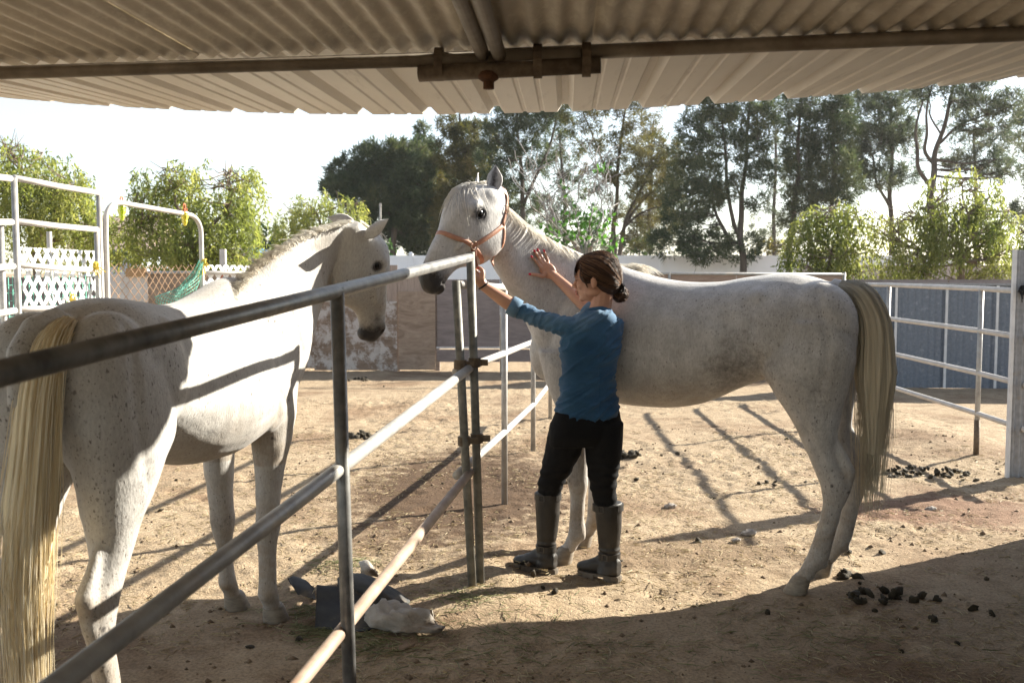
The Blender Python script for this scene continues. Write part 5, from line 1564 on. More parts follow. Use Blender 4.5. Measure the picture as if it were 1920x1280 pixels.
    ss = rel2 @ np.array(H.D) / H.ls; zz = co[:, 2] / H.zs; tt = rel2 @ np.array(H.Nn) / H.ts
    body = ~inhead
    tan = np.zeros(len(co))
    tan = np.maximum(tan, body * .85 * np.clip((1.12 - zz) / .34, 0, 1) * np.clip((ss - .12) / .15, 0, 1) * (ss < 1.15) * (zz > .74))  # belly dirt and painted-in shading, stronger downwards
    tan = np.maximum(tan, body * .85 * np.clip((.75 - zz) / .45, 0, 1))  # leg dirt with shading painted in, deepening towards the hooves
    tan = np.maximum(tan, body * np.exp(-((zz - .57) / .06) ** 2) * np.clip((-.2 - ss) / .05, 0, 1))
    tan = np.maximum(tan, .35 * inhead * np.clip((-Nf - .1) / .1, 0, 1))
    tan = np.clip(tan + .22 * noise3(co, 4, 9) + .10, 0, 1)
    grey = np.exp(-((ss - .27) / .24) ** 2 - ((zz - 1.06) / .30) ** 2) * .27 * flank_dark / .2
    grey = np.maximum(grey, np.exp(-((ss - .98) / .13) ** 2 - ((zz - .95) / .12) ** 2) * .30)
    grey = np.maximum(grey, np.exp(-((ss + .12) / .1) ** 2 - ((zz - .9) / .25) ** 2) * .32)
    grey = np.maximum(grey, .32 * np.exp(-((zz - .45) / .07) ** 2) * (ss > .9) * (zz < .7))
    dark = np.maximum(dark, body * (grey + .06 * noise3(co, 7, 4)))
    for (cs, cz, cr_) in ((-.185, .535, .0075), (-.258, .505, .009)):
        dark = np.maximum(dark, body * .7 * np.clip(1.6 - np.sqrt((ss - cs) ** 2 + (zz - cz) ** 2) / cr_, 0, 1) * (tt > 0))
        dark = np.maximum(dark, body * .7 * np.clip(1.6 - np.sqrt((ss - cs - .02) ** 2 + (zz - cz + .01) ** 2) / cr_, 0, 1) * (tt < 0))
    # bony edges of hock, knee and fetlock show grey skin through the thin hair
    jt = np.exp(-((zz - .53) / .05) ** 2) * (ss < 0) * np.clip((ss + .13) / -.05, 0, 1) * .25 + np.exp(-((zz - .13) / .035) ** 2) * .22 * (zz < .3)
    dark = np.maximum(dark, body * np.clip(jt + .08 * noise3(co, 14, 2), 0, 1) * (zz < .7))
    spk = np.clip(.34 + .35 * noise3(co, 1.7, 6) + .5 * np.clip((.35 - ss) / .3, 0, 1), 0.05, 1.3)
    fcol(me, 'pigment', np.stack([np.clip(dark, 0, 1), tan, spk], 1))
    bvh_me = me
    bv = BVHTree.FromPolygons([tuple(v) for v in co], [tuple(p.vertices) for p in me.polygons])
    bo = obj_from_mesh('body', me, coat, t)
    for hm in hooves:
        hm.obj('hoof', M['hoof'], t, smooth=True)
    for s_ in (1, -1):
        c = head_pt(O, a, n, l, .205, .030, .0905 * s_, k)
        mbe = MB(); mbe.ellipsoid(c, [a * .025 * k, n * .020 * k, l * .019 * k], 16, 10)
        mbe.obj('eye', M['eye'], t, smooth=True)
        # lids
        mbl = MB()
        for sg in (1, -1):
            pts = []
            for q in np.linspace(-1, 1, 9):
                pts.append(head_pt(O, a, n, l, .205 + .029 * q, .030 + sg * .018 * math.sqrt(max(0, 1 - q * q)), (.1085 - .012 * q * q - .003 * (sg < 0)) * s_, k))
            mbl.tube(pts, .0048 * k, 6)
        mbl.obj('eyelid', M['hoof_dark'], t, smooth=True)
    for nm, (me_h, mat_h) in mane_fn(H, O, a, n, l, k, bv).items():
        me_h.materials.append(mat_h); obj_from_mesh(nm, me_h, None, t)
    me_t, mat_t = tail_fn(H); me_t.materials.append(mat_t); obj_from_mesh('tail', me_t, None, t)
    return t, bv, bo

def nrm_dot(me, f):
    return normals(me) @ f
M['hoof_dark'] = simple_mat('dark_skin', (.035, .03, .03), (.06, .05, .05), rough=.5, scale=30)

def tail_hair(path, n, spread0, spread1, lenvar, r0, seed, hue0=(.2, .7), hue1=(.5, 1), lat=None, flat=.55, clump=26):
    """path: list of points (root to end); strands spread around it"""
    rr = np.random.default_rng(seed)
    P = np.array(cr([tuple(p) for p in path], 5)); K = len(P)
    lat = np.array(lat) if lat is not None else np.array([1, 0, 0])
    T = unit(np.gradient(P, axis=0)); B = unit(np.cross(T, lat)); A_ = np.cross(B, T)
    cl = [(rr.normal() * .6, rr.normal() * .6) for _ in range(clump)]
    out = []
    for i in range(n):
        c = cl[rr.integers(clump)]
        ang = rr.uniform(0, 2 * math.pi); q = math.sqrt(rr.random())
        x0, y0 = q * math.cos(ang), q * math.sin(ang)
        x1 = np.clip(.6 * c[0] + .4 * x0 + rr.normal() * .12, -1.5, 1.5); y1 = np.clip(.55 * c[1] + .45 * y0 + rr.normal() * .07, -1.25, 1.25)
        end = min(1.0, 1.02 - abs(rr.normal()) * lenvar * 1.7)
        st = rr.uniform(0, .16)
        k = 13
        pts = []
        ph = rr.uniform(0, 6); am = rr.uniform(.002, .010)
        for j in range(k):
            u = st + (end - st) * j / (k - 1)
            f = u * (K - 1); i0 = min(int(f), K - 2); w = f - i0
            p = P[i0] * (1 - w) + P[i0 + 1] * w
            sp = spread0 + (spread1 - spread0) * min(1, u * 1.6) ** .8
            if u > .75: sp *= 1 - .35 * (u - .75) / .25
            xx = x0 + (x1 - x0) * u; yy = y0 + (y1 - y0) * u
            p = p + A_[i0] * (xx * sp) + B[i0] * (yy * sp * flat) + A_[i0] * am * math.sin(u * 9 + ph)
            pts.append(p)
        h = rr.random()
        out.append((pts, r0 * rr.uniform(.7, 1.3), r0 * .5, hue0[0] + (hue0[1] - hue0[0]) * h, hue1[0] + (hue1[1] - hue1[0]) * h))
    me = hair_mesh('tail', out)
    # the body of the tail under the loose strands
    k0 = int(K * .88); V = []; Fc = []; Hh = []; m = 120
    lock = rr.normal(size=m); fine_ = rr.normal(size=m); lock = (lock + np.roll(lock, 1) + np.roll(lock, -1) + np.roll(lock, 2)) / 2.2
    for i in range(k0):
        u = i / (K - 1)
        sp = (spread0 + (spread1 - spread0) * min(1, u * 1.6) ** .8) * .80
        if u > .6: sp *= max(.25, 1 - 2.4 * (u - .6))
        for q in range(m):
            th = 2 * math.pi * q / m
            qs = int(q + 3 * math.sin(u * 5)) % m
            rip = 1 + .09 * lock[qs] + .035 * fine_[q] + .05 * math.sin(th * 5 + 2.5 * math.sin(u * 4))
            V.append(tuple(P[i] + (A_[i] * math.cos(th) + B[i] * math.sin(th) * flat) * sp * rip))
            h = .5 + .38 * lock[qs] + .3 * fine_[q]
            Hh.append((hue0[0] + hue0[1]) / 2 * (1 - u) + (hue1[0] + hue1[1]) / 2 * u + .22 * (h - .5))
    for i in range(k0 - 1):
        for q in range(m):
            a0 = i * m + q; a1 = i * m + (q + 1) % m
            Fc.append((a0, a1, a1 + m, a0 + m))
    co = bpy.data.meshes.new('tail_core'); co.from_pydata(V, [], Fc)
    at = co.attributes.new('hue', 'FLOAT', 'POINT'); at.data.foreach_set('value', np.clip(np.array(Hh), 0, 1))
    bm = bmesh.new(); bm.from_mesh(me); bm.from_mesh(co); bm.to_mesh(me); bm.free(); bpy.data.meshes.remove(co)
    me.shade_smooth()
    return me

def build_horses():
    res = {}
    # ---- tall horse on the right -------------------------------------
    H = Horse((1.41, 4.86), (-.914, .405), 1.0, 1.0, 1.0)
    lat = H.Nn
    def nkst(cx, cy, ux, uy, d, w, l): return (W(cx, cy, d), W(ux, uy, d), w, l)
    V0 = Vector((-.4, -.92, 0)); V1 = Vector((0, -1, 0)); V2 = Vector((.15, -1, 0))
    V2 = Vector((.25, -.97, 0)); V3 = Vector((.45, -.89, 0)); V4 = Vector((.6, -.8, 0))
    neck = [nkst(1165, 497, 1060, 745, 5.34, .19, V0), nkst(1115, 484, 1018, 675, 5.34, .165, V0), nkst(1055, 459, 990, 612, 5.32, .13, V1), nkst(1008, 432, 958, 556, 5.27, .108, V2), nkst(968, 402, 925, 500, 5.19, .092, V3), nkst(936, 372, 905, 455, 5.13, .080, V4)]
    O = W(925, 352, 5.10); Mz = W(792, 540, 4.83)
    a = (Mz - O); k = a.length / .642; a.normalize()
    l = Vector((-a.y, a.x, 0)).normalized()
    if l.y > 0: l = -l
    n = l.cross(a).normalized()
    if n.z < 0: n = -n
    fwd = Vector((-.75, -.35, .2))
    e_near = head_pt(O, a, n, l, .055, .020, .062, k); e_far = head_pt(O, a, n, l, .03, .05, -.062, k)
    tipn = W(927, 310, 5.03)
    ears = [(e_near, tipn - e_near, Vector((.45, -1, .1)), (tipn - e_near).length, .046),
            (e_far, W(903, 326, 5.22) - e_far, Vector((-.9, -.2, .2)), .13, .032)]
    legs = [(HIND, .155, 0, .015), (HIND, -.155, -.07, -.01), (FORE, .14, 0.02, .03), (FORE, -.14, .035, -.03)]
    def manes(H, O, a, n, l, k, bv):
        rr = np.random.default_rng(4)
        st = []
        # forelock over the forehead and near the eye
        for i in range(120):
            u0 = rr.uniform(.0, .07); l0 = rr.normal() * .024 - .008
            p0 = None
            L = rr.uniform(.10, .27); side = rr.normal() * .05 + (.07 if rr.random() < .14 else -.02)
            pts = []
            for j in range(9):
                q = j / 8
                u = u0 + L * q
                hn = np.interp(u, [x[0] for x in HEAD], [x[1] for x in HEAD])
                lw = l0 + side * q ** 1.2
                drop = np.clip(abs(lw) - .04, 0, .1) * 1.1
                pts.append(np.array(head_pt(O, a, n, l, u, max(.05, hn) + .010 * math.sin(math.pi * min(q * 1.3, 1)) + .004 - drop + rr.normal() * .0015, lw, k)))
            st.append((pts, .0022, .0008, rr.uniform(.4, .9), rr.uniform(.5, 1)))
        for i in range(14):   # fly-away wisps
            u_ = rr.uniform(.04, .1); p0 = np.array(head_pt(O, a, n, l, u_, float(np.interp(u_, [x[0] for x in HEAD], [x[1] for x in HEAD])), rr.normal() * .02, k))
            d1 = np.array(n) * rr.uniform(.01, .04) + np.array(a) * rr.uniform(.0, .12)
            st.append(([p0, p0 + d1 * .5 + np.array([0, 0, .008]), p0 + d1], .0009, .0004, .7, .9))
        out = {'forelock': (hair_mesh('forelock', st), M['mane_white'])}
        st = []
        cre = [(940, 374, 5.12), (968, 400, 5.18), (1008, 430, 5.26), (1055, 457, 5.31), (1115, 482, 5.34), (1165, 494, 5.34), (1195, 498, 5.33)]
        C = [np.array(W(*q)) for q in cre]
        C = np.array(cr(C, 10))
        for i in range(1100):
            f = rr.random() * (len(C) - 1.01); i0 = int(f); w = f - i0
            p = C[i0] * (1 - w) + C[i0 + 1] * w + np.array([0, rr.normal() * .012, -.012])
            L = rr.uniform(.12, .26)
            far = rr.random() < .5
            if far: d1 = np.array([rr.normal() * .1, .55, .10]); d2 = np.array([rr.normal() * .25 + .1, .42, -.9])
            else:
                L *= .62; d1 = np.array([rr.normal() * .12 + .22, -.34, .06]); d2 = np.array([.42 + rr.normal() * .12, -.30, -.80])
            pts = [p + d1 * L * .5 * (q) * 1.1 + d2 * L * q ** 2 * .8 for q in np.linspace(0, 1, 7)]
            st.append((pts, .002, .0008, rr.uniform(.3, .8), rr.uniform(.4, 1)))
        # tuft lying along the withers
        w0 = np.array(W(1180, 499, 5.29))
        for i in range(90):
            p = w0 + np.array([rr.normal() * .03, rr.normal() * .02, rr.normal() * .006])
            L = rr.uniform(.05, .14)
            st.append(([p + np.array([L * q, -.012 * q, .008 * math.sin(q * 2.6) - .055 * q * q]) for q in np.linspace(0, 1, 7)], .0018, .0007, rr.uniform(.4, .8), rr.uniform(.4, .9)))
        # bridle-path hair just behind the ear, near side
        b0 = np.array(head_pt(O, a, n, l, .0, -.01, .055, k))
        for i in range(0):
            p = b0 + np.array([rr.uniform(.0, .06), rr.normal() * .012, rr.uniform(-.03, .03)])
            L = rr.uniform(.06, .15)
            st.append(([p + np.array([.02 * q + rr.normal() * .002, -.035 * math.sin(q * 1.8), -L * q]) for q in np.linspace(0, 1, 6)], .0017, .0007, rr.uniform(.4, .8), rr.uniform(.4, .9)))
        out['mane'] = (hair_mesh('mane', st), M['mane_white'])
        return out
    def tail(H):
        path = [W(1572, 541, 4.74), W(1612, 553, 4.70), W(1638, 605, 4.68), W(1642, 700, 4.68), W(1640, 820, 4.69), W(1635, 965, 4.70)]
        return tail_hair(path, 700, .042, .108, .10, .0014, 5, (.0, .18), (.6, 1.0), lat=(.92, -.2, 0), flat=.7), M['tail_grey']
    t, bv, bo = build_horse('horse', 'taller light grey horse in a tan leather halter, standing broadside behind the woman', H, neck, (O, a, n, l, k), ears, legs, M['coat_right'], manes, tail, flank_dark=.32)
    res['right'] = (t, bv, O, a, n, l, k, H)
    build_halter(t, bv, O, a, n, l, k)
    for st, side, ds, spread in legs:
        p = H.P(st[-1][1] + ds + .02, side + spread, 0); FLAT.append((p.x, p.y, .13))
    # ---- horse on the left ------------------------------------------
    H2 = Horse((-1.36, 3.17), (.156, .988), 1.03, .95, .97)
    r0 = Vector((.985, -.17, 0)); r1 = Vector((.9, -.43, 0)); r2 = Vector((.82, -.57, 0)); r3 = Vector((.79, -.61, 0))
    def n2(cx, cy, cd, ux, uy, ud, w, l): return (W(cx, cy, cd), W(ux, uy, ud), w, l)
    neck2 = [n2(425, 560, 4.05, 505, 790, 4.40, .155, r0), n2(470, 512, 4.20, 542, 700, 4.57, .150, r1), n2(520, 472, 4.34, 560, 612, 4.72, .13, r1), n2(575, 441, 4.49, 583, 560, 4.83, .108, r2), n2(622, 424, 4.60, 606, 525, 4.84, .095, r2), n2(652, 418, 4.67, 628, 505, 4.84, .085, r3)]
    O2 = W(662, 420, 4.70); M2 = W(706, 634, 4.98)
    a2 = (M2 - O2); k2 = a2.length / .642; a2.normalize()
    f2 = Vector((.80, .58, .22)); nn2 = (f2 - a2 * f2.dot(a2)).normalized(); l2 = nn2.cross(a2).normalized()
    if l2.x < 0: l2 = -l2      # l2 points to the horse's right
    e_r = head_pt(O2, a2, nn2, l2, .05, .015, .066, k2); e_l = head_pt(O2, a2, nn2, l2, .02, .03, -.062, k2)
    tr_ = W(724, 408, 4.60); tl_ = W(610, 406, 4.84)
    ears2 = [(e_r, tr_ - e_r, Vector((.75, .5, -.25)), (tr_ - e_r).length, .046), (e_l, tl_ - e_l, Vector((-.5, .8, .1)), (tl_ - e_l).length, .034)]
    legs2 = [(HIND, .155, .035, .0), (HIND, -.155, -.02, .0), (FORE, .14, .10, -.035), (FORE, -.14, -.02, -.0)]
    def manes2(H, O, a, n, l, k, bv):
        rr = np.random.default_rng(9)
        st = []
        cre = [(432, 562, 4.02), (470, 512, 4.18), (520, 471, 4.33), (575, 439, 4.48), (622, 421, 4.59), (656, 412, 4.66)]
        C = np.array(cr([np.array(W(*q)) for q in cre], 10))
        for i in range(2000):
            f = rr.random() * (len(C) - 1.01); i0 = int(f); w = f - i0
            u = f / len(C)
            lat_ = np.array([.85, -.5, 0])
            p = C[i0] * (1 - w) + C[i0 + 1] * w + lat_ * rr.normal() * .018 + np.array([0, 0, -.012])
            L = rr.uniform(.05, .115) * (1.15 if u < .75 else .8)
            if rr.random() < .68:   # stands up / falls to the near side
                cw = math.sin(f * 1.9) + .6 * math.sin(f * 4.3 + 1); d1 = np.array([.07 * rr.normal() - .42 + .14 * cw, .05, .72]) + lat_ * (.22 + .10 * cw); d2 = lat_ * (.22 + .14 * cw + .06 * rr.normal()) + np.array([-.30, .1, -.45])
            else:
                d1 = np.array([-.5 + .10 * rr.normal(), .2, .7]); d2 = np.array([-.65, .25, -1.1])
            pts = [p + d1 * L * .6 * q + d2 * L * q * q * .7 for q in np.linspace(0, 1, 6)]
            tone = .85 - .40 * math.exp(-((u - .28) / .16) ** 2)
            st.append((pts, .0014, .0005, tone * rr.uniform(.5, 1.1), min(1, tone * rr.uniform(.8, 1.5))))
        out = {'mane': (hair_mesh('mane', st), M['mane_white'])}
        st = []
        for i in range(60):
            u0 = rr.uniform(.0, .05); l0 = rr.normal() * .02; L = rr.uniform(.05, .10)
            pts = []
            for j in range(7):
                q = j / 6; u = u0 + L * q
                hn = np.interp(u, [x[0] for x in HEAD], [x[1] for x in HEAD])
                pts.append(np.array(head_pt(O, a, n, l, u, max(.05, hn) + .010 * math.sin(math.pi * q) + .004, l0 * (1 + .4 * q), k)))
            st.append((pts, .002, .0008, rr.uniform(.4, .9), rr.uniform(.5, 1)))
        out['forelock'] = (hair_mesh('forelock', st), M['mane_white'])
        return out
    def tail2(H):
        d0 = H.P(-.22, 0, 1.45)
        path = [W(128, 603, 2.99), W(98, 640, 2.88), W(76, 720, 2.83), W(66, 850, 2.81), W(54, 1020, 2.80), W(52, 1180, 2.79), W(62, 1400, 2.78)]
        return tail_hair(path, 800, .030, .086, .10, .0014, 8, (.1, .9), (.25, .95), lat=(.98, .1, 0), flat=.7, clump=30), M['tail_gold']
    t2, bv2, bo2 = build_horse('horse', 'smaller flea-bitten grey horse with a long golden tail, seen from behind at the left', H2, neck2, (O2, a2, nn2, l2, k2), ears2, legs2, M['coat_left'], manes2, tail2, flank_dark=.1, eye_r=.036)
    res['left'] = (t2, bv2)
    for st, side, ds, spread in legs2:
        p = H2.P(st[-1][1] + ds + .02, side + spread, 0); FLAT.append((p.x, p.y, .13))
    return res

def build_halter(t, bv, O, a, n, l, k):
    hal = bpy.data.objects.new('halter', None); hal.empty_display_size = .05; hal.location = O - t.location
    COL.objects.link(hal); hal.parent = t
    def hit(origin, direction):
        r = bv.ray_cast(origin, direction, 1.2)
        return r[0], r[1]
    def side_pt(u, nn, sgn=1):
        o = head_pt(O, a, n, l, u, nn, .5 * sgn, k)
        p, nm = hit(o, -l * sgn)
        if p is None: p = head_pt(O, a, n, l, u, nn, .08 * sgn, k); nm = l * sgn
        return p, nm
    def ring_pt(u, ang, nc=-.02):
        d = n * math.cos(ang) + l * math.sin(ang)
        c = head_pt(O, a, n, l, u, nc, 0, k)
        p, nm = hit(c + d * (.20 * k), -d)
        if p is None: p = c + d * .1; nm = d
        return p, nm
    def strap(name, pn, width, mat, th=.004, lift=.0035, closed=False):
        P = [p + nm.normalized() * lift for p, nm in pn]
        # smooth the path
        for _ in range(3):
            Q = P[:]
            for i in range(len(P)):
                if closed: Q[i] = (P[i - 1] + P[i] * 2 + P[(i + 1) % len(P)]) / 4
                elif 0 < i < len(P) - 1: Q[i] = (P[i - 1] + P[i] * 2 + P[i + 1]) / 4
            P = Q
        mb = MB(); rings = []
        m = len(P)
        for i, p in enumerate(P):
            d = ((P[(i + 1) % m] - P[i - 1]) if closed or 0 < i < m - 1 else (P[i + 1] - p if i == 0 else p - P[i - 1])).normalized()
            nm = pn[i][1].normalized(); nm = (nm - d * nm.dot(d)).normalized(); sd = d.cross(nm)
            w = width / 2
            rings.append([p + sd * w, p + sd * w * .8 + nm * th, p - sd * w * .8 + nm * th, p - sd * w, p - sd * w * .8 - nm * .002, p + sd * w * .8 - nm * .002])
        if closed: rings.append(rings[0])
        mb.loft(rings, cap=not closed)
        return mb.obj(name, mat, hal, smooth=True)
    nb = []
    for i in range(40):
        th = 2 * math.pi * i / 40
        u = .36 + .022 * math.cos(th) - .015 * (1 - abs(math.cos(th)))
        nb.append(ring_pt(u, th))
    strap('noseband', nb, .024 * k, M['leather'], closed=True)
    for s_ in (1, -1):
        strap('cheek_strap', [side_pt(.345 + (.145 - .345) * q, -.045 + (-.118 + .045) * q, s_) for q in np.linspace(0, 1, 12)], .024 * k, M['leather'])
        strap('throat_strap', [side_pt(.14 + .19 * q, -.125 - .075 * math.sin(q * 1.9), s_) for q in np.linspace(0, 1, 12)], .016 * k, M['leather'])
        strap('chin_strap', [side_pt(.345 + .03 * q, -.05 - .06 * q, s_) for q in np.linspace(0, 1, 8)], .03 * k, M['leather_dark'], .007)
        # square ring where the straps meet
        p, nm = side_pt(.338, -.045, s_); mb = MB()
        mb.tube([p + nm * .008 + (a * math.cos(q) + n * math.sin(q)) * .020 * k for q in np.linspace(0, 2 * math.pi, 14)], .0032, 6); mb.obj('ring', M['brass'], hal, smooth=True)
        # buckle on the crown strap
    crown = []
    for q in np.linspace(0, 1, 9):
        crown.append(side_pt(.15 - .165 * q, -.118 + .068 * q, 1))
    for q in np.linspace(-.6, .6, 5):
        o_ = head_pt(O, a, n, l, .004, .3, .075 * q * -1, k)
        p, nm = hit(o_, -n)
        if p is not None: crown.append((p, nm))
    for q in np.linspace(1, 0, 9):
        crown.append(side_pt(.15 - .165 * q, -.118 + .068 * q, -1))
    strap('crown_strap', crown, .024 * k, M['leather'])
    p, nm = crown[4]; p2, _ = crown[6]
    d = (p2 - p).normalized(); sd = d.cross(nm.normalized())
    mb = MB(); c = p + nm.normalized() * .009
    mb.tube([c + d * (.020 * k * math.copysign(abs(math.cos(q)) ** .6, math.cos(q))) + sd * (.017 * k * math.copysign(abs(math.sin(q)) ** .6, math.sin(q))) for q in np.linspace(0, 2 * math.pi, 21)], .0028, 6)
    mb.tube([c - d * .02 * k, c + d * .02 * k], .002, 5)
    mb.obj('buckle', M['brass'], hal, smooth=True)
    # hanging chin tab in the woman's hand
    p0 = W(884, 474, 4.915)
    mb = MB(); pts = [p0, W(888, 488, 4.915), W(891, 502, 4.915), W(889, 515, 4.92)]
    for (q0, q1) in zip(pts[:-1], pts[1:]): mb.beam(q0, q1 + (q1 - q0) * .1, .034, .012, (0, -1, 0))
    mb.obj('chin_tab', M['leather_dark'], hal)
# ------------------------------------------------------------------ the woman
M['skin'] = None
def skin_mat():
    m, nt, b = new_mat('skin')
    v = objvec(nt)
    f = noise(nt, 14, 4, .6, v)
    col = ramp(nt, f, [(.3, (.43, .215, .135)), (.7, (.53, .285, .19))])
    nt.links.new(col, b.inputs['Base Color'])
    b.inputs['Roughness'].default_value = .45
    b.inputs['Subsurface Weight'].default_value = .08
    b.inputs['Subsurface Radius'].default_value = (.012, .005, .003)
    bump(nt, b, noise(nt, 160, 3, .6, v), .06, .002)
    return m

def denim_mat():
    m, nt, b = new_mat('blue_denim')
    v = objvec(nt)
    f = noise(nt, 5, 5, .65, v)
    at = N(nt, 'ShaderNodeAttribute', attribute_name='fade')
    k = math_(nt, 'ADD', math_(nt, 'MULTIPLY', f, .6), at.outputs['Fac'])
    col = ramp(nt, k, [(.22, (.020, .070, .150)), (.52, (.042, .115, .215)), (.95, (.17, .26, .345))])
    w = noise(nt, 420, 2, .5, objvec(nt, (1, 1, .3)))
    col = mixc(nt, .5, col, ramp(nt, w, [(.3, (.7, .7, .7)), (.7, (1.25, 1.25, 1.25))]), 'MULTIPLY')
    nt.links.new(col, b.inputs['Base Color']); b.inputs['Roughness'].default_value = .85
    b.inputs['Specular IOR Level'].default_value = .2
    b.inputs['Sheen Weight'].default_value = .15
    bump(nt, b, math_(nt, 'ADD', w, math_(nt, 'MULTIPLY', noise(nt, 30, 4, .6, v), 1.5)), .25, .004)
    return m

def px_ring(y, xl, xr, d, V, Hd, thick, n=32, p=2.3, yoff=0.0):
    """horizontal ring whose visible width runs from xl to xr (photo pixels) at height of pixel row y"""
    a = W(xl, y, d); b_ = W(xr, y, d)
    c = (a + b_) / 2
    half = (b_.x - a.x) / 2
    w = math.sqrt(max(half * half - (thick * Hd.x) ** 2, (half * .6) ** 2)) / abs(V.x)
    out = []
    for i in range(n):
        t = 2 * math.pi * i / n
        ct, st = math.cos(t), math.sin(t)
        out.append(c + V * (w * math.copysign(abs(ct) ** (2 / p), ct)) + Hd * (thick * math.copysign(abs(st) ** (2 / p), st)))
    return out

def chain(mb, pts, rs, n=12):
    q = cr([(*p, r) for p, r in zip(pts, rs)], 4)
    P = [Vector(x[:3]) for x in q]; Rr = [x[3] for x in q]
    mb.tube(P, Rr, n)
    mb.ellipsoid(P[-1], [(Rr[-1], 0, 0), (0, Rr[-1], 0), (0, 0, Rr[-1])], 10, 8)
    mb.ellipsoid(P[0], [(Rr[0], 0, 0), (0, Rr[0], 0), (0, 0, Rr[0])], 10, 8)

def build_woman(horses):
    bv = horses['right'][1]
    cam_p = Vector((0, 0, CAM_H))
    def surf(px, py, lift, dflt=5.2):
        q = W(px, py, 5.0) - cam_p
        h = bv.ray_cast(cam_p, q.normalized(), 12)
        if h[0] is None: return W(px, py, dflt)
        nm = h[1] if h[1].dot(q) < 0 else -h[1]
        return h[0] + (nm * .5 - q.normalized() * .5).normalized() * lift
    D0 = 4.87
    V = Vector((.91, .41, 0)).normalized(); Hd = Vector((-.41, .91, 0)).normalized()
    t = thing('person', 'brown-haired woman in a denim shirt stroking the tall grey horse', 'person', W(1085, 1085, 4.93) * 1.0)
    t.location.z = 0
    skin = M['skin'] = skin_mat()
    # ---------------- body
    mb = MB()
    hd = W(1116, 521, 4.90)                      # head centre
    f = Vector((-.93, .34, -.10)).normalized(); up = Vector((-.10, .03, 1)); up = (up - f * up.dot(f)).normalized(); lf = up.cross(f).normalized()
    hp = lambda x, y, z: hd + f * x + lf * y + up * z
    el = lambda x, y, z, rx, ry, rz, nu=20, nv=14: mb.ellipsoid(hp(x, y, z), [f * rx, lf * ry, up * rz], nu, nv)
    el(-.018, 0, .025, .096, .073, .088)
    el(.030, 0, -.035, .062, .056, .080)
    el(.050, 0, .03, .045, .058, .058)
    el(.036, 0, -.078, .052, .040, .034)
    el(.076, 0, -.096, .017, .020, .015)         # chin
    for s_ in (1, -1):
        el(.062, .034 * s_, -.028, .026, .022, .024)   # cheek
        el(.083, .030 * s_, .018, .014, .022, .008)    # brow
        el(.010, .050 * s_, -.068, .040, .012, .022)   # jaw line
        el(.083, .030 * s_, .001, .009, .014, .009)    # lid
    mb.tube([hp(.088, 0, .012), hp(.100, 0, -.012), hp(.113, 0, -.030)], [.008, .010, .0125], 10)
    el(.1125, 0, -.033, .0105, .011, .009)
    for s_ in (1, -1): el(.103, .011 * s_, -.036, .010, .007, .007)
    el(.098, 0, -.059, .009, .019, .0055); el(.096, 0, -.070, .009, .017, .0055)
    el(.088, 0, -.048, .014, .014, .012)
    # ear
    for s_ in (1, -1):
        el(-.012, .074 * s_, -.018, .017, .010, .030, 14, 10)
        el(-.006, .070 * s_, -.040, .010, .008, .012, 12, 8)
    nb = W(1122, 592, 4.90)
    chain(mb, [hp(-.022, 0, -.055), hp(-.03, 0, -.095), nb], [.052, .050, .058])
    # trunk and legs under the clothes
    core = [(592, 1082, 1156), (606, 1066, 1166), (640, 1056, 1166), (700, 1058, 1152), (760, 1052, 1158), (800, 1046, 1160)]
    mb.loft([px_ring(y, a + 13, b_ - 15, D0, V, Hd, .058) for y, a, b_ in core])
    LS = W(1068, 612, 4.81); RS = W(1150, 611, 4.93)
    chain(mb, [W(1068, 790, 4.90), W(1046, 870, 4.94), W(1028, 945, 4.98), W(1023, 1050, 5.0)], [.070, .050, .040, .032])
    chain(mb, [W(1132, 790, 4.87), W(1130, 880, 4.87), W(1134, 960, 4.88), W(1142, 1055, 4.88)], [.070, .052, .042, .032])
    # left arm to the halter
    LE = W(978, 584, 4.90); LW = W(908, 537, 4.90)
    chain(mb, [LS, W(1022, 602, 4.86), LE], [.036, .031, .031])
    chain(mb, [LE, W(950, 566, 4.90), LW], [.032, .0355, .0245])
    palm = W(897, 522, 4.895)
    d_ = (palm - LW).normalized()
    mb.ellipsoid(palm, [d_ * .050, Vector((.75, -.45, .4)).normalized() * .024, Vector((.3, .85, .2)).normalized() * .036], 16, 10)
    chain(mb, [LW, LW.lerp(palm, .6)], [.0255, .027])
    tab = W(889, 508, 5.075)
    for i in range(4):
        b0 = W(893 - i * 1.5, 508 + i * 8.0, 4.875 + .012 * i)
        k1 = W(883 - i * 1.0, 507 + i * 7.2, 4.875 + .012 * i)
        k2 = W(879.5, 508 + i * 6.5, 4.915 + .01 * i); k3 = W(886, 511 + i * 5.5, 4.94 + .008 * i)
        chain(mb, [b0, k1, k2, k3], [.0105, .0095, .0085, .0075], 8)
    chain(mb, [W(904, 522, 4.875), W(905, 509, 4.885), W(898, 502, 4.90), W(893, 503, 4.91)], [.0135, .0115, .010, .0085], 8)
    # right arm: elbow hidden by the head, hand flat on the horse's neck
    RE = W(1112, 588, 5.03)
    RW = surf(1042, 522, .022)
    chain(mb, [RS, W(1142, 600, 5.0), RE], [.036, .031, .031])
    mid = RE.lerp(RW, .4) + Vector((0, -.012, .004))
    chain(mb, [RE, mid, RW], [.032, .0355, .0245])
    pc = surf(1026, 508, .016); pa = (pc - RW).normalized()
    nrm = (cam_p - pc).normalized(); sd_ = pa.cross(nrm).normalized(); nrm = sd_.cross(pa)
    mb.ellipsoid(pc, [pa * .050, sd_ * .040, nrm * .015], 16, 10)
    chain(mb, [RW, RW.lerp(pc, .7)], [.025, .022])
    tips = []
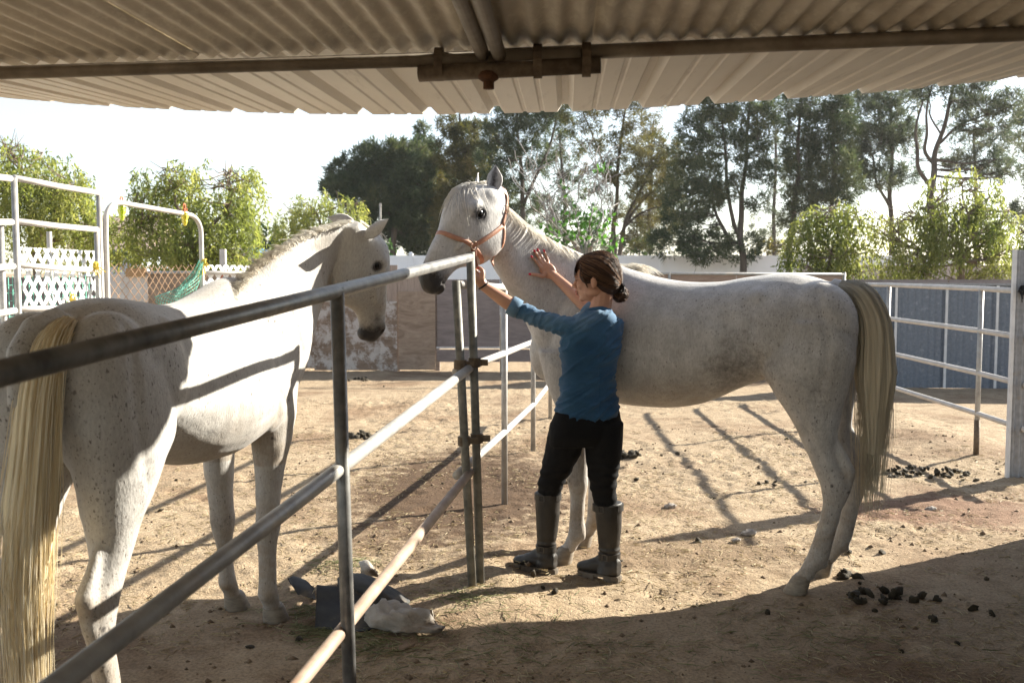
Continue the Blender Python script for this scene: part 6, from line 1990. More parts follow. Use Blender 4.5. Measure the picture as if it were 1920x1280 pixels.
    for (bx, by, mx, my, tx, ty, r) in ((1015, 504, 1006, 492, 997, 482, .0088), (1018, 499, 1010, 485, 1002, 471.5, .0092), (1022, 496, 1015, 483, 1008.5, 470, .009), (1028, 495, 1024, 483, 1020, 472, .008)):
        p0, p1, p2 = surf(bx, by, .013), surf(mx, my, .012), surf(tx, ty, .008)
        chain(mb, [pc.lerp(p0, .55), p0, p1, p2], [r * 1.15, r * 1.1, r, r * .8], 8)
        tips.append((p1, p2, r))
    p0, p1, p2 = surf(1018, 518, .014), surf(1006, 515.5, .013), surf(994, 514, .009)
    chain(mb, [pc.lerp(p0, .6), p0, p1, p2], [.014, .0125, .0105, .0085], 8)
    tips.append((p1, p2, .0095))
    me = remesh(mb, 'body', .0036, 4, .5)
    obj_from_mesh('body', me, skin, t)
    # nails
    mn = simple_mat('pink_red_nail', (.62, .03, .07), rough=.2)
    for p1, p2, r in tips:
        d = (p2 - p1).normalized(); nm = (cam_p - p2).normalized(); nm = (nm - d * nm.dot(d)).normalized()
        mbn = MB(); mbn.ellipsoid(p2 + d * .004 + nm * (r * .62), [d * .0082, d.cross(nm) * .0058, nm * .0026], 10, 6); mbn.obj('fingernail', mn, t, smooth=True)
    mbn = MB(); q = W(897, 502.5, 4.892); mbn.ellipsoid(q, [(.006, 0, 0), (0, .004, 0), (0, 0, .005)], 10, 6); mbn.obj('fingernail', mn, t, smooth=True)
    # eye, lashes, mouth
    mbn = MB()
    pts = [hp(.0925 - .010 * abs(q) ** 1.5 * (1 if q > 0 else .5), .031 + .014 * q, -.002 - .002 * q * q) for q in np.linspace(-1, 1, 7)]
    mbn.tube(pts, .0022, 6)
    mbn.obj('eyelash', simple_mat('dark_lash', (.012, .008, .006), rough=.6), t)
    mbn = MB(); mbn.tube([hp(.093 - .02 * q * q, .028 + .018 * q, .020 - .004 * q * q) for q in np.linspace(-1, 1, 7)], .003, 6); mbn.obj('eyebrow', simple_mat('brow_hair', (.05, .028, .016), rough=.8), t)
    ml = simple_mat('lips', (.42, .12, .09), rough=.4)
    mbn = MB()
    mbn.ellipsoid(hp(.100, 0, -.0585), [f * .0085, lf * .0205, up * .0045], 14, 8); mbn.ellipsoid(hp(.098, 0, -.0695), [f * .0085, lf * .018, up * .005], 14, 8); mbn.obj('lips', ml, t, smooth=True)
    # ---------------- hair
    mh, nt, b = new_mat('brown_hair')
    at = N(nt, 'ShaderNodeAttribute', attribute_name='hue')
    col = ramp(nt, at.outputs['Fac'], [(.08, (.022, .010, .006)), (.45, (.075, .034, .017)), (.95, (.27, .135, .062))])
    nt.links.new(col, b.inputs['Base Color']); b.inputs['Roughness'].default_value = .48; b.inputs['Specular IOR Level'].default_value = .3
    bump(nt, b, noise(nt, 60, 4, .7, objvec(nt, (1, 1, 4))), .6, .01)
    hb = MB()
    hb.ellipsoid(hp(-.030, 0, .034), [f * .098, lf * .083, up * .092], 24, 16)
    hb.ellipsoid(hp(-.062, 0, -.020), [f * .068, lf * .070, up * .075], 20, 12)
    hb.ellipsoid(hp(.030, 0, .068), [f * .062, lf * .068, up * .048], 20, 12)
    hb.ellipsoid(hp(.072, 0, .043), [f * .024, lf * .052, up * .032], 16, 10)
    for s_ in (1, -1):
        hb.ellipsoid(hp(.024, .060 * s_, .020), [f * .040, lf * .018, up * .048], 14, 10)
    hme = remesh(hb, 'hair_cap', .006, 5, .5)
    a_ = hme.attributes.new('hue', 'FLOAT', 'POINT'); a_.data.foreach_set('value', np.full(len(hme.vertices), .22))
    hme.materials.append(mh)
    hair = obj_from_mesh('hair', hme, None, t)
    hbv = BVHTree.FromPolygons([tuple(v.co + world_loc(hair)) for v in hme.vertices], [tuple(p.vertices) for p in hme.polygons])
    rr = np.random.default_rng(3)
    st = []
    gather = hp(-.122, .0, -.050)
    for i in range(900):
        # combed from the front hairline back to the bun
        th = rr.uniform(-1.75, 1.75); x0 = rr.uniform(-.02, .075)
        p0 = hp(x0, .09 * math.sin(th), .03 + .10 * math.cos(th)); lift = abs(rr.normal()) * .004 + .001
        pts = []
        for q in np.linspace(0, 1, 9):
            p = p0.lerp(gather, q)
            dirv = (p - hp(-.03, 0, .01)).normalized()
            h = hbv.ray_cast(hp(-.03, 0, .01) + dirv * .25, -dirv, .3)
            pt = h[0] if h[0] is not None else p
            if q > .93: pt = gather + (pt - gather) * .35
            pts.append(np.array(pt + dirv * (lift * math.sin(math.pi * min(1, q * 1.1)))))
        hh_ = rr.beta(1.2, 1.6); st.append((pts, .0013, .0010, hh_, hh_))
    for i in range(230):   # fringe falling over the forehead
        y0 = rr.uniform(-.06, .06)
        p0 = hp(.045 - .25 * abs(y0), y0 * .8, .115 - 3 * y0 * y0)
        L = rr.uniform(.8, 1.05)
        pts = []
        for q in np.linspace(0, 1, 8):
            qq = q * L
            pts.append(np.array(hp(.045 + .058 * math.sin(qq * 1.75) - .30 * abs(y0) * (.6 + .4 * qq), y0 * (.85 + .25 * qq), .112 - 3 * y0 * y0 * (1 - qq) - .105 * qq ** 1.5)))
        st.append((pts, .0017, .0009, rr.uniform(.05, .8), rr.uniform(.1, .95)))
    for i in range(40):   # strands by the temple
        y0 = rr.uniform(.058, .072)
        pts = [np.array(hp(.045 - .02 * q + rr.normal() * .0015, y0 + .008 * math.sin(q * 3), .05 - .095 * q)) for q in np.linspace(0, 1, 7)]
        st.append((pts, .0014, .0006, rr.uniform(.05, .8), rr.uniform(.1, .9)))
    m2 = hair_mesh('hair_strands', st); m2.materials.append(mh); obj_from_mesh('hair_strands', m2, None, t)
    # bun
    bc = W(1163, 551, 4.93); st = []
    core = MB(); core.ellipsoid(bc, [(.035, 0, 0), (0, .033, 0), (0, 0, .038)], 16, 10)
    cm = core.mesh('hair_bun'); cm.shade_smooth()
    for i in range(260):
        ax = Vector((rr.normal(), rr.normal(), rr.normal())).normalized()
        if rr.random() < .6: ax = Vector((.8, -.3, .5 + .3 * rr.normal())).normalized()
        u_ = ax.orthogonal().normalized(); w_ = ax.cross(u_); a0 = rr.uniform(0, 6.28); rad = rr.uniform(.033, .043); off = rr.normal() * .012
        rad2 = math.sqrt(max(.0003, rad * rad - off * off))
        st.append(([np.array(bc + ax * off + (u_ * math.cos(a0 + q) + w_ * math.sin(a0 + q) * 1.05) * rad2) for q in np.linspace(0, 2.6, 10)], .0017, .001, rr.uniform(0, .7), rr.uniform(.1, .95)))
    for i in range(120):
        p0 = gather + Vector((rr.normal() * .008, rr.normal() * .008, rr.normal() * .01))
        st.append(([np.array(p0.lerp(bc, q) + Vector((0, 0, .01 * math.sin(q * 3)))) for q in np.linspace(0, .8, 5)], .0018, .0015, rr.uniform(0, .5), rr.uniform(0, .6)))
    hm = hair_mesh('hair_bun', st)
    # joined with its core
    bm = bmesh.new(); bm.from_mesh(hm); bm.from_mesh(cm); bm.to_mesh(hm); bm.free()
    hm.shade_smooth(); hm.materials.append(mh); obj_from_mesh('hair_bun', hm, None, t)
    mbn = MB(); tc = gather.lerp(bc, .35); ax = (bc - gather).normalized(); u_ = ax.orthogonal().normalized(); w_ = ax.cross(u_)
    mbn.tube([tc + (u_ * math.cos(q) + w_ * math.sin(q)) * .019 for q in np.linspace(0, 6.28, 14)], .005, 6); mbn.obj('hair_tie', simple_mat('hair_tie', (.012, .01, .01), rough=.7), t, smooth=True)
    # ---------------- shirt
    den = denim_mat()
    sb = MB()
    rows = [(581, 1096, 1147, .055), (588, 1082, 1154, .072), (597, 1070, 1160, .085), (612, 1059, 1164, .094), (632, 1051, 1166, .100), (655, 1050, 1164, .102), (680, 1052, 1158, .100), (705, 1053, 1153, .096), (728, 1050, 1153, .098), (750, 1046, 1158, .104), (766, 1043, 1162, .108), (772, 1043, 1162, .108)]
    rings = [px_ring(y, a, b_, D0, V, Hd, th, 36) for y, a, b_, th in rows]
    # curved hem: lower at the back
    last = rings[-1]; c = sum(last, Vector()) / len(last)
    last[:] = [p + Vector((0, 0, -.045 * max(0, -(p - c).dot(Hd) / .117) ** 1.0 + .012)) for p in last]
    sb.loft(rings)
    chain(sb, [W(1080, 612, 4.83), LS, W(1022, 602, 4.86), W(985, 586, 4.895), W(966, 578, 4.90)], [.052, .050, .046, .043, .042], 16)
    chain(sb, [W(1150, 610, 4.91), RS, W(1138, 601, 5.0), RE], [.050, .050, .046, .043], 16)
    sm = remesh(sb, 'shirt', .006, 6, .5)
    co = coords(sm); nr = normals(sm)
    # folds: diagonal across the back from the shoulders, rings along the sleeve, pull towards the waist
    rel = co - np.array(W(1110, 650, D0))
    s1 = np.sin((rel[:, 2] * 38 + rel[:, 0] * 26) + 3.0 * noise3(co, 7, 2)) * np.clip(noise3(co, 5.5, 8) + .35, 0, 1)
    arm = np.clip((-.08 - rel[:, 0]) / .06, 0, 1) * (rel[:, 2] > .0)
    axis_ = (co - np.array(LS)) @ np.array((LE - LS).normalized())
    s2 = np.sin(axis_ * 150 + rel[:, 2] * 40 + 3 * noise3(co, 9, 5))
    waist = np.clip((-.02 - rel[:, 2]) / .1, 0, 1)
    s3 = np.sin(rel[:, 2] * 75 + 5 * noise3(co * np.array([1, 1, .6]), 4.5, 11))
    def ridge(sc, st, seed, pw=5): return (1 - np.minimum(1, np.abs(noise3(co * np.array(st), sc, seed)) * 1.5)) ** pw
    rot = np.stack([co[:, 0] * .8 + co[:, 2] * .6, co[:, 1], co[:, 2] * .8 - co[:, 0] * .6], 1)
    r1 = (1 - np.minimum(1, np.abs(noise3(rot * np.array([.5, .5, 1.3]), 10.5, 21)) * 1.6)) ** 4
    r2 = ridge(16, (.45, .45, 1.4), 23, 3)
    armn = (1 - np.minimum(1, np.abs(noise3(np.stack([axis_ * 1.4 + rel[:, 2] * .5, co[:, 1] * .5, rel[:, 2] * .5], 1), 26, 25)) * 1.6)) ** 3
    dsp = (1 - arm) * (r1 * .0105 + waist * r2 * .0050 + s1 * .0035) + arm * (armn * .0085 + s2 * .0012) + noise3(co, 14, 7) * .003 - .003
    # yoke seam and centre dart on the back
    back = np.clip(-(rel @ np.array(Hd)) / .06, 0, 1) * (1 - arm)
    dsp -= back * .0035 * np.exp(-((rel[:, 2] + .012 + .10 * np.abs(rel[:, 0]) ** 1.0 * 0) / .004) ** 2)
    dsp -= back * .0025 * np.exp(-((rel[:, 0] - .03) / .005) ** 2) * (rel[:, 2] < -.02)
    set_coords(sm, co + nr * dsp[:, None])
    fade = .10 * noise3(co, 6, 3) + .30 * np.clip((rel[:, 2] - .02) / .12, 0, 1) + .18 * np.clip((.14 - np.abs(rel[:, 2] + .1)) / .2, 0, 1) * 0 + np.clip(dsp / .010, -1, 1) * .05
    a_ = sm.attributes.new('fade', 'FLOAT', 'POINT'); a_.data.foreach_set('value', fade)
    sm.shade_smooth()
    shirt = obj_from_mesh('shirt', sm, den, t)
    # rolled cuffs
    cm_ = den
    for (p0, p1, r0, r1) in ((W(973, 581, 4.90), W(955, 571, 4.90), .0445, .044), (RE.lerp(RW, .02), RE.lerp(RW, .16), .046, .044)):
        d = (p1 - p0).normalized(); mbc = MB()
        u_ = d.orthogonal().normalized(); w_ = d.cross(u_)
        prof = [(0, r0), (.004, r0 + .004), (.5, r0 + .0055), (.9, r1 + .005), (1.0, r1 + .001), (1.0, r1 - .006), (.2, r0 - .006)]
        rg = []
        for q, r_ in prof:
            rg.append([p0.lerp(p1, q) + (u_ * math.cos(x) + w_ * math.sin(x)) * (r_ * (1 + .03 * math.sin(3 * x))) for x in np.linspace(0, 2 * math.pi, 25)[:-1]])
        mbc.loft(rg); m_ = mbc.mesh('cuff'); m_.shade_smooth()
        a_ = m_.attributes.new('fade', 'FLOAT', 'POINT'); a_.data.foreach_set('value', np.full(len(m_.vertices), .42)); m_.materials.append(den)
        obj_from_mesh('cuff', m_, None, shirt)
    # collar stand and fall
    cc = W(1121, 584, 4.895)
    mbc = MB(); rg = []
    for z, w_, d2 in ((-.016, .066, .062), (.012, .058, .055), (.016, .061, .058), (.010, .066, .062), (-.020, .082, .078), (-.022, .078, .074), (-.004, .060, .057)):
        rg.append([cc + V * (w_ * math.cos(x)) + Hd * (d2 * math.sin(x)) + Vector((0, 0, z + .012 * math.sin(x) * -1)) for x in np.linspace(0, 2 * math.pi, 33)[:-1]])
    mbc.loft(rg, cap=False); m_ = mbc.mesh('collar'); m_.shade_smooth()
    a_ = m_.attributes.new('fade', 'FLOAT', 'POINT'); a_.data.foreach_set('value', np.full(len(m_.vertices), .12)); m_.materials.append(den)
    obj_from_mesh('collar', m_, None, shirt)
    # ---------------- trousers
    mt_, nt, b = new_mat('black_trousers')
    v = objvec(nt); f1 = noise(nt, 300, 2, .5, v)
    nt.links.new(ramp(nt, f1, [(.3, (.006, .006, .007)), (.7, (.013, .013, .014))]), b.inputs['Base Color']); b.inputs['Roughness'].default_value = .85
    b.inputs['Specular IOR Level'].default_value = .12
    bump(nt, b, noise(nt, 22, 4, .6, v), .3, .01)
    tb = MB()
    tb.loft([px_ring(y, a, b_, d, V, Hd, th, 32) for y, a, b_, d, th in ((748, 1052, 1153, D0, .092), (770, 1041, 1162, D0, .104), (795, 1033, 1166, D0, .116), (815, 1029, 1166, D0, .114), (833, 1030, 1166, D0 + .01, .10))])
    tb.loft([px_ring(y, a, b_, d, V, Hd, th, 28, 2.1) for y, a, b_, d, th in ((790, 1033, 1100, 4.89, .10), (820, 1026, 1098, 4.91, .10), (850, 1020, 1088, 4.93, .095), (880, 1014, 1073, 4.95, .080), (908, 1008, 1056, 4.965, .066), (935, 1008, 1049, 4.98, .055), (955, 1010, 1046, 4.985, .05))])
    tb.loft([px_ring(y, a, b_, d, V, Hd, th, 28, 2.1) for y, a, b_, d, th in ((790, 1100, 1168, 4.88, .10), (820, 1098, 1167, 4.87, .10), (850, 1098, 1165, 4.87, .095), (880, 1101, 1160, 4.87, .082), (910, 1106, 1156, 4.87, .07), (945, 1114, 1156, 4.875, .06), (970, 1118, 1158, 4.88, .05))])
    tm = remesh(tb, 'trousers', .0065, 6, .5)
    co = coords(tm); nr = normals(tm)
    kn = np.exp(-((co[:, 2] - .50) / .09) ** 2)
    set_coords(tm, co + nr * (noise3(co, 9, 2) * .003 + kn * np.sin(co[:, 2] * 110 + 4 * noise3(co, 8, 1)) * .0035)[:, None])
    tm.shade_smooth(); obj_from_mesh('trousers', tm, mt_, t)
    # ---------------- boots
    mbt = simple_mat('taupe_boot_leather', (.017, .0145, .0125), (.034, .029, .025), rough=.5, scale=9, detail=5, bmp=.25, bscale=30, dirt=(.22, .175, .13), dirt_lo=.62, dirt_hi=.85)
    msole = simple_mat('boot_sole', (.11, .09, .07), (.17, .14, .11), rough=.9, scale=25)
    mbk = simple_mat('boot_buckle', (.12, .11, .10), rough=.35, metal=.8)
    for (shaft, heel, toe, d, lab) in (
        (((921, 1004.5, 1050.5, 4.98, .060), (940, 1004, 1050, 4.98, .060), (970, 1005, 1049, 4.985, .058), (1000, 1006, 1045, 4.99, .052), (1025, 1007, 1041, 4.995, .046), (1045, 1006, 1041, 5.0, .048), (1062, 1003, 1041, 5.0, .046)), (1030, 1080), (981, 1072), 4.985, 'left'),
        (((941, 1113, 1167, 4.88, .062), (960, 1116, 1166, 4.88, .060), (990, 1119, 1165, 4.885, .056), (1015, 1122, 1162, 4.89, .050), (1040, 1124, 1161, 4.89, .047), (1058, 1123, 1162, 4.88, .049), (1074, 1118, 1163, 4.87, .046)), (1150, 1096), (1103, 1086), 4.855, 'right')):
        b_ = MB()
        b_.loft([px_ring(y, a, c_, dd, V, Hd, th, 28, 2.1) for y, a, c_, dd, th in shaft])
        hg = G(*heel); tg = G(*toe)
        fd = (tg - hg); fd.z = 0; fl = max(fd.length, .15); fd.normalize(); sdv = Vector((-fd.y, fd.x, 0))
        ank = W(shaft[-2][1] * .5 + shaft[-2][2] * .5, shaft[-2][0], shaft[-2][3])
        hg = Vector((ank.x, ank.y, 0)) - fd * .030; fl = .215
        foot = [(-.025, .040, .085, .028), (.0, .048, .10, .036), (.05, .060, .112, .038), (.10, .048, .085, .041), (.15, .036, .056, .043), (.19, .030, .044, .036), (.213, .026, .033, .020)]
        for_r = []
        for x, zc, hh, w in foot:
            for_r.append(sring(hg + fd * x + Vector((0, 0, .024 + hh / 2)), Vector((0, 0, 1)), sdv, hh / 2, hh / 2, w, 20, 2.3, .15))
        b_.loft(for_r)
        bm_ = remesh(b_, 'boot', .0055, 5, .5)
        co = coords(bm_); nr = normals(bm_)
        cre = np.exp(-((co[:, 2] - .13) / .05) ** 2)
        set_coords(bm_, co + nr * (cre * np.sin(co[:, 2] * 170 + 3 * noise3(co, 9, 1)) * .003 + noise3(co, 8, 5) * .002)[:, None])
        bm_.shade_smooth()
        bo = obj_from_mesh('boot', bm_, mbt, t)
        sb_ = MB()
        def outline(k): return [hg + fd * x + sdv * y for x, y in ((-.030 * k, -.020 * k), (-.034 * k, 0), (-.030 * k, .020 * k), (.0, .034 * k), (.06, .034 * k), (.11, .042 * k), (.16, .044 * k), (.198, .034 * k), (.217, .0), (.198, -.034 * k), (.16, -.044 * k), (.11, -.042 * k), (.06, -.034 * k), (.0, -.034 * k))]
        o1 = outline(.95)
        sb_.loft([[p + Vector((0, 0, z)) for p in o1] for z in (.014, .026)])
        hl = [hg + fd * x + sdv * y for x, y in ((-.032, -.02), (-.035, 0), (-.032, .02), (0, .033), (.045, .033), (.045, -.033), (0, -.033))]
        sb_.loft([[p + Vector((0, 0, z)) for p in hl] for z in (-.006, .022)])
        fr = [hg + fd * x + sdv * y for x, y in ((.10, .04), (.16, .042), (.198, .03), (.214, 0), (.198, -.03), (.16, -.042), (.10, -.04))]
        sb_.loft([[p + Vector((0, 0, z)) for p in fr] for z in (-.004, .018)])
        sb_.obj('sole', msole, bo)
        # straps with buckles at top and ankle
        for (row, hgt) in ((0, .018), (4, .016)):
            y, a, c_, dd, th = shaft[row]
            y += 8 if row == 0 else 0
            r1 = px_ring(y, a - 1.5, c_ + 1.5, dd, V, Hd, th + .004, 28, 2.1)
            s2 = MB(); s2.loft([[p + Vector((0, 0, z)) + (p - sum(r1, Vector()) / 28).normalized() * o_ for p in r1] for z, o_ in ((-hgt, -.004), (-hgt, .002), (hgt * .8, .002), (hgt * .8, -.004))])
            s2.obj('strap', mbt, bo, smooth=False)
            cpt = r1[17]; s3 = MB()
            nm = (cpt - sum(r1, Vector()) / 28); nm.z = 0; nm.normalize(); tg_ = Vector((-nm.y, nm.x, 0))
            for q0, q1 in (((-1, -1), (1, -1)), ((1, -1), (1, 1)), ((1, 1), (-1, 1)), ((-1, 1), (-1, -1))):
                s3.tube([cpt + nm * .007 + tg_ * (q0[0] * .013) + Vector((0, 0, q0[1] * .014)), cpt + nm * .007 + tg_ * (q1[0] * .013) + Vector((0, 0, q1[1] * .014))], .0025, 5)
            s3.obj('buckle', mbk, bo)
        FLAT.append((hg.x + fd.x * .08, hg.y + fd.y * .08, .17))
    # wrist band
    mbn = MB(); d = (palm - LW).normalized(); u_ = d.orthogonal().normalized(); w_ = d.cross(u_); c = LW.lerp(palm, .12)
    mbn.tube([c + (u_ * math.cos(q) + w_ * math.sin(q)) * .028 for q in np.linspace(0, 6.28, 18)], .0045, 6); mbn.obj('bracelet', simple_mat('black_band', (.012, .012, .014), rough=.5), t, smooth=True)
    return t

# ------------------------------------------------------------------ things on the ground
def build_ground_things():
    md = simple_mat('fresh_manure', (.028, .020, .011), (.060, .045, .022), rough=.8, scale=40, bmp=.7, bscale=120)
    md2 = simple_mat('dry_manure', (.055, .042, .024), (.105, .08, .045), rough=.9, scale=40, bmp=.7, bscale=120)
    r = random.Random(12)
    protos = []
    for k in range(7):
        mb = MB(); nu, nv = 10, 7
        mb.ellipsoid((0, 0, 0), [(1, 0, 0), (0, .85, 0), (0, 0, .78)], nu, nv)
        mb.v = [tuple(Vector(v) * (1 + .55 * (random.Random(hash((round(v[0], 2), round(v[1], 2), round(v[2], 2), k))).random() - .5)) for v in [v])[0] for v in mb.v]
        me = mb.mesh('dropping'); me.shade_smooth(); me.materials.append(md); protos.append(me)
    protos2 = []
    for me in protos[:4]:
        m2 = me.copy(); m2.materials.clear(); m2.materials.append(md2); protos2.append(m2)
    def ball(x, y, z, s, parent=None, dry=False):
        o = bpy.data.objects.new('dropping', r.choice(protos2 if dry else protos))
        COL.objects.link(o)
        p = Vector((x, y, z))
        if parent is not None: o.parent = parent; p = p - Vector(parent.location)
        o.location = p; o.scale = (s * r.uniform(.65, 1.5), s * r.uniform(.65, 1.25), s * r.uniform(.5, .9)); o.rotation_euler = (r.uniform(0, 1), r.uniform(0, 1), r.uniform(0, 6))
        return o
    def pile(px, py, n, rad, lab, size=.027, stretch=(1, 1)):
        c = G(px, py); t = thing('manure_pile', lab, 'manure', c, 'manure piles on the sand')
        for i in range(n):
            a = r.uniform(0, 6.28); q = rad * math.sqrt(r.random())
            x = c.x + math.cos(a) * q * stretch[0]; y = c.y + math.sin(a) * q * stretch[1]
            lvl = max(0, 1 - q / rad)
            h = float(ground_h(np.array([x]), np.array([y]))[0])
            ball(x, y, h + size * .25 + r.random() * lvl * .045 * min(1, n / 14), size * r.uniform(.75, 1.2), t)
        return t
    pile(1665, 1122, 20, .16, 'dark manure pile in the shade at the lower right, before the hind hoof', .025, (1.25, .8))
    pile(1735, 888, 50, .22, 'manure pile in sun near the foot of the rusty right post', .020, (1.5, .9))
    pile(1172, 858, 14, .11, 'manure pile just right of the woman knee', .034, (1.2, .9))
    pile(688, 818, 22, .17, 'greenish manure pile beyond the middle rail at the left', .033, (1.2, .9))
    pile(1592, 1080, 6, .06, 'small clump of droppings just right of the hind fetlock', .026)
    pile(660, 714, 10, .18, 'small manure heap on the far sand near the peeling board', .03, (1.4, 1))
    pile(1430, 912, 4, .10, 'few scattered droppings under the belly of the tall horse', .018, (2, 1))
    loose = [(1310, 1016), (1655, 1040), (1650, 1038), (1612, 1095), (1757, 1128), (1825, 1144), (1750, 1165), (1690, 1218), (1795, 1206), (1640, 1146), (1620, 1130), (1040, 1118), (1018, 1110), (975, 1082), (1062, 908), (1195, 868), (1228, 876), (1240, 856), (1193, 900), (1270, 852), (1475, 825), (1510, 905), (1805, 902), (1830, 903), (1870, 885), (1000, 1088), (890, 775), (720, 725), (1340, 935), (1165, 1052), (1590, 1040), (1900, 880), (1850, 1088), (1860, 1155), (1440, 1150), (830, 905), (560, 1200), (470, 1215), (330, 905), (300, 960)]
    for (px, py) in loose:
        c = G(px, py); h = float(ground_h(np.array([c.x]), np.array([c.y]))[0])
        s = r.uniform(.010, .024) * (1.2 if py > 1100 else 1)
        o = ball(c.x, c.y, h + s * .25, s, None, r.random() < .35)
        zone = 'in the shade at the lower right' if px > 1400 and py > 1010 else 'on the sand near the boots of the woman' if 940 < px < 1120 and py > 1000 else 'on the sunlit sand below the belly of the tall horse' if px > 1000 and py < 1070 and px < 1700 else 'near the right pipe panel' if px >= 1700 else 'in the shade at the lower left' if py > 1100 else 'on the sand left of the middle fence posts'
        tag(o, 'small dark dropping lying loose ' + zone, 'dropping', 'loose droppings ' + zone)
    ms = simple_mat('pale_stone', (.22, .19, .165), (.31, .275, .24), rough=.8, scale=15, bmp=.3)
    for (px, py, s, lab) in ((1257, 952, .032, 'whitish stone on the sand between the boots and the belly shadow'), (1404, 1003, .036, 'pale flat stone in the shadow band below the belly'), (1745, 958, .03, 'grey stone in the shadow below the right manure pile'), (1380, 1016, .022, 'small dark stone beside the pale flat one'), (640, 928, .02, 'small stone near the forelegs of the left horse')):
        c = G(px, py); mb = MB(); mb.ellipsoid((c.x, c.y, .012), [(s * 1.3, 0, .004), (0, s, 0), (0, 0, s * .6)], 9, 6)
        mb.v = [tuple(Vector(v) + Vector((r.uniform(-1, 1), r.uniform(-1, 1), r.uniform(-1, 1))) * s * .14) for v in mb.v]
        tag(mb.obj('stone', ms), lab, 'stone')
    # dark rubber sheets and grey feed bag below the near panel
    mr = simple_mat('dark_rubber', (.028, .028, .03), (.05, .048, .045), rough=.8, scale=14, bmp=.15, dirt=(.17, .125, .08), dirt_lo=.55, dirt_hi=.75)
    mg = simple_mat('dusty_canvas', (.27, .24, .205), (.40, .365, .32), rough=.75, scale=7, bmp=.8, bscale=26, vscale=(1, 1.6, 1), dirt=(.15, .11, .075), dirt_lo=.52, dirt_hi=.66)
    def sheet_mesh(rows, thick=.006, sub=7):
        g = [cr([tuple(p) for p in row], sub) for row in rows]
        g = [cr(list(col), sub) for col in zip(*g)]
        nU, nV = len(g), len(g[0])
        fl = np.array([p for row in g for p in row]); fl[:, 2] += .012 * noise3(fl, 9, 3) + .006 * noise3(fl, 22, 5); g = fl.reshape(nU, nV, 3).tolist()
        mb = MB(); vs_ = [Vector(p) for row in g for p in row]
        nrmz = []
        for i in range(nU):
            for j in range(nV):
                a = Vector(g[min(i + 1, nU - 1)][j]) - Vector(g[max(i - 1, 0)][j]); b = Vector(g[i][min(j + 1, nV - 1)]) - Vector(g[i][max(j - 1, 0)])
                c = a.cross(b); c = c.normalized() if c.length > 1e-9 else Vector((0, 0, 1))
                nrmz.append(c if c.z > 0 else -c)
        fs = []; m = nU * nV
        for i in range(nU - 1):
            for j in range(nV - 1):
                a = i * nV + j; fs.append((a, a + 1, a + nV + 1, a + nV)); fs.append((m + a, m + a + nV, m + a + nV + 1, m + a + 1))
        for i in range(nU - 1):
            for j in (0, nV - 1): a = i * nV + j; fs.append((a, a + nV, m + a + nV, m + a))
        for j in range(nV - 1):
            for i in (0, nU - 1): a = i * nV + j; fs.append((a, a + 1, m + a + 1, m + a))
        mb.add(vs_ + [v - n_ * thick for v, n_ in zip(vs_, nrmz)], fs); return mb
    def g3(px, py, z): q = G(px, py, z); return q
    mb = sheet_mesh([[g3(541, 1084, .07), g3(560, 1082, .045), g3(588, 1100, .035)], [g3(550, 1100, .04), g3(572, 1100, .04), g3(590, 1112, .02)], [g3(559, 1116, .01), g3(576, 1118, .01), g3(592, 1124, .005)]])
    tag(mb.obj('rubber_flap', mr, smooth=True), 'small curled dark rubber flap nearest the left horse hoof', 'rubber mat')
    mb = sheet_mesh([[g3(594, 1098, .12), g3(640, 1100, .105), g3(690, 1108, .09), g3(720, 1120, .05)], [g3(593, 1126, .08), g3(640, 1126, .07), g3(690, 1130, .06), g3(722, 1140, .03)], [g3(590, 1176, .012), g3(640, 1182, .012), g3(690, 1180, .012), g3(724, 1170, .01)]])
    tag(mb.obj('rubber_mat', mr, smooth=True), 'bent dark rubber mat standing up beside the near fence post', 'rubber mat')
    mb = sheet_mesh([[g3(632, 1084, .07), g3(650, 1070, .11), g3(690, 1080, .12), g3(730, 1098, .085), g3(768, 1122, .03)], [g3(634, 1096, .06), g3(660, 1092, .12), g3(700, 1102, .125), g3(740, 1120, .075), g3(770, 1132, .02)], [g3(640, 1108, .02), g3(668, 1118, .05), g3(708, 1132, .05), g3(742, 1142, .03), g3(768, 1142, .006)]])
    tag(mb.obj('rubber_mat', mr, smooth=True), 'dark rounded rubber mat humped up behind the near fence post', 'rubber mat')
    mb = sheet_mesh([[g3(672, 1052, .05), g3(690, 1052, .07), g3(704, 1068, .05)], [g3(676, 1064, .045), g3(694, 1066, .06), g3(708, 1074, .03)], [g3(680, 1076, .01), g3(698, 1078, .02), g3(712, 1082, .005)]])
    tag(mb.obj('sack_corner', mg, smooth=True), 'pale canvas corner sticking up behind the humped rubber mat', 'sack')
    # grey bag, mouth open to the right
    mb = MB(); rings = []; inner = []
    c0 = g3(690, 1152, .05); c1 = g3(800, 1172, .03)
    ax = (c1 - c0).normalized(); wd = Vector((.25, .95, 0)).normalized()
    for u in np.linspace(0, 1, 16):
        c = c0.lerp(c1, u); w = .105 * (1 - .45 * u ** 2) * min(1, .35 + u * 3); h = .05 * (1 - .35 * u) * min(1, .3 + u * 3)
        ring = []; inr = []
        for x in np.linspace(0, 2 * math.pi, 29)[:-1]:
            wr = .012 * math.sin(4 * x + u * 9) * (.3 + u) + .006 * math.sin(9 * x - u * 21) + .008 * abs(math.sin(3 * x + u * 16))
            lip = .075 * (u ** 4) * (math.cos(x - 2.4) + .45 * math.sin(3 * x))
            q = c + wd * ((w + wr) * math.cos(x)) + Vector((0, 0, max(-.035, (h + wr) * math.sin(x) * (1.3 if math.sin(x) > 0 else .6)))) + ax * lip
            ring.append(q); inr.append(c + (q - c) * .93 + ax * -.004)
        rings.append(ring); inner.append(inr)
    mb.loft(rings + inner[::-1][:9], cap=True)
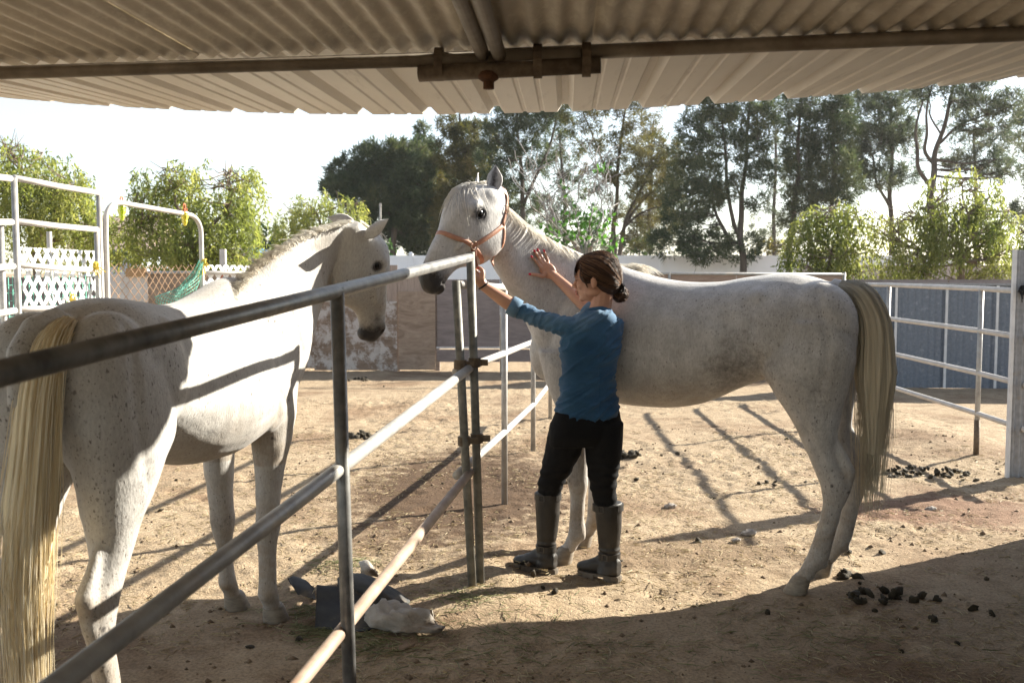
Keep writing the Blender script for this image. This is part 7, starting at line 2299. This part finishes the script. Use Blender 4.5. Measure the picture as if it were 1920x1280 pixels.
    tag(mb.obj('canvas_bag', mg, smooth=True), 'open-mouthed pale canvas bag pointing right below the lowest rail', 'bag')
    mb = sheet_mesh([[g3(718, 1190, .004), g3(760, 1186, .008), g3(800, 1184, .004)], [g3(715, 1204, .010), g3(760, 1208, .014), g3(786, 1200, .006)], [g3(720, 1216, .004), g3(752, 1219, .006), g3(776, 1210, .002)]])
    tag(mb.obj('cardboard_scrap', simple_mat('brown_card', (.17, .115, .07), (.22, .15, .095), rough=.9, scale=6), smooth=True), 'flat brown scrap on the ground under the canvas bag', 'scrap')
    # straw and hay wisps
    g = np.random.default_rng(5)
    def straw(name, n, xr, yr, mat, lab, L0, L1, wd, clumps=None):
        if clumps:
            cc = np.array([(*G(px, py)[:2], s_) for px, py, s_ in clumps]); k = g.integers(len(cc), size=n)
            x = cc[k, 0] + g.normal(size=n) * cc[k, 2]; y = cc[k, 1] + g.normal(size=n) * cc[k, 2] * .8
        else:
            y = yr[0] + (yr[1] - yr[0]) * g.random(n) ** 1.5; x = (xr[0] + (xr[1] - xr[0]) * g.random(n)) 
            keep = (vnoise(x * 1.6, y * 1.6, 12) + .5 * vnoise(x * 5, y * 5, 13)) > .62
            x = x[keep]; y = y[keep]; n = len(x)
        z = ground_h(x, y) + .003
        th = g.random(n) * 6.283; L = g.uniform(L0, L1, n); tilt = g.normal(size=n) * .16
        d = np.stack([np.cos(th), np.sin(th), np.abs(tilt)], 1); sdv = np.stack([-np.sin(th), np.cos(th), np.zeros(n)], 1)
        c = np.stack([x, y, z], 1); bend = sdv * (g.normal(size=n) * .16 * L)[:, None]
        p0 = c - d * L[:, None] / 2; p0[:, 2] = z; p1 = c + bend; p1[:, 2] += .004; p2 = c + d * L[:, None] / 2
        w = (wd * g.uniform(.6, 1.3, n))[:, None]; upv = np.array([0, 0, 1.0]) * w
        v = np.stack([p0 - sdv * w, p0 + upv, p1 + sdv * w, p1 - sdv * w, p1 + upv, p2, p0 + sdv * w], 1)
        v = np.stack([p0 - sdv * w, p0 + sdv * w, p0 + upv * 1.6, p1 - sdv * w, p1 + sdv * w, p1 + upv * 1.6, p2], 1).reshape(-1, 3)
        tri = np.array([(0, 1, 4), (0, 4, 3), (1, 2, 5), (1, 5, 4), (2, 0, 3), (2, 3, 5), (3, 4, 6), (4, 5, 6), (5, 3, 6)])
        q = (np.arange(n)[:, None, None] * 7 + tri[None]).reshape(-1, 3)
        me = bpy.data.meshes.new(name)
        me.vertices.add(len(v)); me.vertices.foreach_set('co', v.ravel()); me.loops.add(q.size); me.loops.foreach_set('vertex_index', q.ravel())
        me.polygons.add(len(q)); me.polygons.foreach_set('loop_start', np.arange(0, q.size, 3)); me.update()
        at = me.attributes.new('hue', 'FLOAT', 'POINT'); at.data.foreach_set('value', np.repeat(g.random(n), 7))
        me.materials.append(mat)
        o = bpy.data.objects.new(name, me); COL.objects.link(o); tag(o, lab, kind='stuff')
    mst = hair_mat('straw_stalks', (.34, .25, .13), (.46, .37, .21), (.58, .50, .33))
    straw('straw', 15000, (-2.6, 4.0), (3.4, 9.5), mst, 'loose straw stalks strewn over the sand', .02, .075, .0017)
    mhy = hair_mat('hay_wisps', (.14, .16, .06), (.26, .27, .12), (.42, .40, .22))
    straw('hay', 1300, None, None, mhy, 'greenish hay wisps round the rubber mats', .04, .12, .0014, clumps=[(640, 1190, .10), (600, 1185, .07), (640, 1060, .10), (700, 1215, .12), (880, 1130, .12), (560, 1150, .10), (1060, 1200, .3), (1500, 1200, .3), (950, 1200, .25)])
    # crumbs of earth
    n = 3800
    x = -2.6 + 6.6 * g.random(n); y = 3.4 + 6.5 * g.random(n) ** 1.4
    keep = vnoise(x * 1.9, y * 1.9, 15) + .6 * vnoise(x * 7, y * 7, 16) > .72
    x, y = x[keep], y[keep]; n = len(x); z = ground_h(x, y); s_ = .004 + .016 * g.random(n) ** 3
    o6 = np.array([(1, 0, 0), (-1, 0, 0), (0, 1, 0), (0, -1, 0), (0, 0, .8), (0, 0, -.6)])
    v = (np.stack([x, y, z], 1)[:, None, :] + o6[None] * s_[:, None, None] * g.uniform(.6, 1.3, (n, 6, 1))).reshape(-1, 3)
    tri = np.array([(0, 2, 4), (2, 1, 4), (1, 3, 4), (3, 0, 4), (2, 0, 5), (1, 2, 5), (3, 1, 5), (0, 3, 5)])
    q = (np.arange(n)[:, None, None] * 6 + tri[None]).reshape(-1, 3)
    me = bpy.data.meshes.new('earth_crumbs'); me.from_pydata(v.tolist(), [], q.tolist()); me.shade_smooth()
    me.materials.append(simple_mat('earth_crumbs', (.085, .056, .033), (.22, .155, .10), rough=.95, scale=5))
    o = bpy.data.objects.new('earth_crumbs', me); COL.objects.link(o); tag(o, 'crumbs of earth scattered over the sand', kind='stuff')

# ------------------------------------------------------------------ build everything
build_roof()
build_side_wall()
build_fences()
build_left_pen()
build_back_fence()
build_far()
build_trees()
HORSES = build_horses()
build_woman(HORSES)
print('LEAFTRIS', sum(x[1] for x in TREE_TRIS), sorted(TREE_TRIS,key=lambda q:-q[1])[:5])
build_ground()
build_ground_things()
if HAZE: build_haze()
